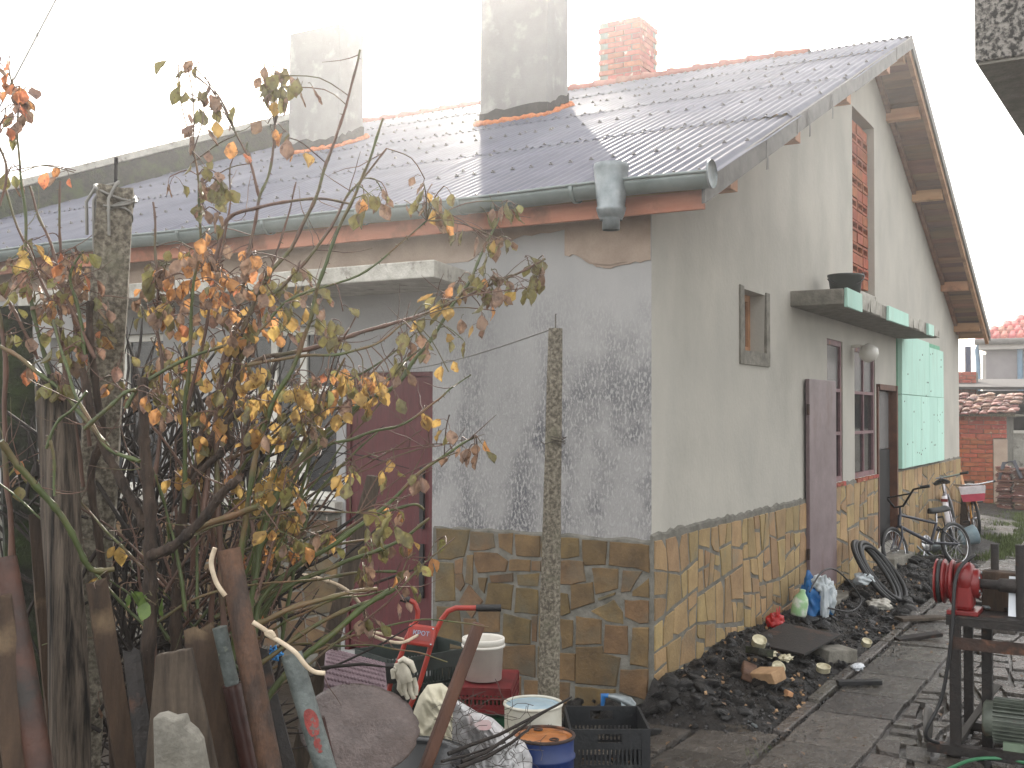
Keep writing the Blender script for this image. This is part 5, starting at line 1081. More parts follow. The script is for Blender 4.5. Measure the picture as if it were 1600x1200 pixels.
for i, (a, b, w_, m, lb) in enumerate([((1497, 722), (1520, 782), .035, 'wood_new', 'thin wooden pole leaning on the end of the house'), ((1507, 752), (1512, 815), .28, 'wood_dark', 'wide dark board leaning behind the bicycles')]):
    p = PL(*a, 0, 12.1); q = PL(*b, 0, 11.7); mb = MB(); mb.beam(p, V((q.x, q.y, max(.0, q.z - .4))), w_, .03); single('pole' if i == 0 else 'board', mb, m, lb, 'pole' if i == 0 else 'board')
rs2 = random.Random(9)
for i in range(9):                                                             # scrap sticks heaped under the bicycles
    p = G(1430 + 12 * i, 868 + rs2.uniform(-6, 14), .04); a = rs2.uniform(0, pi); d = V((cos(a), sin(a) * .5, rs2.uniform(0, .5))) * rs2.uniform(.2, .45)
    mb = MB(); mb.tube([p - d, p, p + d], .014, 6); single('metal_tube', mb, ['bike_dark', 'galv', 'rust'][i % 3], 'old metal tube in the scrap heaped under the bicycles', 'tube', 'metal tubes in the scrap under the bicycles')
# grey bucket in the photo's far path: plastic barrel at the right edge
mb = MB(); p = G(1616, 897); 
mb.lathe(p, [(0, 0), (.17, 0), (.19, .05), (.16, .25), (.09, .36), (.05, .4), (0, .41)], 24); single('plastic_sack', mb, 'sack_clear', 'pale translucent plastic sack standing on the path behind the machine', 'sack')

# ================================================================== FOREGROUND POSTS, PIPES, BOARDS (all stand on the ground z=0)
rs = random.Random(21)
def leaning(px0, py0, d0, px1, py1, d1):
    """line through two measured points, carried down to the ground"""
    a = A(px0, py0, d0); b = A(px1, py1, d1); d = b - a
    if d.z < -1e-3: b = a + d * ((a.z - 0.0) / -d.z)
    return a, b
def rough_bar(a, b, wa, wb, ta, tb, n, amp, fr, seed, noise_top=0.0, sides=12, square=0.0):
    mb = MB(); ax_ = (b - a).normalized(); cam_d = (a - CAMP).normalized(); u = ax_.cross(cam_d).normalized(); v_ = ax_.cross(u)
    vs_ = []
    for i in range(n + 1):
        t = i / n; c = a + (b - a) * t; w_ = wa + (wb - wa) * t; th = ta + (tb - ta) * t
        for j in range(sides):
            an = 2 * pi * (j + .5) / sides; cx, cy = cos(an), sin(an)
            if square: k = 1 / max(abs(cx), abs(cy)); cx *= 1 + (k - 1) * square; cy *= 1 + (k - 1) * square
            r_ = 1 + amp * noise.noise(V((cx * 1.5 + seed, cy * 1.5, t * fr))) + amp * .5 * noise.noise(V((cx * 4 + seed, cy * 4, t * fr * 3)))
            off = ax_ * (-noise_top * abs(noise.noise(V((cx * 2 + seed, cy * 2, 0)))) * 1.0 if i == 0 else 0) * -1
            vs_.append(c + (u * cx * w_ + v_ * cy * th) * r_ + off)
    mb.add(vs_, [(i * sides + j, i * sides + (j + 1) % sides, (i + 1) * sides + (j + 1) % sides, (i + 1) * sides + j) for i in range(n) for j in range(sides)], sides > 8 and not square)
    mb.add(vs_[:sides], [tuple(range(sides))[::-1]]); mb.add(vs_[-sides:], [tuple(range(sides))]); return mb
# vineyard posts of cast concrete
a, b = leaning(868, 513, 5.0, 857, 1090, 5.0)
cp = thing('concrete_post', 'slim tapered concrete post standing in front of the stone corner', 'post', (b.x, b.y, 0), 'concrete posts in the yard')
part('shaft', rough_bar(a, b, .032, .054, .032, .054, 40, .05, 20, 3, sides=8, square=.85), 'concrete_post', cp)
part('rebar_hook', MB().tube([a - V((0, 0, .02)), a + V((0, 0, .06)), a + V((.004, 0, .065))], .003, 6), 'wire', cp)
wr = MB(); c = A(868, 690, 5.0)
for k in range(3): wr.tube([c + V((.043 * cos(t), .043 * sin(t), .012 * k + .01 * sin(t))) for t in [2 * pi * i / 14 for i in range(15)]], .002, 5)
wr.tube([c + V((.05, -.03, .02)), A(850, 694, 4.9), A(845, 690, 4.9)], .002, 5); part('wire_binding', wr, 'wire', cp)
a, b = leaning(181, 292, 3.4, 150, 800, 3.4)
cp = thing('concrete_post', 'tall thick mossy concrete post wrapped with cable at its top, in the bush', 'post', (b.x, b.y, 0), 'concrete posts in the yard')
part('shaft', rough_bar(a, b, .054, .062, .05, .06, 60, .08, 30, 8, .03, sides=12, square=.75), 'concrete_post', cp)
part('rebar', MB().tube([a, a + V((0, 0, .09))], .006, 6), 'rust_dark', cp)
mb = MB(); tp = a
for k in range(5): mb.tube([tp + V((.0, 0, -.02 - .02 * k)) + V((.062 * cos(t) * (1 - .1 * k), .06 * sin(t), .03 * sin(t * 1.0 + k))) for t in [2 * pi * i / 16 for i in range(17)]], .0045, 6)
for dx_, l_ in ((-.03, .16), (.0, .12), (.02, .2), (.045, .15)): mb.tube([tp + V((dx_ * .5, dx_, .01)), tp + V((-.03, dx_ * 1.2, .0)) , tp + V((-.06, dx_ * 1.3, -.05)), tp + V((-.056, dx_ * 1.3, -l_))], .005, 6)
part('cable_wrap', mb, 'wire_pale', cp)
a, b = leaning(22, 480, 3.6, 40, 1000, 3.6)
cp = thing('concrete_post', 'dark mossy concrete post at the far left edge', 'post', (b.x, b.y, 0), 'concrete posts in the yard')
part('shaft', rough_bar(a, b, .055, .06, .05, .055, 50, .08, 30, 15, sides=12, square=.75), 'concrete_mossy', cp)
a, b = leaning(82, 585, 3.1, 112, 1190, 3.05)
single('split_post', rough_bar(a, b, .042, .06, .04, .06, 60, .28, 3, 30, .2, sides=22), 'bark_grey', 'silvery weathered split wooden post left of the thick concrete post', 'post')
a, b = leaning(8, 872, 2.8, 62, 1200, 2.7)
single('clay_pipe', rough_bar(a, b, .028, .040, .028, .040, 14, .02, 3, 1, sides=20), 'pipe_orange', 'orange-brown pipe leaning at the lower left edge', 'pipe')
a, b = leaning(-30, 860, 2.9, -8, 1190, 2.8)
single('wooden_post', rough_bar(a, b, .05, .06, .05, .05, 30, .2, 4, 50, sides=16), 'wood_dark', 'dark wooden post cut off by the left edge of the photo', 'post')
def board(px, dep, th, m, name, label, cat):
    q = [A(x, y, dep) for x, y in px]; n = (q[1] - q[0]).cross(q[-1] - q[0]).normalized()
    if n.dot(q[0] - CAMP) < 0: n = -n
    mb = MB(); mb.prism(q, n * th); return single(name, mb, m, label, cat, bevel=.003)
def down(px, dep):                                                     # extend the two lowest outline points to the ground
    return px
def plank(tl, tr_, bl, br, dep, th, m, name, label, cat, ragged=0, bevel=.003):
    """board: measured top edge and two side directions, carried to the ground"""
    TL, TR = A(*tl, dep), A(*tr_, dep); dl = A(*bl, dep) - TL; dr = A(*br, dep) - TR
    BL = TL + dl * (TL.z / -dl.z); BR = TR + dr * (TR.z / -dr.z)
    top = [TL + (TR - TL) * (i / 8) + V((0, 0, rs.uniform(-ragged, ragged))) for i in range(9)]
    n = (TR - TL).cross(BL - TL).normalized(); n = -n if n.dot(TL - CAMP) < 0 else n
    mb = MB(); mb.prism(top + [BR, BL], n * th); return single(name, mb, m, label, cat, bevel=bevel)
plank((243, 1024), (298, 1014), (226, 1200), (338, 1200), 2.75, .02, 'wood_grey', 'board', 'broad grey-brown board leaning left of the split log', 'board', .002)
mb = MB(); q = [A(x, y, 2.6) for x, y in ((238, 1122), (255, 1118), (270, 1124), (286, 1121), (290, 1135), (303, 1146), (312, 1160), (322, 1215), (330, 1300), (240, 1300), (240, 1200))]
n = (q[4] - q[0]).cross(q[-1] - q[0]).normalized(); n = -n if n.dot(q[0] - CAMP) < 0 else n; q[8] = q[8] + (q[8] - q[7]) * 6; q[9] = q[9] + (q[9] - q[10]) * 5; q[8].z = q[9].z = 0.0
mb.prism(q, n * .045); single('concrete_fragment', mb, 'concrete', 'broken pale concrete slab fragment leaning lowest among the boards', 'concrete slab', bevel=.006)
a, b = leaning(308, 975, 2.95, 345, 1200, 2.9)
single('split_log', rough_bar(a, b, .042, .055, .03, .04, 40, .2, 3, 61, .12, sides=16), 'wood_dark', 'rough brown split log between the grey board and the pipes', 'log')
mt = thing('metal_pipe', 'grey steel pipe set in a dark brown socket, leftmost of the upright pipes', 'pipe', leaning(342, 978, 2.9, 362, 1070, 2.9)[1])
a = A(343, 980, 2.9); m1 = A(364, 1075, 2.9); b2_ = leaning(343, 980, 2.9, 364, 1075, 2.9)[1]
part('upper_tube', MB().tube([a, m1], .019, 20), 'pipe_grey', mt); part('socket', MB().tube([m1 - (m1 - a).normalized() * .01, b2_], .026, 20), 'pipe_dark', mt)
a, b = leaning(357, 858, 2.85, 425, 1190, 2.8)
single('rusty_pipe', MB().tube([a + (b - a) * i / 12 + V((0, .012 * sin(i / 12 * 3.1), 0)) for i in range(13)], [.030] * 12 + [.032], 22), 'rust_pipe', 'long thick rusty brown pipe leaning highest among the pipes', 'pipe')
a, b = leaning(455, 1022, 2.8, 508, 1200, 2.75)
gp = thing('metal_pipe', 'grey-green steel pipe with a patch of red paint', 'pipe', b, )
part('tube', MB().tube([a, a + (b - a) * .5, b], .027, 24), 'pipe_grey', gp)
axd = (b - a).normalized(); cdir = (CAMP - a); cdir = (cdir - axd * cdir.dot(axd)).normalized(); sdv = axd.cross(cdir)
def patch(c, w_, h_, seed):
    mb = MB(); n = 18
    pts = []
    for i in range(n):
        t = 2 * pi * i / n; k = 1 + .25 * noise.noise(V((cos(t) * 1.5, sin(t) * 1.5, seed))); an = w_ * cos(t) * k; pts.append(c + axd * (h_ * sin(t) * k) + (cdir * cos(an) + sdv * sin(an)) * .0284)
    cc = c + cdir * .0285; mb.add([cc] + pts, [(0, 1 + i, 1 + (i + 1) % n) for i in range(n)]); return mb
tt = (A(485, 1128, 2.79) - a).dot(axd); part('red_paint_patch', patch(a + axd * tt, .65, .035, 1), 'paint_red', gp)
part('red_paint_patch', patch(a + axd * (tt + .055) - 0 * axd, .35, .02, 5), 'paint_red', gp)
a, b = leaning(503, 1120, 3.0, 522, 1200, 3.0)
mb = MB(); mb.beam(a, b, .014, .02, up=(cdir)); single('lath', mb, 'pipe_dark', 'thin red-brown lath right of the red-painted pipe', 'lath')
plank((573, 742), (596, 746), (500, 1010), (528, 1012), 4.6, .03, 'wood_grey', 'board', 'long grey-brown plank leaning in front of the maroon door', 'board', .002)
a, b = leaning(749, 974, 4.1, 668, 1190, 3.95)
mb = MB(); mb.beam(a, b, .042, .038, up=(0.5, 0.4, .3)); single('wooden_stake', mb, 'wood_stake', 'reddish-brown wooden stake leaning across the white sack', 'stake', bevel=.008)

for i, (x0, y0, x1, y1, dd, w_, m, lb) in enumerate([(60, 800, 96, 1190, 3.35, .03, 'wood_dark', 'dark narrow plank between the left concrete post and the split post'), (150, 905, 196, 1190, 3.0, .028, 'wood_dark', 'dark brown stick leaning between the split post and the rose stems'), (205, 1010, 226, 1190, 2.9, .022, 'rust_dark', 'thin dark rod standing beside the grey board'), (-5, 930, 30, 1190, 2.75, .035, 'wood_dark', 'rough dark plank stub beside the orange-brown pipe'), (395, 1010, 436, 1190, 3.2, .04, 'rust_dark', 'dark weathered beam between the rusty pipe and the red-painted pipe')]):
    a, b = leaning(x0, y0, dd, x1, y1, dd - .05); single('timber', rough_bar(a, b, w_, w_ * 1.15, w_ * .6, w_ * .7, 20, .2, 4, 70 + i, .05, sides=12, square=.7), m, lb, 'timber')
# ------------------------------------------------------------------ buckets, drums, crates
def drum(name, label, cat, px, py_top, dep, r_, bodym, lidm, group=None, ribs=()):
    c = A(px, py_top, dep); h = c.z; t = thing(name, label, cat, (c.x, c.y, 0), group)
    prof = [(0, 0), (r_, 0), (r_, .01)]
    for z in sorted(ribs): prof += [(r_, z * h - .012), (r_ + .006, z * h - .004), (r_ + .006, z * h + .004), (r_, z * h + .012)]
    prof += [(r_, h - .012)]
    bd = part('drum_body', MB().lathe((c.x, c.y, 0), prof, 44), bodym, t)
    part('rim', MB().torus((c.x, c.y, h - .006), r_, .007, (0, 0, 1), 44, 8), bodym if lidm != 'rust_lid' else 'rust', t)
    part('lid', MB().lathe((c.x, c.y, h - .02), [(r_ - .004, .012), (r_ - .012, .002), (r_ * .8, .004), (r_ * .75, .012), (r_ * .3, .011), (0, .013)], 44), lidm, t)
    return t, V((c.x, c.y, h)), bd
t, top, bd = drum('drum', 'white paint drum with pale blue lid in front of the concrete post', 'drum', 833, 1097, 4.75, .122, 'drum_white', 'lid_blue', ribs=(.55,))
fwd = math.atan2(CAMP.y - top.y, CAMP.x - top.x)
def wrapper(top, r_, zc, s0=0.0):
    def w_(p): an = fwd + (p.x + s0) / r_; return V((top.x + cos(an) * (r_ + .0008 + p.z), top.y + sin(an) * (r_ + .0008 + p.z), zc + p.y))
    return w_
text_mesh('10  99 8/0 50 06', .026, None, 'letter_dark', bd, 'printed_code', .0003, wrapper(top, .122, top.z - .075, .0))
t, top2, bd2 = drum('drum', 'blue metal drum with a rusty orange lid, nearest of the drums', 'drum', 849, 1146, 4.45, .122, 'drum_blue', 'rust_lid', ribs=(.45, .8))
for a_, r_ in ((0.6, .075), (3.4, .08)): part('lid_fitting', MB().torus((top2.x + cos(fwd + a_) * r_, top2.y + sin(fwd + a_) * r_, top2.z - .006), .016, .004, (0, 0, 1), 16, 6), 'rust', t)
# bucket on the crates
c = A(755, 1060, 5.45); bt = thing('bucket', 'small white plastic paint bucket standing on the red crate', 'bucket', c)
part('pail', MB().lathe(c, [(0, .0), (.09, 0), (.099, .17), (.104, .17), (.105, .195), (.103, .2), (.098, .2), (.096, .19), (.088, .012), (0, .01)], 36), 'white_plastic', bt)
part('rim_band', MB().lathe(c, [(.101, .155), (.107, .157), (.107, .168), (.101, .17)], 36), 'white_plastic', bt)
def crate(name, label, c, yaw, L_, W_, H_, m, slots=True, invert=False, handle=True, group=None):
    """open plastic crate: corner posts, slatted sides, rim with a hand hold, ribbed floor"""
    t = thing(name, label, 'crate', c, group); q = Quaternion((0, 0, 1), yaw)
    def T(x, y, z):
        if invert: z = H_ - z
        return V(c) + q @ V((x, y, z))
    def bx(mb, x0, x1, y0, y1, z0, z1): 
        p = [T(x, y, z) for z in (z0, z1) for x, y in ((x0, y0), (x1, y0), (x1, y1), (x0, y1))]; mb.add(p, [(3, 2, 1, 0), (4, 5, 6, 7), (0, 1, 5, 4), (1, 2, 6, 5), (2, 3, 7, 6), (3, 0, 4, 7)])
    th = .006; fl = MB(); bx(fl, -L_ / 2, L_ / 2, -W_ / 2, W_ / 2, 0, .006); part('crate_floor', fl, m, t)
    for side in range(4):
        ln = (L_, W_)[side % 2]; mb = MB()
        def sb(a, b, z0, z1, pr=0.0):
            o_ = ((W_, L_)[side % 2]) / 2
            if side == 0: bx(mb, a, b, -o_ - pr, -o_ + th, z0, z1)
            elif side == 2: bx(mb, a, b, o_ - th, o_ + pr, z0, z1)
            elif side == 1: bx(mb, o_ - th, o_ + pr, a, b, z0, z1)
            else: bx(mb, -o_ - pr, -o_ + th, a, b, z0, z1)
        e = ln / 2 - th * (1.02 if side % 2 else 0)
        sb(-e, -e + .03, .006, H_, .004); sb(e - .03, e, .006, H_, .004)
        sb(-e + .03, e - .03, H_ - .02, H_, .006); sb(-e + .03, e - .03, .007, .035); 
        n = int((ln - .06) / .02); z0, z1 = .035, H_ * .66
        for i in range(n): x = -e + .03 + (2 * e - .06) * (i + .5) / n; sb(x - .0045, x + .0045, z0, z1)
        sb(-e + .03, e - .03, H_ * .36, H_ * .36 + .012, .003)
        if handle and side % 2 == 1: sb(-e + .03, -.055, z1, H_ - .02); sb(.055, e - .03, z1, H_ - .02); sb(-.055, .055, z1, z1 + .03)
        else: sb(-e + .03, e - .03, z1, H_ - .02)
        part('crate_side', mb, m, t)
    return t
crate('crate', 'empty black slatted plastic crate beside the blue drum', A(946, 1222, 5.25) * 1.0 - V((0, 0, A(946, 1222, 5.25).z)), radians(31), .40, .36, .27, 'black_plastic')
crate('crate', 'green plastic crate under the red crate', V((*A(757, 1100, 5.5).xy, A(757, 1100, 5.5).z - .19)), radians(38), .36, .27, .17, 'green_plastic', invert=True)
gc = A(757, 1058, 5.5); crate('crate', 'red upturned plastic crate holding the white bucket', V((gc.x, gc.y, gc.z - .125)), radians(24), .40, .30, .12, 'red_plastic', invert=True)
lowc = A(757, 1100, 5.5); crate('crate', 'dark crate at the bottom of the stack below the green crate', V((lowc.x, lowc.y, 0.0)), radians(38), .38, .28, lowc.z - .192, 'darkgreen_plastic')
dk = A(650, 1012, 5.75); crate('crate', 'dark green crate behind the orange tiller', V((dk.x, dk.y, dk.z - .24)), radians(-20), .52, .34, .24, 'darkgreen_plastic')
crate('crate', 'black crate hidden under the dark green crate behind the tiller', V((dk.x, dk.y, 0)), radians(-20), .5, .33, dk.z - .242, 'black_plastic')
c = A(612, 1052, 5.1); mb = MB(); mb.frame_box(c, ray(660, 600).normalized().cross(V((0, 0, 1))), (.8, .5, 0), (0, 0, 1), .075, .05, .085); single('battery_box', mb, 'rubber', 'small black box between the mauve mat and the glove', 'box', bevel=.006)
# spray bottle lying against the wall foot
c = A(968, 1097, 5.9); sp = thing('spray_bottle', 'grey and blue trigger bottle lying by the corner of the house', 'bottle', c)
rgt = ray(968, 1097).cross(V((0, 0, 1))).normalized()
part('bottle_body', MB().tube([c - rgt * .06 + V((0, 0, .03)), c - rgt * .02 + V((0, 0, .025)), c + rgt * .05, c + rgt * .075 - V((0, 0, .02))], [.018, .03, .042, .03], 16, squash=.7), 'galv', sp)
part('bottle_label', MB().frame_box(c + rgt * .035 - V((0.03, 0.012, .005)), rgt, V((.8, .5, 0)), (0, 0, 1), .05, .004, .045), 'lid_blue', sp)
part('trigger_head', MB().tube([c - rgt * .055 + V((0, 0, .03)), c - rgt * .085 + V((0, 0, .032)), c - rgt * .09 - V((0, 0, .02))], [.014, .018, .01], 10), 'blue_plastic', sp)

# ------------------------------------------------------------------ orange tiller
tl = thing('tiller', 'orange-red hand tiller with curved handlebars behind the wooden stake', 'tiller', G(640, 1190))
D_ = 5.1
def tp_(pts, d=D_): return [A(x, y, d) for x, y in pts]
part('handlebar', MB().tube(tp_([(640, 938), (648, 942), (653, 955), (652, 968), (642, 985), (634, 1000)]) + tp_([(628, 1020), (612, 1060), (600, 1110), (596, 1150)]), .012, 10), 'tiller_red', tl)
part('handlebar', MB().tube(tp_([(745, 950), (712, 950), (700, 955), (690, 968), (682, 985), (676, 1000), (670, 1020), (655, 1070), (638, 1110), (625, 1160)]), .012, 10), 'tiller_red', tl)
part('grip', MB().tube(tp_([(744, 950), (783, 950)]), .0165, 12), 'rubber', tl); part('grip', MB().tube(tp_([(640, 938), (626, 934)]), .0165, 12), 'rubber', tl)
c = A(658, 993, D_ - .03); pr_ = (A(680, 996, D_) - A(636, 990, D_)).normalized(); up_ = (A(662, 975, D_) - A(655, 1010, D_ - .03)).normalized(); nn_ = pr_.cross(up_).normalized(); up_ = nn_.cross(pr_)
if nn_.dot(CAMP - c) < 0: nn_ = -nn_
pnl = part('control_panel', MB().frame_box(c, pr_, up_, nn_, .125, .095, .03), 'tiller_red', tl, bevel=.01)
part('name_plate', MB().frame_box(c + nn_ * .0165, pr_, up_, nn_, .085, .045, .002), 'label_red', pnl)
rm = Matrix((pr_, up_, nn_)).transposed().to_4x4(); rm.translation = c + nn_ * .0185 + up_ * .008; text_mesh('КРОТ', .028, rm, 'letter_blue', pnl, 'lettering', .0006)
for sx_, sy_ in ((-.05, -.035), (.05, -.035), (-.05, .035), (.05, .035)): part('screw', MB().lathe(c + pr_ * sx_ + up_ * sy_ + nn_ * .015, [(.005, 0), (.004, .003), (0, .004)], 10, nn_), 'chrome', pnl)
part('engine_block', MB().frame_box(G(622, 1190) + V((.1, .1, .28)), (1, 0, 0), (0, 1, 0), (0, 0, 1), .22, .2, .2), 'rust_dark', tl, bevel=.02)
for s_ in (-.12, .12):
    t_c = G(622, 1190) + V((.1, .1 + s_, .13)); w_ = part('tine_rotor', MB().lathe(t_c - V((0, .015, 0)), [(.02, 0), (.03, .03)], 10, (0, 1, 0), cap0=True, cap1=True), 'rust', tl)
    for k in range(4): a_ = pi / 2 * k; part('tine', MB().tube([t_c, t_c + V((.09 * cos(a_), 0, .09 * sin(a_))), t_c + V((.12 * cos(a_ + .4), 0, .12 * sin(a_ + .4)))], [.012, .01, .004], 6), 'rust', w_)
part('gear_column', MB().tube([G(622, 1190) + V((.1, .1, .25)), G(622, 1190) + V((.1, .1, .13))], .035, 12), 'rust_dark', tl)
gv = thing('glove', 'off-white work glove draped over the tiller handle', 'glove', A(632, 1060, 5.0))
c = A(632, 1052, 5.0); q = lambda x, y: A(632 + x, 1052 + y, 5.0)
part('palm', MB().tube([q(-8, -16), q(-4, -2), q(2, 14)], [.028, .045, .04], 14, squash=.5), 'cloth', gv)
for pts, r_ in (([(-6, 8), (-8, 24), (-2, 34)], .012), ([(0, 12), (0, 28), (6, 40)], .013), ([(8, 12), (10, 28), (15, 40)], .013), ([(14, 8), (18, 22), (18, 34)], .012), ([(-12, -8), (-18, -4), (-17, 8)], .013)):
    part('finger', MB().tube([q(*p) for p in pts], [r_ * 1.1, r_, r_ * .8], 10), 'cloth', gv)
part('cuff', MB().tube([q(-9, -18), q(-2, -22), q(10, -16), q(16, -2)], [.016, .024, .024, .018], 12, squash=.6), 'cloth', gv)

# ------------------------------------------------------------------ mauve bubble mat, disc on basin
mm = thing('bubble_mat', 'mauve studded rubber mat rolled over behind the metal disc', 'mat', A(555, 1085, 4.6))
P00, P10, P01, P11 = A(507, 1074, 4.35), A(606, 1096, 4.5), A(516, 1016, 4.75), A(602, 1040, 4.85)
def matf(u, v):
    p = P00 * (1 - u) * (1 - v) + P10 * u * (1 - v) + P01 * (1 - u) * v + P11 * u * v; return p + V((0, 0, .07 * sin(pi * v) * 1.0)) + V((-.05, -.03, 0)) * sin(pi * v)
part('sheet', MB().grid(matf, 24, 16), 'mauve_mat', mm, solid=.004)
P20, P21 = P00 + V((.02, .01, -.12)), P10 + V((.02, .01, -.12))
part('sheet_fold', MB().grid(lambda u, v: (P20 * (1 - u) + P21 * u) * (1 - v) + (P00 * (1 - u) + P10 * u) * v + V((-.02, 0, 0)) * sin(pi * v), 12, 6), 'mauve_mat', mm, solid=.004)
mb = MB(); nu, nv = 17, 13
for j in range(nv):
    for i in range(nu):
        u, v = (i + .5 + (.5 if j % 2 else 0)) / (nu + .5), (j + .5) / nv; p = matf(u, v); nrm = (matf(u + .01, v) - p).cross(matf(u, v + .01) - p).normalized()
        mb.lathe(p, [(.0085, 0), (.0072, .005), (.004, .008), (0, .009)], 8, nrm if nrm.dot(CAMP - p) > 0 else -nrm)
part('studs', mb, 'mauve_mat', mm, kind='stuff')
bs = thing('basin', 'round black plastic basin under the metal disc', 'basin', (*A(640, 1150, 4.15).xy, 0))
c = A(632, 1178, 4.05); part('basin_shell', MB().lathe((c.x, c.y, c.z - .2), [(0, 0), (.17, .0), (.19, .02), (.215, .185), (.235, .2), (.24, .195), (.24, .185), (.205, .17), (.18, .03), (0, .02)][::1], 48), 'basin', bs)
bk_ = MB(); bk_.lathe((c.x, c.y, 0), [(.16, 0), (.16, c.z - .201)], 24, cap0=True, cap1=True); single('tub', bk_, 'rubber', 'dark upturned tub underneath the black basin', 'tub')
dc = A(562, 1134, 3.95); r1 = (A(650, 1150, 3.9) - A(480, 1105, 3.95)).normalized(); 
back = V((.62, .42, .52)); back = (back - r1 * back.dot(r1)).normalized(); nd = r1.cross(back).normalized(); nd = nd if nd.z > 0 else -nd
mb = MB(); N_ = 72; ringsN = 12; vs_ = []
for k in range(ringsN + 1):
    for i in range(N_):
        a_ = 2 * pi * i / N_; rr = .215 * k / ringsN * (1 + (.012 * noise.noise(V((cos(a_) * 3, sin(a_) * 3, 0))) + (.01 * noise.noise(V((cos(a_) * 14, sin(a_) * 14, 3)))) if k > ringsN - 2 else 0))
        if k == ringsN and i % 4 == 0 and -1.5 < a_ - 0 < 2.2: rr -= .006
        h_ = .012 * noise.noise(V((cos(a_) * rr * 8, sin(a_) * rr * 8, 4))) - .02 * (rr / .215) ** 4 * abs(sin(a_ * 1.5)) * .5
        vs_.append(dc + r1 * cos(a_) * rr * 1.0 + back * sin(a_) * rr * .92 + nd * h_)
mb.add(vs_, [(k * N_ + i, k * N_ + (i + 1) % N_, (k + 1) * N_ + (i + 1) % N_, (k + 1) * N_ + i) for k in range(ringsN) for i in range(N_)], True)
single('metal_disc', mb, 'disc_metal', 'brown-grey wet metal disc with crimped edge tilted over the black basin', 'metal disc', solid=.004)

# ------------------------------------------------------------------ sacks
def sheet_sack(name, label, outline, dep, bulge, m, seed, extra=()):
    """half-filled plastic sack: closed cushion shape following an outline"""
    t = thing(name, label, 'sack', A(sum(p[0] for p in outline) / len(outline), max(p[1] for p in outline), dep))
    n = len(outline); cx = sum(p[0] for p in outline) / n; cy = sum(p[1] for p in outline) / n; mb = MB(); K = 26; vs_ = []; M_ = 120
    def edge(t_): t_ = t_ % 1 * n; i = int(t_); f = t_ - i; a, b = outline[i % n], outline[(i + 1) % n]; return (a[0] + (b[0] - a[0]) * f, a[1] + (b[1] - a[1]) * f)
    dirn = ray(cx, cy).normalized()
    for sgn in (-1, 1):
        base = len(vs_)
        for k in range(K + 1):
            for i in range(M_):
                e = edge(i / M_); f = k / K; x = cx + (e[0] - cx) * f; y = cy + (e[1] - cy) * f
                h_ = bulge * sqrt(max(0, 1 - f ** 2.2)) + (.05 * (0.35 - abs(noise.noise(V((x * .035 + y * .02, y * .018 - x * .01, seed))))) + .03 * (0.3 - abs(noise.noise(V((x * .09 - y * .03, y * .04, seed + 3))))) + .012 * (0.3 - abs(noise.noise(V((x * .2, y * .12, seed + 6)))))) * (1 - f ** 6)
                vs_.append(A(x, y, dep) + dirn * h_ * sgn)
        mb.add(vs_[base:], [(k * M_ + i, k * M_ + (i + 1) % M_, (k + 1) * M_ + (i + 1) % M_, (k + 1) * M_ + i) for k in range(K) for i in range(M_)], True)
    part('sack_body', mb, m, t); return t, dirn
s1, dr = sheet_sack('sack', 'cream plastic sack with folded top behind the wooden stake', [(640, 1165), (646, 1112), (655, 1088), (668, 1070), (690, 1067), (699, 1074), (712, 1100), (738, 1112), (760, 1150), (768, 1230), (700, 1240), (650, 1225)], 4.7, .08, 'sack', 2)
s2, dr = sheet_sack('sack', 'crumpled translucent white sack with pink print below the white drum', [(708, 1090), (722, 1098), (745, 1112), (770, 1122), (795, 1145), (820, 1160), (832, 1185), (830, 1240), (760, 1260), (715, 1240), (706, 1160)], 4.3, .09, 'sack_clear', 7)
def decal(par, px, py, dep, w_, h_, m, seed):
    c = A(px, py, dep); r_ = dr.cross(V((0, 0, 1))).normalized(); u_ = r_.cross(dr); mb = MB(); n = 14
    mb.add([c] + [c + r_ * w_ * cos(2 * pi * i / n) * (1 + .3 * noise.noise(V((i, seed, 0.5)))) + u_ * h_ * sin(2 * pi * i / n) * (1 + .3 * noise.noise(V((i, 3, seed + .5)))) for i in range(n)], [(0, 1 + i, 1 + (i + 1) % n) for i in range(n)]); part('printed_patch', mb, m, par, solid=.001)

decal(s1, 717, 1118, 4.6, .022, .05, 'sack_print', 2)
decal(s2, 756, 1133, 4.14, .03, .022, 'sack_pink', 4)
# ------------------------------------------------------------------ cut branches and chicken wire
def sticks(label, pts, dep, r_, m='twig_dark', name='cut_branch'):
    mb = MB(); P_ = [A(x, y, d) for (x, y), d in zip(pts, dep)]; mb.tube(P_, [r_ * (1 - .5 * i / (len(P_) - 1)) for i in range(len(P_))], 7); return single(name, mb, m, label, 'branch', 'cut branches on the white sack')
sticks('longest cut branch crossing over the drums towards the post', [(700, 1178), (735, 1164), (780, 1148), (830, 1122), (870, 1102), (893, 1089)], [4.0, 4.05, 4.1, 4.15, 4.2, 4.25], .008)
sticks('cut branch ending on the rusty drum lid', [(722, 1190), (760, 1175), (800, 1148), (835, 1122), (860, 1107)], [3.95, 4.0, 4.1, 4.15, 4.2], .008)
sticks('lowest cut branch over the translucent sack', [(715, 1200), (760, 1183), (800, 1160), (830, 1136)], [3.9, 4, 4.05, 4.1], .009)
sticks('short cut branch stub beside the stake', [(690, 1190), (730, 1180), (790, 1160)], [3.9, 4, 4.05], .006)
mb = MB()
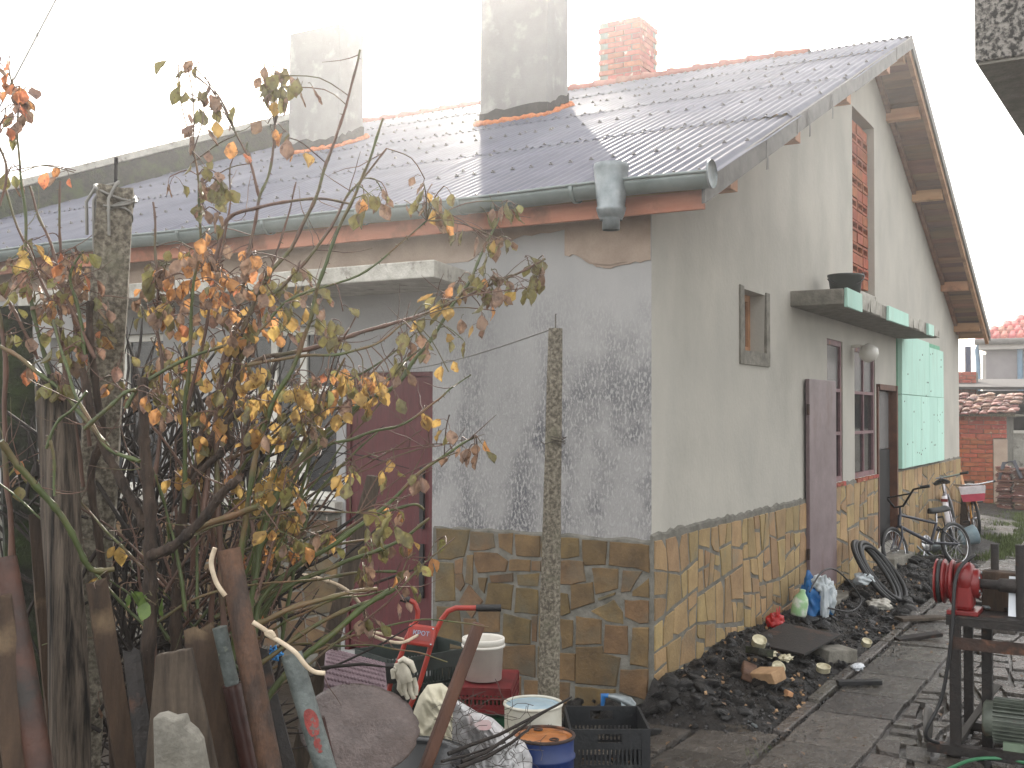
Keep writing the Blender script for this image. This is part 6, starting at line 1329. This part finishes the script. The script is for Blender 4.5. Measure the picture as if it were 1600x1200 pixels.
for _ in range(46):
    x, y = rs.uniform(700, 850), rs.uniform(1095, 1200); d = rs.uniform(3.95, 4.3); an = rs.uniform(0, 2 * pi); pts = [A(x, y, d)]
    for k in range(4): an += rs.uniform(-.7, .7); x += 13 * cos(an); y += 11 * sin(an); pts.append(A(x, y, d + rs.uniform(-.03, .03)))
    mb.tube(pts, .0012, 4, caps=False)
single('twig_tangle', mb, 'wire', 'tangle of fine dry twigs spread over the white sack', 'twigs', kind='stuff')
mb = MB(); cw = 11                                                  # chicken wire: hexagons on a crumpled sheet
def cwp(i, j): x = 712 + i; y = 1105 + j; return A(x, y + 10 * noise.noise(V((x * .02, y * .02, 2))), 4.12 + .12 * noise.noise(V((x * .016, y * .02, 9))))
for r_ in range(8):
    for c_ in range(10):
        ox = c_ * cw * 1.5; oy = r_ * cw * 1.5 + (cw * .75 if c_ % 2 else 0)
        if oy < ox * .35 - 4 or ox > 115: continue
        hx = [cwp(ox + cw * .85 * cos(pi / 3 * k), oy + cw * .75 * sin(pi / 3 * k)) for k in range(4)]; mb.tube(hx, .0011, 4, caps=False)
single('chicken_wire', mb, 'wire', 'crumpled piece of hexagonal chicken wire lying over the white sack', 'wire mesh', kind=None)
# cords
def cord(label, pts, dep, r_, m='cord', name='cord'):
    P_ = [A(x, y, d) for (x, y), d in zip(pts, dep)]; Q_ = []
    for i in range(len(P_) - 1):
        a0, a1, a2, a3 = P_[max(i - 1, 0)], P_[i], P_[i + 1], P_[min(i + 2, len(P_) - 1)]
        for k in range(5):
            t = k / 5; Q_.append(0.5 * ((2 * a1) + (-a0 + a2) * t + (2 * a0 - 5 * a1 + 4 * a2 - a3) * t * t + (-a0 + 3 * a1 - 3 * a2 + a3) * t ** 3))
    Q_.append(P_[-1]); return single(name, MB().tube(Q_, r_, 8), m, label, 'cord' if name == 'cord' else 'wire')
cord('knotted pale cord hanging over the red-painted pipe', [(395, 972), (415, 985), (428, 996), (424, 988), (416, 990), (440, 1004), (462, 1020), (478, 1040), (492, 1050), (508, 1052)], [2.75] * 10, .006)
cord('long pale cord running through the canes to the tiller panel', [(442, 897), (480, 900), (520, 911), (545, 925), (565, 948), (572, 970), (576, 988), (600, 1000), (628, 1004), (652, 993)], [3.6, 3.7, 3.8, 3.9, 4.1, 4.3, 4.4, 4.6, 4.8, 4.95], .007)
cord('short pale cord end beside the long one, above the crates', [(573, 985), (595, 990), (615, 995), (630, 999)], [4.4, 4.6, 4.8, 4.9], .006)
cord('short pale cord draped over the rusty pipe top', [(336, 856), (330, 880), (338, 910), (352, 931)], [2.75] * 4, .006)
w0 = A(868, 512, 5.0); w1 = PL(548, 582, 0, -.02); mb = MB(); mb.tube([w0 + (w1 - w0) * (i / 10) + V((0, 0, -.06 * sin(pi * i / 10))) for i in range(11)], .0035, 6); single('line_wire', mb, 'wire_pale', 'pale wire strung from the slim concrete post to the maroon door frame', 'wire')
p0, p1 = A(400, -597, 12.0), PL(-115, 385, 0, -.2); mb = MB(); mb.tube([p0 + (p1 - p0) * (i / 10) for i in range(11)], .008, 6); cb = single('overhead_cable', mb, 'wire_pale', 'thin overhead cable crossing the sky at the upper left corner', 'cable')
for k in (.62, .71): part('cable_tie', MB().frame_box(p0 + (p1 - p0) * k, (p1 - p0).normalized(), (1, 0, 0), (0, 0, 1), .03, .02, .02), 'wire', cb)
mb = MB(); c = A(428, 1020, 3.3)
for k in range(9): mb.tube([c + V((rs.uniform(-.02, .02), rs.uniform(-.03, .03), rs.uniform(-.02, .02))) for _ in range(4)], .003, 5)
single('blue_net', mb, 'blue_bright', 'scrap of bright blue netting caught left of the red-painted pipe', 'net')

# ================================================================== ROSE BUSHES
rs = random.Random(77)
bush = thing('rose_bush', 'large leggy rose bush with yellow and orange autumn leaves, centre of the left half', 'bush', (*A(250, 1190, 3.1).xy, 0))
bushL = thing('rose_bush', 'smaller rose bush with dull brown leaves at the left edge', 'bush', (*A(60, 1190, 3.3).xy, 0))
def spline(P_, k=6):
    Q_ = []
    for i in range(len(P_) - 1):
        a0, a1, a2, a3 = P_[max(i - 1, 0)], P_[i], P_[i + 1], P_[min(i + 2, len(P_) - 1)]
        for j in range(k):
            t = j / k; Q_.append(0.5 * ((2 * a1) + (-a0 + a2) * t + (2 * a0 - 5 * a1 + 4 * a2 - a3) * t * t + (-a0 + 3 * a1 - 3 * a2 + a3) * t ** 3))
    Q_.append(P_[-1]); return Q_
NODES = []
thorn_mb = MB()
def cane(pts, r0, r1, d0, d1, m, par, nm='cane', knots=True, tip=True):
    n = len(pts); P_ = [A(x, y, d0 + (d1 - d0) * i / (n - 1)) for i, (x, y) in enumerate(pts)]; Q_ = spline(P_)
    L_ = len(Q_); Q_ = [q + V((noise.noise(q * 9 + V((i_, 0, 0)) * 0), noise.noise(q * 9 + V((7, 0, 0))), noise.noise(q * 9 + V((0, 9, 0))))) * .008 for i_, q in enumerate(Q_)]
    R_ = [(r0 + (r1 - r0) * i / (L_ - 1)) * (1.0 + (.28 if knots and i % 5 == 2 else 0) + rs.uniform(-.06, .06)) for i in range(L_)]
    part(nm, MB().tube(Q_, R_, 8 if r0 > .006 else 6), m, par, org=Q_[0])
    for i in range(L_): NODES.append((Q_[i], par))
    for i in range(0, L_ - 1):
        if rs.random() < .55:
            t = (Q_[i + 1] - Q_[i]); ln = t.length; t.normalize(); sd_ = t.cross(V((rs.uniform(-1, 1), rs.uniform(-1, 1), rs.uniform(-1, 1)))).normalized(); c = Q_[i] + t * ln * rs.random()
            thorn_mb.tube([c, c + sd_ * (R_[i] + .007) - t * .002], [.0022, .0003], 4, caps=False)
    return Q_
B_ = lambda *p: list(p)
thick = [  # points, r0, r1, depth0, depth1
 (B_((222, 1290), (228, 1130), (233, 1000), (236, 900), (234, 830), (232, 760), (226, 700), (228, 640), (224, 590)), .019, .013, 2.95, 3.0),
 (B_((236, 870), (262, 858), (295, 835), (325, 800), (348, 770), (374, 745)), .014, .011, 2.95, 2.85),
 (B_((228, 825), (214, 795), (192, 750), (168, 710), (150, 660), (140, 620), (130, 575)), .014, .009, 3.0, 3.1),
 (B_((262, 1290), (270, 1080), (276, 980), (279, 880), (285, 800), (300, 750), (330, 700), (352, 650), (368, 590), (376, 520)), .017, .010, 3.15, 3.1),
 (B_((300, 750), (340, 715), (360, 690), (352, 665), (378, 640)), .010, .009, 3.1, 3.0),
 (B_((180, 1250), (172, 1000), (160, 900), (150, 820), (142, 740), (158, 680), (150, 600), (140, 520), (142, 470)), .012, .009, 3.2, 3.1),
]
for p, a_, b_, d0, d1 in thick: cane(p, a_, b_, d0, d1, 'bush_bark', bush, 'stem')
G_, N_ = 'cane_green', 'cane_brown'
canes = [
 (B_((345, 1150), (350, 1000), (345, 900), (343, 800), (340, 620), (372, 530), (410, 450), (470, 360), (492, 310), (520, 230), (545, 150), (562, 78)), .009, .0028, 3.1, 3.1, N_),
 (B_((360, 1100), (372, 900), (395, 740), (420, 640), (455, 580), (480, 510), (500, 440), (520, 380), (550, 310), (577, 250), (598, 184)), .008, .003, 3.0, 3.0, G_),
 (B_((330, 1000), (336, 800), (350, 560), (400, 480), (450, 440), (500, 380), (540, 310), (562, 284), (604, 232)), .007, .0025, 3.2, 3.2, N_),
 (B_((300, 900), (310, 700), (345, 600), (380, 440), (392, 380), (405, 310), (420, 270), (428, 196)), .007, .003, 3.2, 3.3, N_),
 (B_((405, 312), (392, 255), (370, 206)), .005, .003, 3.3, 3.3, N_),
 (B_((285, 800), (292, 620), (296, 520), (302, 450), (311, 380), (312, 300), (304, 236)), .006, .0025, 3.1, 3.0, G_),
 (B_((290, 640), (320, 520), (340, 420), (358, 330), (361, 256)), .005, .002, 3.2, 3.2, N_),
 (B_((240, 760), (252, 660), (251, 560), (246, 470), (243, 370), (239, 316)), .006, .003, 3.1, 3.2, N_),
 (B_((395, 560), (420, 440), (442, 360), (465, 285)), .005, .002, 3.3, 3.3, N_),
 (B_((330, 420), (352, 345), (400, 325), (450, 312), (500, 311), (546, 319)), .006, .003, 3.1, 3.2, N_),
 (B_((320, 800), (330, 700), (345, 620), (405, 562), (450, 553), (530, 531), (590, 511), (650, 496), (690, 481), (730, 465), (780, 440), (812, 425), (852, 404)), .008, .003, 3.1, 3.4, N_),
 (B_((380, 575), (450, 560), (530, 553), (580, 541), (620, 511), (642, 500)), .005, .0025, 3.0, 3.1, G_),
 (B_((390, 980), (405, 860), (430, 780), (485, 700), (560, 632), (620, 600), (665, 540), (700, 490), (735, 440), (752, 400), (766, 365), (790, 322)), .0085, .003, 3.1, 3.4, G_),
 (B_((395, 900), (420, 780), (505, 690), (600, 600), (650, 552), (668, 536)), .006, .0025, 3.2, 3.3, G_),
 (B_((410, 860), (480, 720), (560, 682), (620, 665), (680, 630), (705, 607), (738, 586)), .006, .002, 3.2, 3.4, G_),
 (B_((380, 860), (420, 710), (480, 661), (560, 622), (602, 590), (634, 556)), .006, .002, 3.3, 3.4, G_),
 (B_((395, 1000), (420, 920), (540, 837), (600, 793), (670, 729), (714, 700), (748, 683)), .008, .0028, 3.1, 3.3, G_),
 (B_((370, 990), (397, 977), (467, 947), (531, 930), (590, 920)), .009, .005, 2.9, 3.0, G_),
 (B_((400, 1120), (440, 1060), (507, 1000), (572, 947), (620, 917)), .0095, .007, 2.95, 3.05, G_),
 (B_((380, 1060), (458, 997), (537, 956), (602, 930)), .007, .005, 3.0, 3.1, G_),
 (B_((385, 1010), (429, 930), (525, 883), (612, 851), (672, 812)), .008, .004, 3.15, 3.25, G_),
 (B_((360, 990), (437, 918), (531, 900), (620, 892)), .006, .004, 3.2, 3.3, G_),
 (B_((380, 900), (450, 870), (540, 848), (603, 838)), .005, .003, 3.3, 3.4, G_),
 (B_((300, 830), (350, 808), (404, 792)), .009, .008, 3.0, 2.95, G_),
 (B_((405, 980), (450, 900), (560, 820), (640, 790), (664, 798)), .006, .004, 3.3, 3.4, G_),
 (B_((440, 1000), (470, 840), (505, 760), (575, 690), (590, 672)), .006, .002, 3.3, 3.4, G_),
 (B_((430, 900), (460, 800), (490, 700), (520, 600), (540, 560)), .006, .003, 3.3, 3.3, G_),
 (B_((350, 720), (420, 690), (480, 640), (600, 560), (650, 520)), .005, .002, 3.4, 3.4, G_),
 (B_((200, 640), (214, 612), (244, 586), (290, 560), (400, 520), (450, 470), (560, 430), (620, 385), (668, 345)), .006, .002, 3.0, 3.1, G_),
 (B_((0, 690), (24, 722), (60, 760), (92, 800), (120, 850), (145, 890), (180, 890)), .009, .007, 2.75, 2.9, G_),
 (B_((70, 700), (90, 660), (115, 640), (135, 612)), .004, .003, 2.7, 2.7, G_),
 (B_((75, 680), (82, 720), (88, 775)), .004, .003, 2.7, 2.7, G_),
 (B_((130, 670), (170, 635), (195, 612), (212, 608)), .006, .005, 2.8, 2.85, G_),
 (B_((218, 720), (170, 700), (130, 640), (100, 560), (80, 500)), .006, .003, 2.9, 3.0, G_),
]
for p, a_, b_, d0, d1, m in canes: cane(p, a_, b_, d0, d1, m, bush)
left = [
 (B_((120, 1000), (115, 860), (122, 780), (100, 690), (88, 620), (60, 520), (42, 420), (38, 330), (30, 270), (27, 172)), .009, .0028, 3.2, 3.2, G_),
 (B_((30, 1100), (20, 900), (10, 700), (8, 560), (-4, 480)), .009, .006, 3.2, 3.2, N_),
 (B_((60, 560), (30, 500), (8, 460)), .005, .004, 3.2, 3.2, N_),
 (B_((130, 760), (108, 600), (80, 480), (35, 370), (2, 282)), .006, .003, 3.3, 3.3, N_),
 (B_((140, 700), (120, 520), (85, 400), (62, 335), (44, 290)), .006, .003, 3.3, 3.3, N_),
 (B_((110, 700), (98, 540), (94, 440), (92, 360), (94, 282)), .006, .003, 3.4, 3.4, N_),
 (B_((0, 540), (60, 580), (120, 640), (170, 700)), .006, .005, 3.1, 3.0, G_),
 (B_((150, 560), (120, 500), (95, 450), (60, 415)), .006, .003, 3.1, 3.1, N_),
 (B_((-10, 220), (10, 260), (0, 320)), .004, .003, 3.0, 3.0, N_),
 (B_((135, 560), (122, 480), (108, 430), (130, 390)), .006, .003, 3.1, 3.1, G_),
]
for p, a_, b_, d0, d1, m in left: cane(p, a_, b_, d0, d1, m, bushL)
# side canes, random, from the crown
for _ in range(60):
    x0, y0 = rs.uniform(230, 420), rs.uniform(820, 1090); an = rs.uniform(-2.4, -.35); L_ = rs.uniform(160, 420); pts = [(x0, y0)]; k = 6
    for i in range(k): an += rs.uniform(-.16, .16) + (.05 if an > -1.5 else -.03); pts.append((pts[-1][0] + L_ / k * cos(an), pts[-1][1] + L_ / k * sin(an)))
    d = rs.uniform(2.95, 3.6); cane(pts, rs.uniform(.004, .0065), .0018, d, d + rs.uniform(-.15, .25), rs.choice([G_, N_, N_]), bush)
tw_mb = MB()
for _ in range(420):
    q, pr__ = rs.choice(NODES); L_ = rs.uniform(.04, .2); d = V((rs.uniform(-1, 1), rs.uniform(-1, 1), rs.uniform(-.5, 1))).normalized(); P_ = [q]
    for i in range(4): d = (d + V((rs.uniform(-.3, .3), rs.uniform(-.3, .3), rs.uniform(-.1, .3)))).normalized(); P_.append(P_[-1] + d * L_ / 4)
    tw_mb.tube(P_, [.0016, .0014, .0012, .001, .0006], 4, caps=False)
part('fine_twigs', tw_mb, 'cane_brown', bush, kind='stuff')
part('thorns', thorn_mb, 'cane_brown', bush, kind='stuff')
# dark thicket of dead stems behind and below (uncountable)
mb = MB()
for _ in range(620):
    x0, y0 = rs.choice([rs.uniform(-20, 430), rs.uniform(120, 400)]), rs.uniform(700, 1260); an = rs.choice([-1.57 + rs.gauss(0, .35), rs.uniform(-3, 0)]); L_ = rs.uniform(60, 300); d = rs.uniform(3.3, 4.3); pts = [A(x0, y0, d)]
    x, y = x0, y0
    for i in range(4):
        an += rs.uniform(-.25, .25); x += L_ / 4 * cos(an); y += L_ / 4 * sin(an); pts.append(A(x, y, d + .03 * i))
    if min(p.z for p in pts) < 0: continue
    mb.tube(pts, [rs.uniform(.002, .007)] * 4 + [.0015], 5, caps=False)
single('dead_brush', mb, 'twig_dark', 'dense mass of dead brown stems behind the rose bush', 'dead brush', kind='stuff')

# leaves
def leaf_mesh(seed, m, L_=.05, W_=.034):
    r_ = random.Random(seed); curl = r_.uniform(-.5, .9); fold = r_.uniform(.25, .9); tw = r_.uniform(-.5, .5)
    prof = [0, .55, .9, 1.0, .86, .55, .0]; mb = MB(); n = len(prof)
    for i, p in enumerate(prof):
        t = i / (n - 1); z = -t * L_; bend = curl * L_ * t * t * .5
        for s_ in (-1, -.5, 0, .5, 1):
            w_ = p * W_ / 2 * s_; dep = abs(s_) * p * W_ / 2 * fold; tt_ = tw * t; x = w_ * cos(tt_) - dep * sin(tt_); y = w_ * sin(tt_) + dep * cos(tt_)
            mb.v.append(V((x + .003 * r_.uniform(-1, 1) * p, y + bend + .002 * r_.uniform(-1, 1), z * (1 - .05 * abs(s_)))))
    for i in range(n - 1):
        for j in range(4): mb.f.append((i * 5 + j, i * 5 + j + 1, (i + 1) * 5 + j + 1, (i + 1) * 5 + j)); mb.sm.append(True)
    return mb, m
PAL = {'o': ['leaf_orange', 'leaf_orange', 'leaf_brown'], 'g': ['leaf_gold', 'leaf_gold', 'leaf_olive'], 'v': ['leaf_olive', 'leaf_olive', 'leaf_brown'], 'b': ['leaf_brown', 'leaf_brown', 'leaf_olive'], 'n': ['leaf_green'], 'x': ['leaf_gold', 'leaf_orange', 'leaf_olive', 'leaf_brown']}
lib = {}
for m in ('leaf_orange', 'leaf_gold', 'leaf_olive', 'leaf_brown', 'leaf_green'):
    lib[m] = []
    for k in range(5):
        mb, _ = leaf_mesh(rs.random(), m); lib[m].append((mb, to_mesh(mb, 'leaf', m, V())))
blobs = [  # px, py, rx, ry, count, palette, bush(0 left, 1 main)
 (60, 470, 60, 60, 34, 'b', 0), (60, 560, 60, 50, 22, 'v', 0), (150, 440, 50, 60, 34, 'b', 0), (140, 540, 50, 40, 20, 'v', 0), (10, 130, 22, 50, 20, 'o', 0), (40, 150, 20, 30, 8, 'b', 0), (10, 265, 14, 14, 6, 'b', 0), (45, 370, 18, 18, 9, 'g', 0), (122, 270, 10, 12, 4, 'o', 0), (25, 200, 10, 20, 4, 'b', 0), (20, 420, 24, 40, 10, 'b', 0), (110, 400, 30, 25, 10, 'o', 0), (22, 740, 22, 30, 6, 'v', 0),
 (300, 100, 34, 24, 15, 'b', 1), (325, 160, 14, 24, 7, 'b', 1), (296, 148, 8, 8, 2, 'b', 1), (356, 153, 6, 6, 2, 'b', 1), (424, 110, 22, 30, 15, 'b', 1), (450, 130, 14, 40, 14, 'b', 1), (445, 205, 14, 12, 6, 'o', 1), (385, 233, 14, 6, 3, 'o', 1), (412, 192, 8, 10, 3, 'o', 1),
 (320, 285, 36, 40, 18, 'v', 1), (270, 265, 10, 14, 3, 'v', 1), (330, 325, 26, 20, 8, 'v', 1), (320, 375, 34, 16, 10, 'o', 1),
 (300, 430, 70, 50, 38, 'o', 1), (240, 440, 30, 50, 18, 'v', 1), (380, 430, 50, 46, 30, 'o', 1), (300, 500, 80, 50, 44, 'x', 1), (400, 500, 60, 40, 32, 'x', 1), (450, 440, 36, 36, 18, 'v', 1), (500, 480, 24, 40, 14, 'v', 1), (535, 510, 20, 26, 10, 'v', 1), (510, 575, 16, 16, 4, 'o', 1), (545, 600, 20, 24, 8, 'o', 1), (250, 580, 60, 50, 24, 'v', 1),
 (380, 590, 60, 40, 36, 'g', 1), (440, 640, 70, 46, 44, 'g', 1), (350, 650, 60, 50, 30, 'g', 1), (420, 720, 60, 40, 24, 'g', 1), (300, 720, 40, 40, 12, 'g', 1), (490, 640, 30, 50, 20, 'v', 1), (560, 610, 30, 40, 20, 'g', 1), (590, 580, 20, 30, 10, 'o', 1), (600, 625, 20, 20, 8, 'g', 1),
 (300, 600, 50, 60, 20, 'x', 1), (200, 600, 30, 60, 10, 'b', 1),
 (690, 310, 32, 26, 13, 'v', 1), (672, 285, 12, 8, 4, 'v', 1), (600, 314, 34, 12, 10, 'v', 1), (575, 320, 12, 12, 4, 'v', 1), (655, 298, 12, 12, 4, 'g', 1),
 (800, 320, 26, 14, 9, 'v', 1), (795, 360, 22, 28, 10, 'b', 1), (765, 400, 16, 30, 7, 'v', 1), (825, 425, 26, 26, 16, 'b', 1), (778, 440, 26, 24, 14, 'b', 1), (765, 470, 16, 20, 7, 'b', 1), (690, 480, 26, 22, 12, 'g', 1), (715, 455, 18, 16, 6, 'v', 1), (754, 512, 6, 8, 2, 'g', 1), (716, 535, 10, 14, 4, 'g', 1), (704, 578, 5, 12, 3, 'g', 1), (640, 530, 22, 20, 9, 'b', 1), (630, 560, 18, 16, 7, 'v', 1), (655, 545, 14, 14, 5, 'b', 1),
 (700, 650, 8, 12, 4, 'g', 1), (738, 697, 16, 12, 8, 'b', 1), (710, 712, 12, 14, 6, 'b', 1), (655, 655, 10, 12, 3, 'g', 1), (616, 720, 7, 22, 5, 'g', 1), (553, 750, 9, 24, 5, 'g', 1), (636, 795, 10, 22, 6, 'v', 1), (612, 800, 14, 12, 4, 'o', 1), (560, 740, 16, 16, 4, 'v', 1),
 (590, 845, 40, 20, 12, 'v', 1), (640, 840, 30, 26, 12, 'v', 1), (670, 850, 12, 24, 5, 'v', 1), (560, 880, 24, 20, 8, 'v', 1), (640, 925, 18, 18, 7, 'v', 1), (595, 960, 26, 14, 7, 'b', 1), (490, 830, 36, 40, 18, 'v', 1), (420, 790, 40, 40, 22, 'g', 1), (400, 850, 40, 40, 14, 'o', 1), (460, 770, 30, 30, 14, 'v', 1), (500, 860, 40, 20, 8, 'v', 1), (400, 940, 24, 24, 7, 'o', 1),
 (166, 910, 12, 18, 3, 'n', 1), (236, 938, 12, 12, 4, 'n', 1), (210, 915, 10, 8, 3, 'n', 1), (190, 850, 8, 14, 2, 'g', 1), (62, 1000, 8, 20, 3, 'v', 1), (165, 1100, 10, 10, 2, 'v', 1), (205, 1010, 8, 10, 2, 'v', 1),
]
LV = []; petiole = MB()
for bi, (px, py, rx, ry, n, pal, bsh) in enumerate(blobs):
    left_ = int(n * (1.6 if n > 15 else 1.15)); par = bush if bsh else bushL
    nodes = [(q, p) for q, p in NODES if p == par]
    while left_ > 0:
        k = min(left_, rs.choice([2, 3, 3, 4, 5])); left_ -= k
        a_ = rs.uniform(0, 2 * pi); rr = sqrt(rs.random()); d0 = rs.uniform(2.85, 3.5); x, y = px + rx * rr * cos(a_), py + ry * rr * sin(a_)
        c = A(x, y, d0); best = min(nodes, key=lambda q: (q[0] - c).length_squared)[0]
        # pull the cluster's depth to the cane it hangs from
        dd = (best - CAMP).dot(ray(px, py)) / ray(px, py).length * (FPX / ray(px, py).length); c = A(x, y, min(3.9, max(2.6, dd + rs.uniform(-.08, .1))))
        best = min(nodes, key=lambda q: (q[0] - c).length_squared)[0]
        mid = (best + c) / 2 + V((rs.uniform(-.02, .02), rs.uniform(-.02, .02), .02)); tw = [best, mid, c]
        petiole.tube(spline(tw, 3), .0017, 5, caps=False)
        for i in range(k):
            t = rs.uniform(.55, 1); root = best + (c - best) * t if t < .9 else c; out = V((rs.uniform(-1, 1), rs.uniform(-1, 1), rs.uniform(-.9, .25))).normalized() * rs.uniform(.012, .034); b0 = root + out
            petiole.tube([root, (root + b0) / 2 + V((0, 0, .005)), b0], .0009, 4, caps=False)
            dr_ = V((out.x * 14, out.y * 14, rs.uniform(-1.3, -.35))).normalized(); q = V((0, 0, -1)).rotation_difference(dr_) @ Quaternion((0, 0, 1), rs.uniform(0, 6.3)); s_ = rs.uniform(.58, 1.12)
            m = rs.choice(PAL[pal]) if rs.random() < .85 else rs.choice(PAL['x']); LV.append((par, b0, q, s_, m, rs.randrange(5)))
part('leaf_stalks', petiole, 'cane_brown', bush, kind='stuff')
rs.shuffle(LV)
cnt = {bush.name: 0, bushL.name: 0}; rest = {}
for par, b0, q, s_, m, k in LV:
    if cnt[par.name] < 296: cnt[par.name] += 1; inst(lib[m][k][1], 'leaf', par, b0, q, (s_, s_, s_))
    else:
        mb = rest.setdefault((par.name, m), MB()); src = lib[m][k][0]; mb.add([b0 + q @ (p * s_) for p in src.v], src.f, True)
for (pn, m), mb in rest.items(): part('leaves', mb, m, bpy.data.objects[pn], kind='stuff')

# ================================================================== GLARE: scattering box added to stand in for sun glare in the lens
mb = MB(); mb.box(-62, 142, -102, 122, -1.0, 8.6)
hz = single('glare_volume', mb, 'glass', 'misty volume added over the whole yard in place of lens glare', 'glare_volume', kind='stuff')
hm = bpy.data.materials.new('glare_volume'); hm.use_nodes = True; hm.node_tree.nodes.clear()
ho = hm.node_tree.nodes.new('ShaderNodeOutputMaterial'); hv = hm.node_tree.nodes.new('ShaderNodeVolumePrincipled')
hv.inputs['Color'].default_value = (0.97, 0.97, 0.98, 1); hv.inputs['Density'].default_value = 0.0048; hv.inputs['Anisotropy'].default_value = 0.82
hm.node_tree.links.new(hv.outputs[0], ho.inputs['Volume']); hz.data.materials.clear(); hz.data.materials.append(hm)
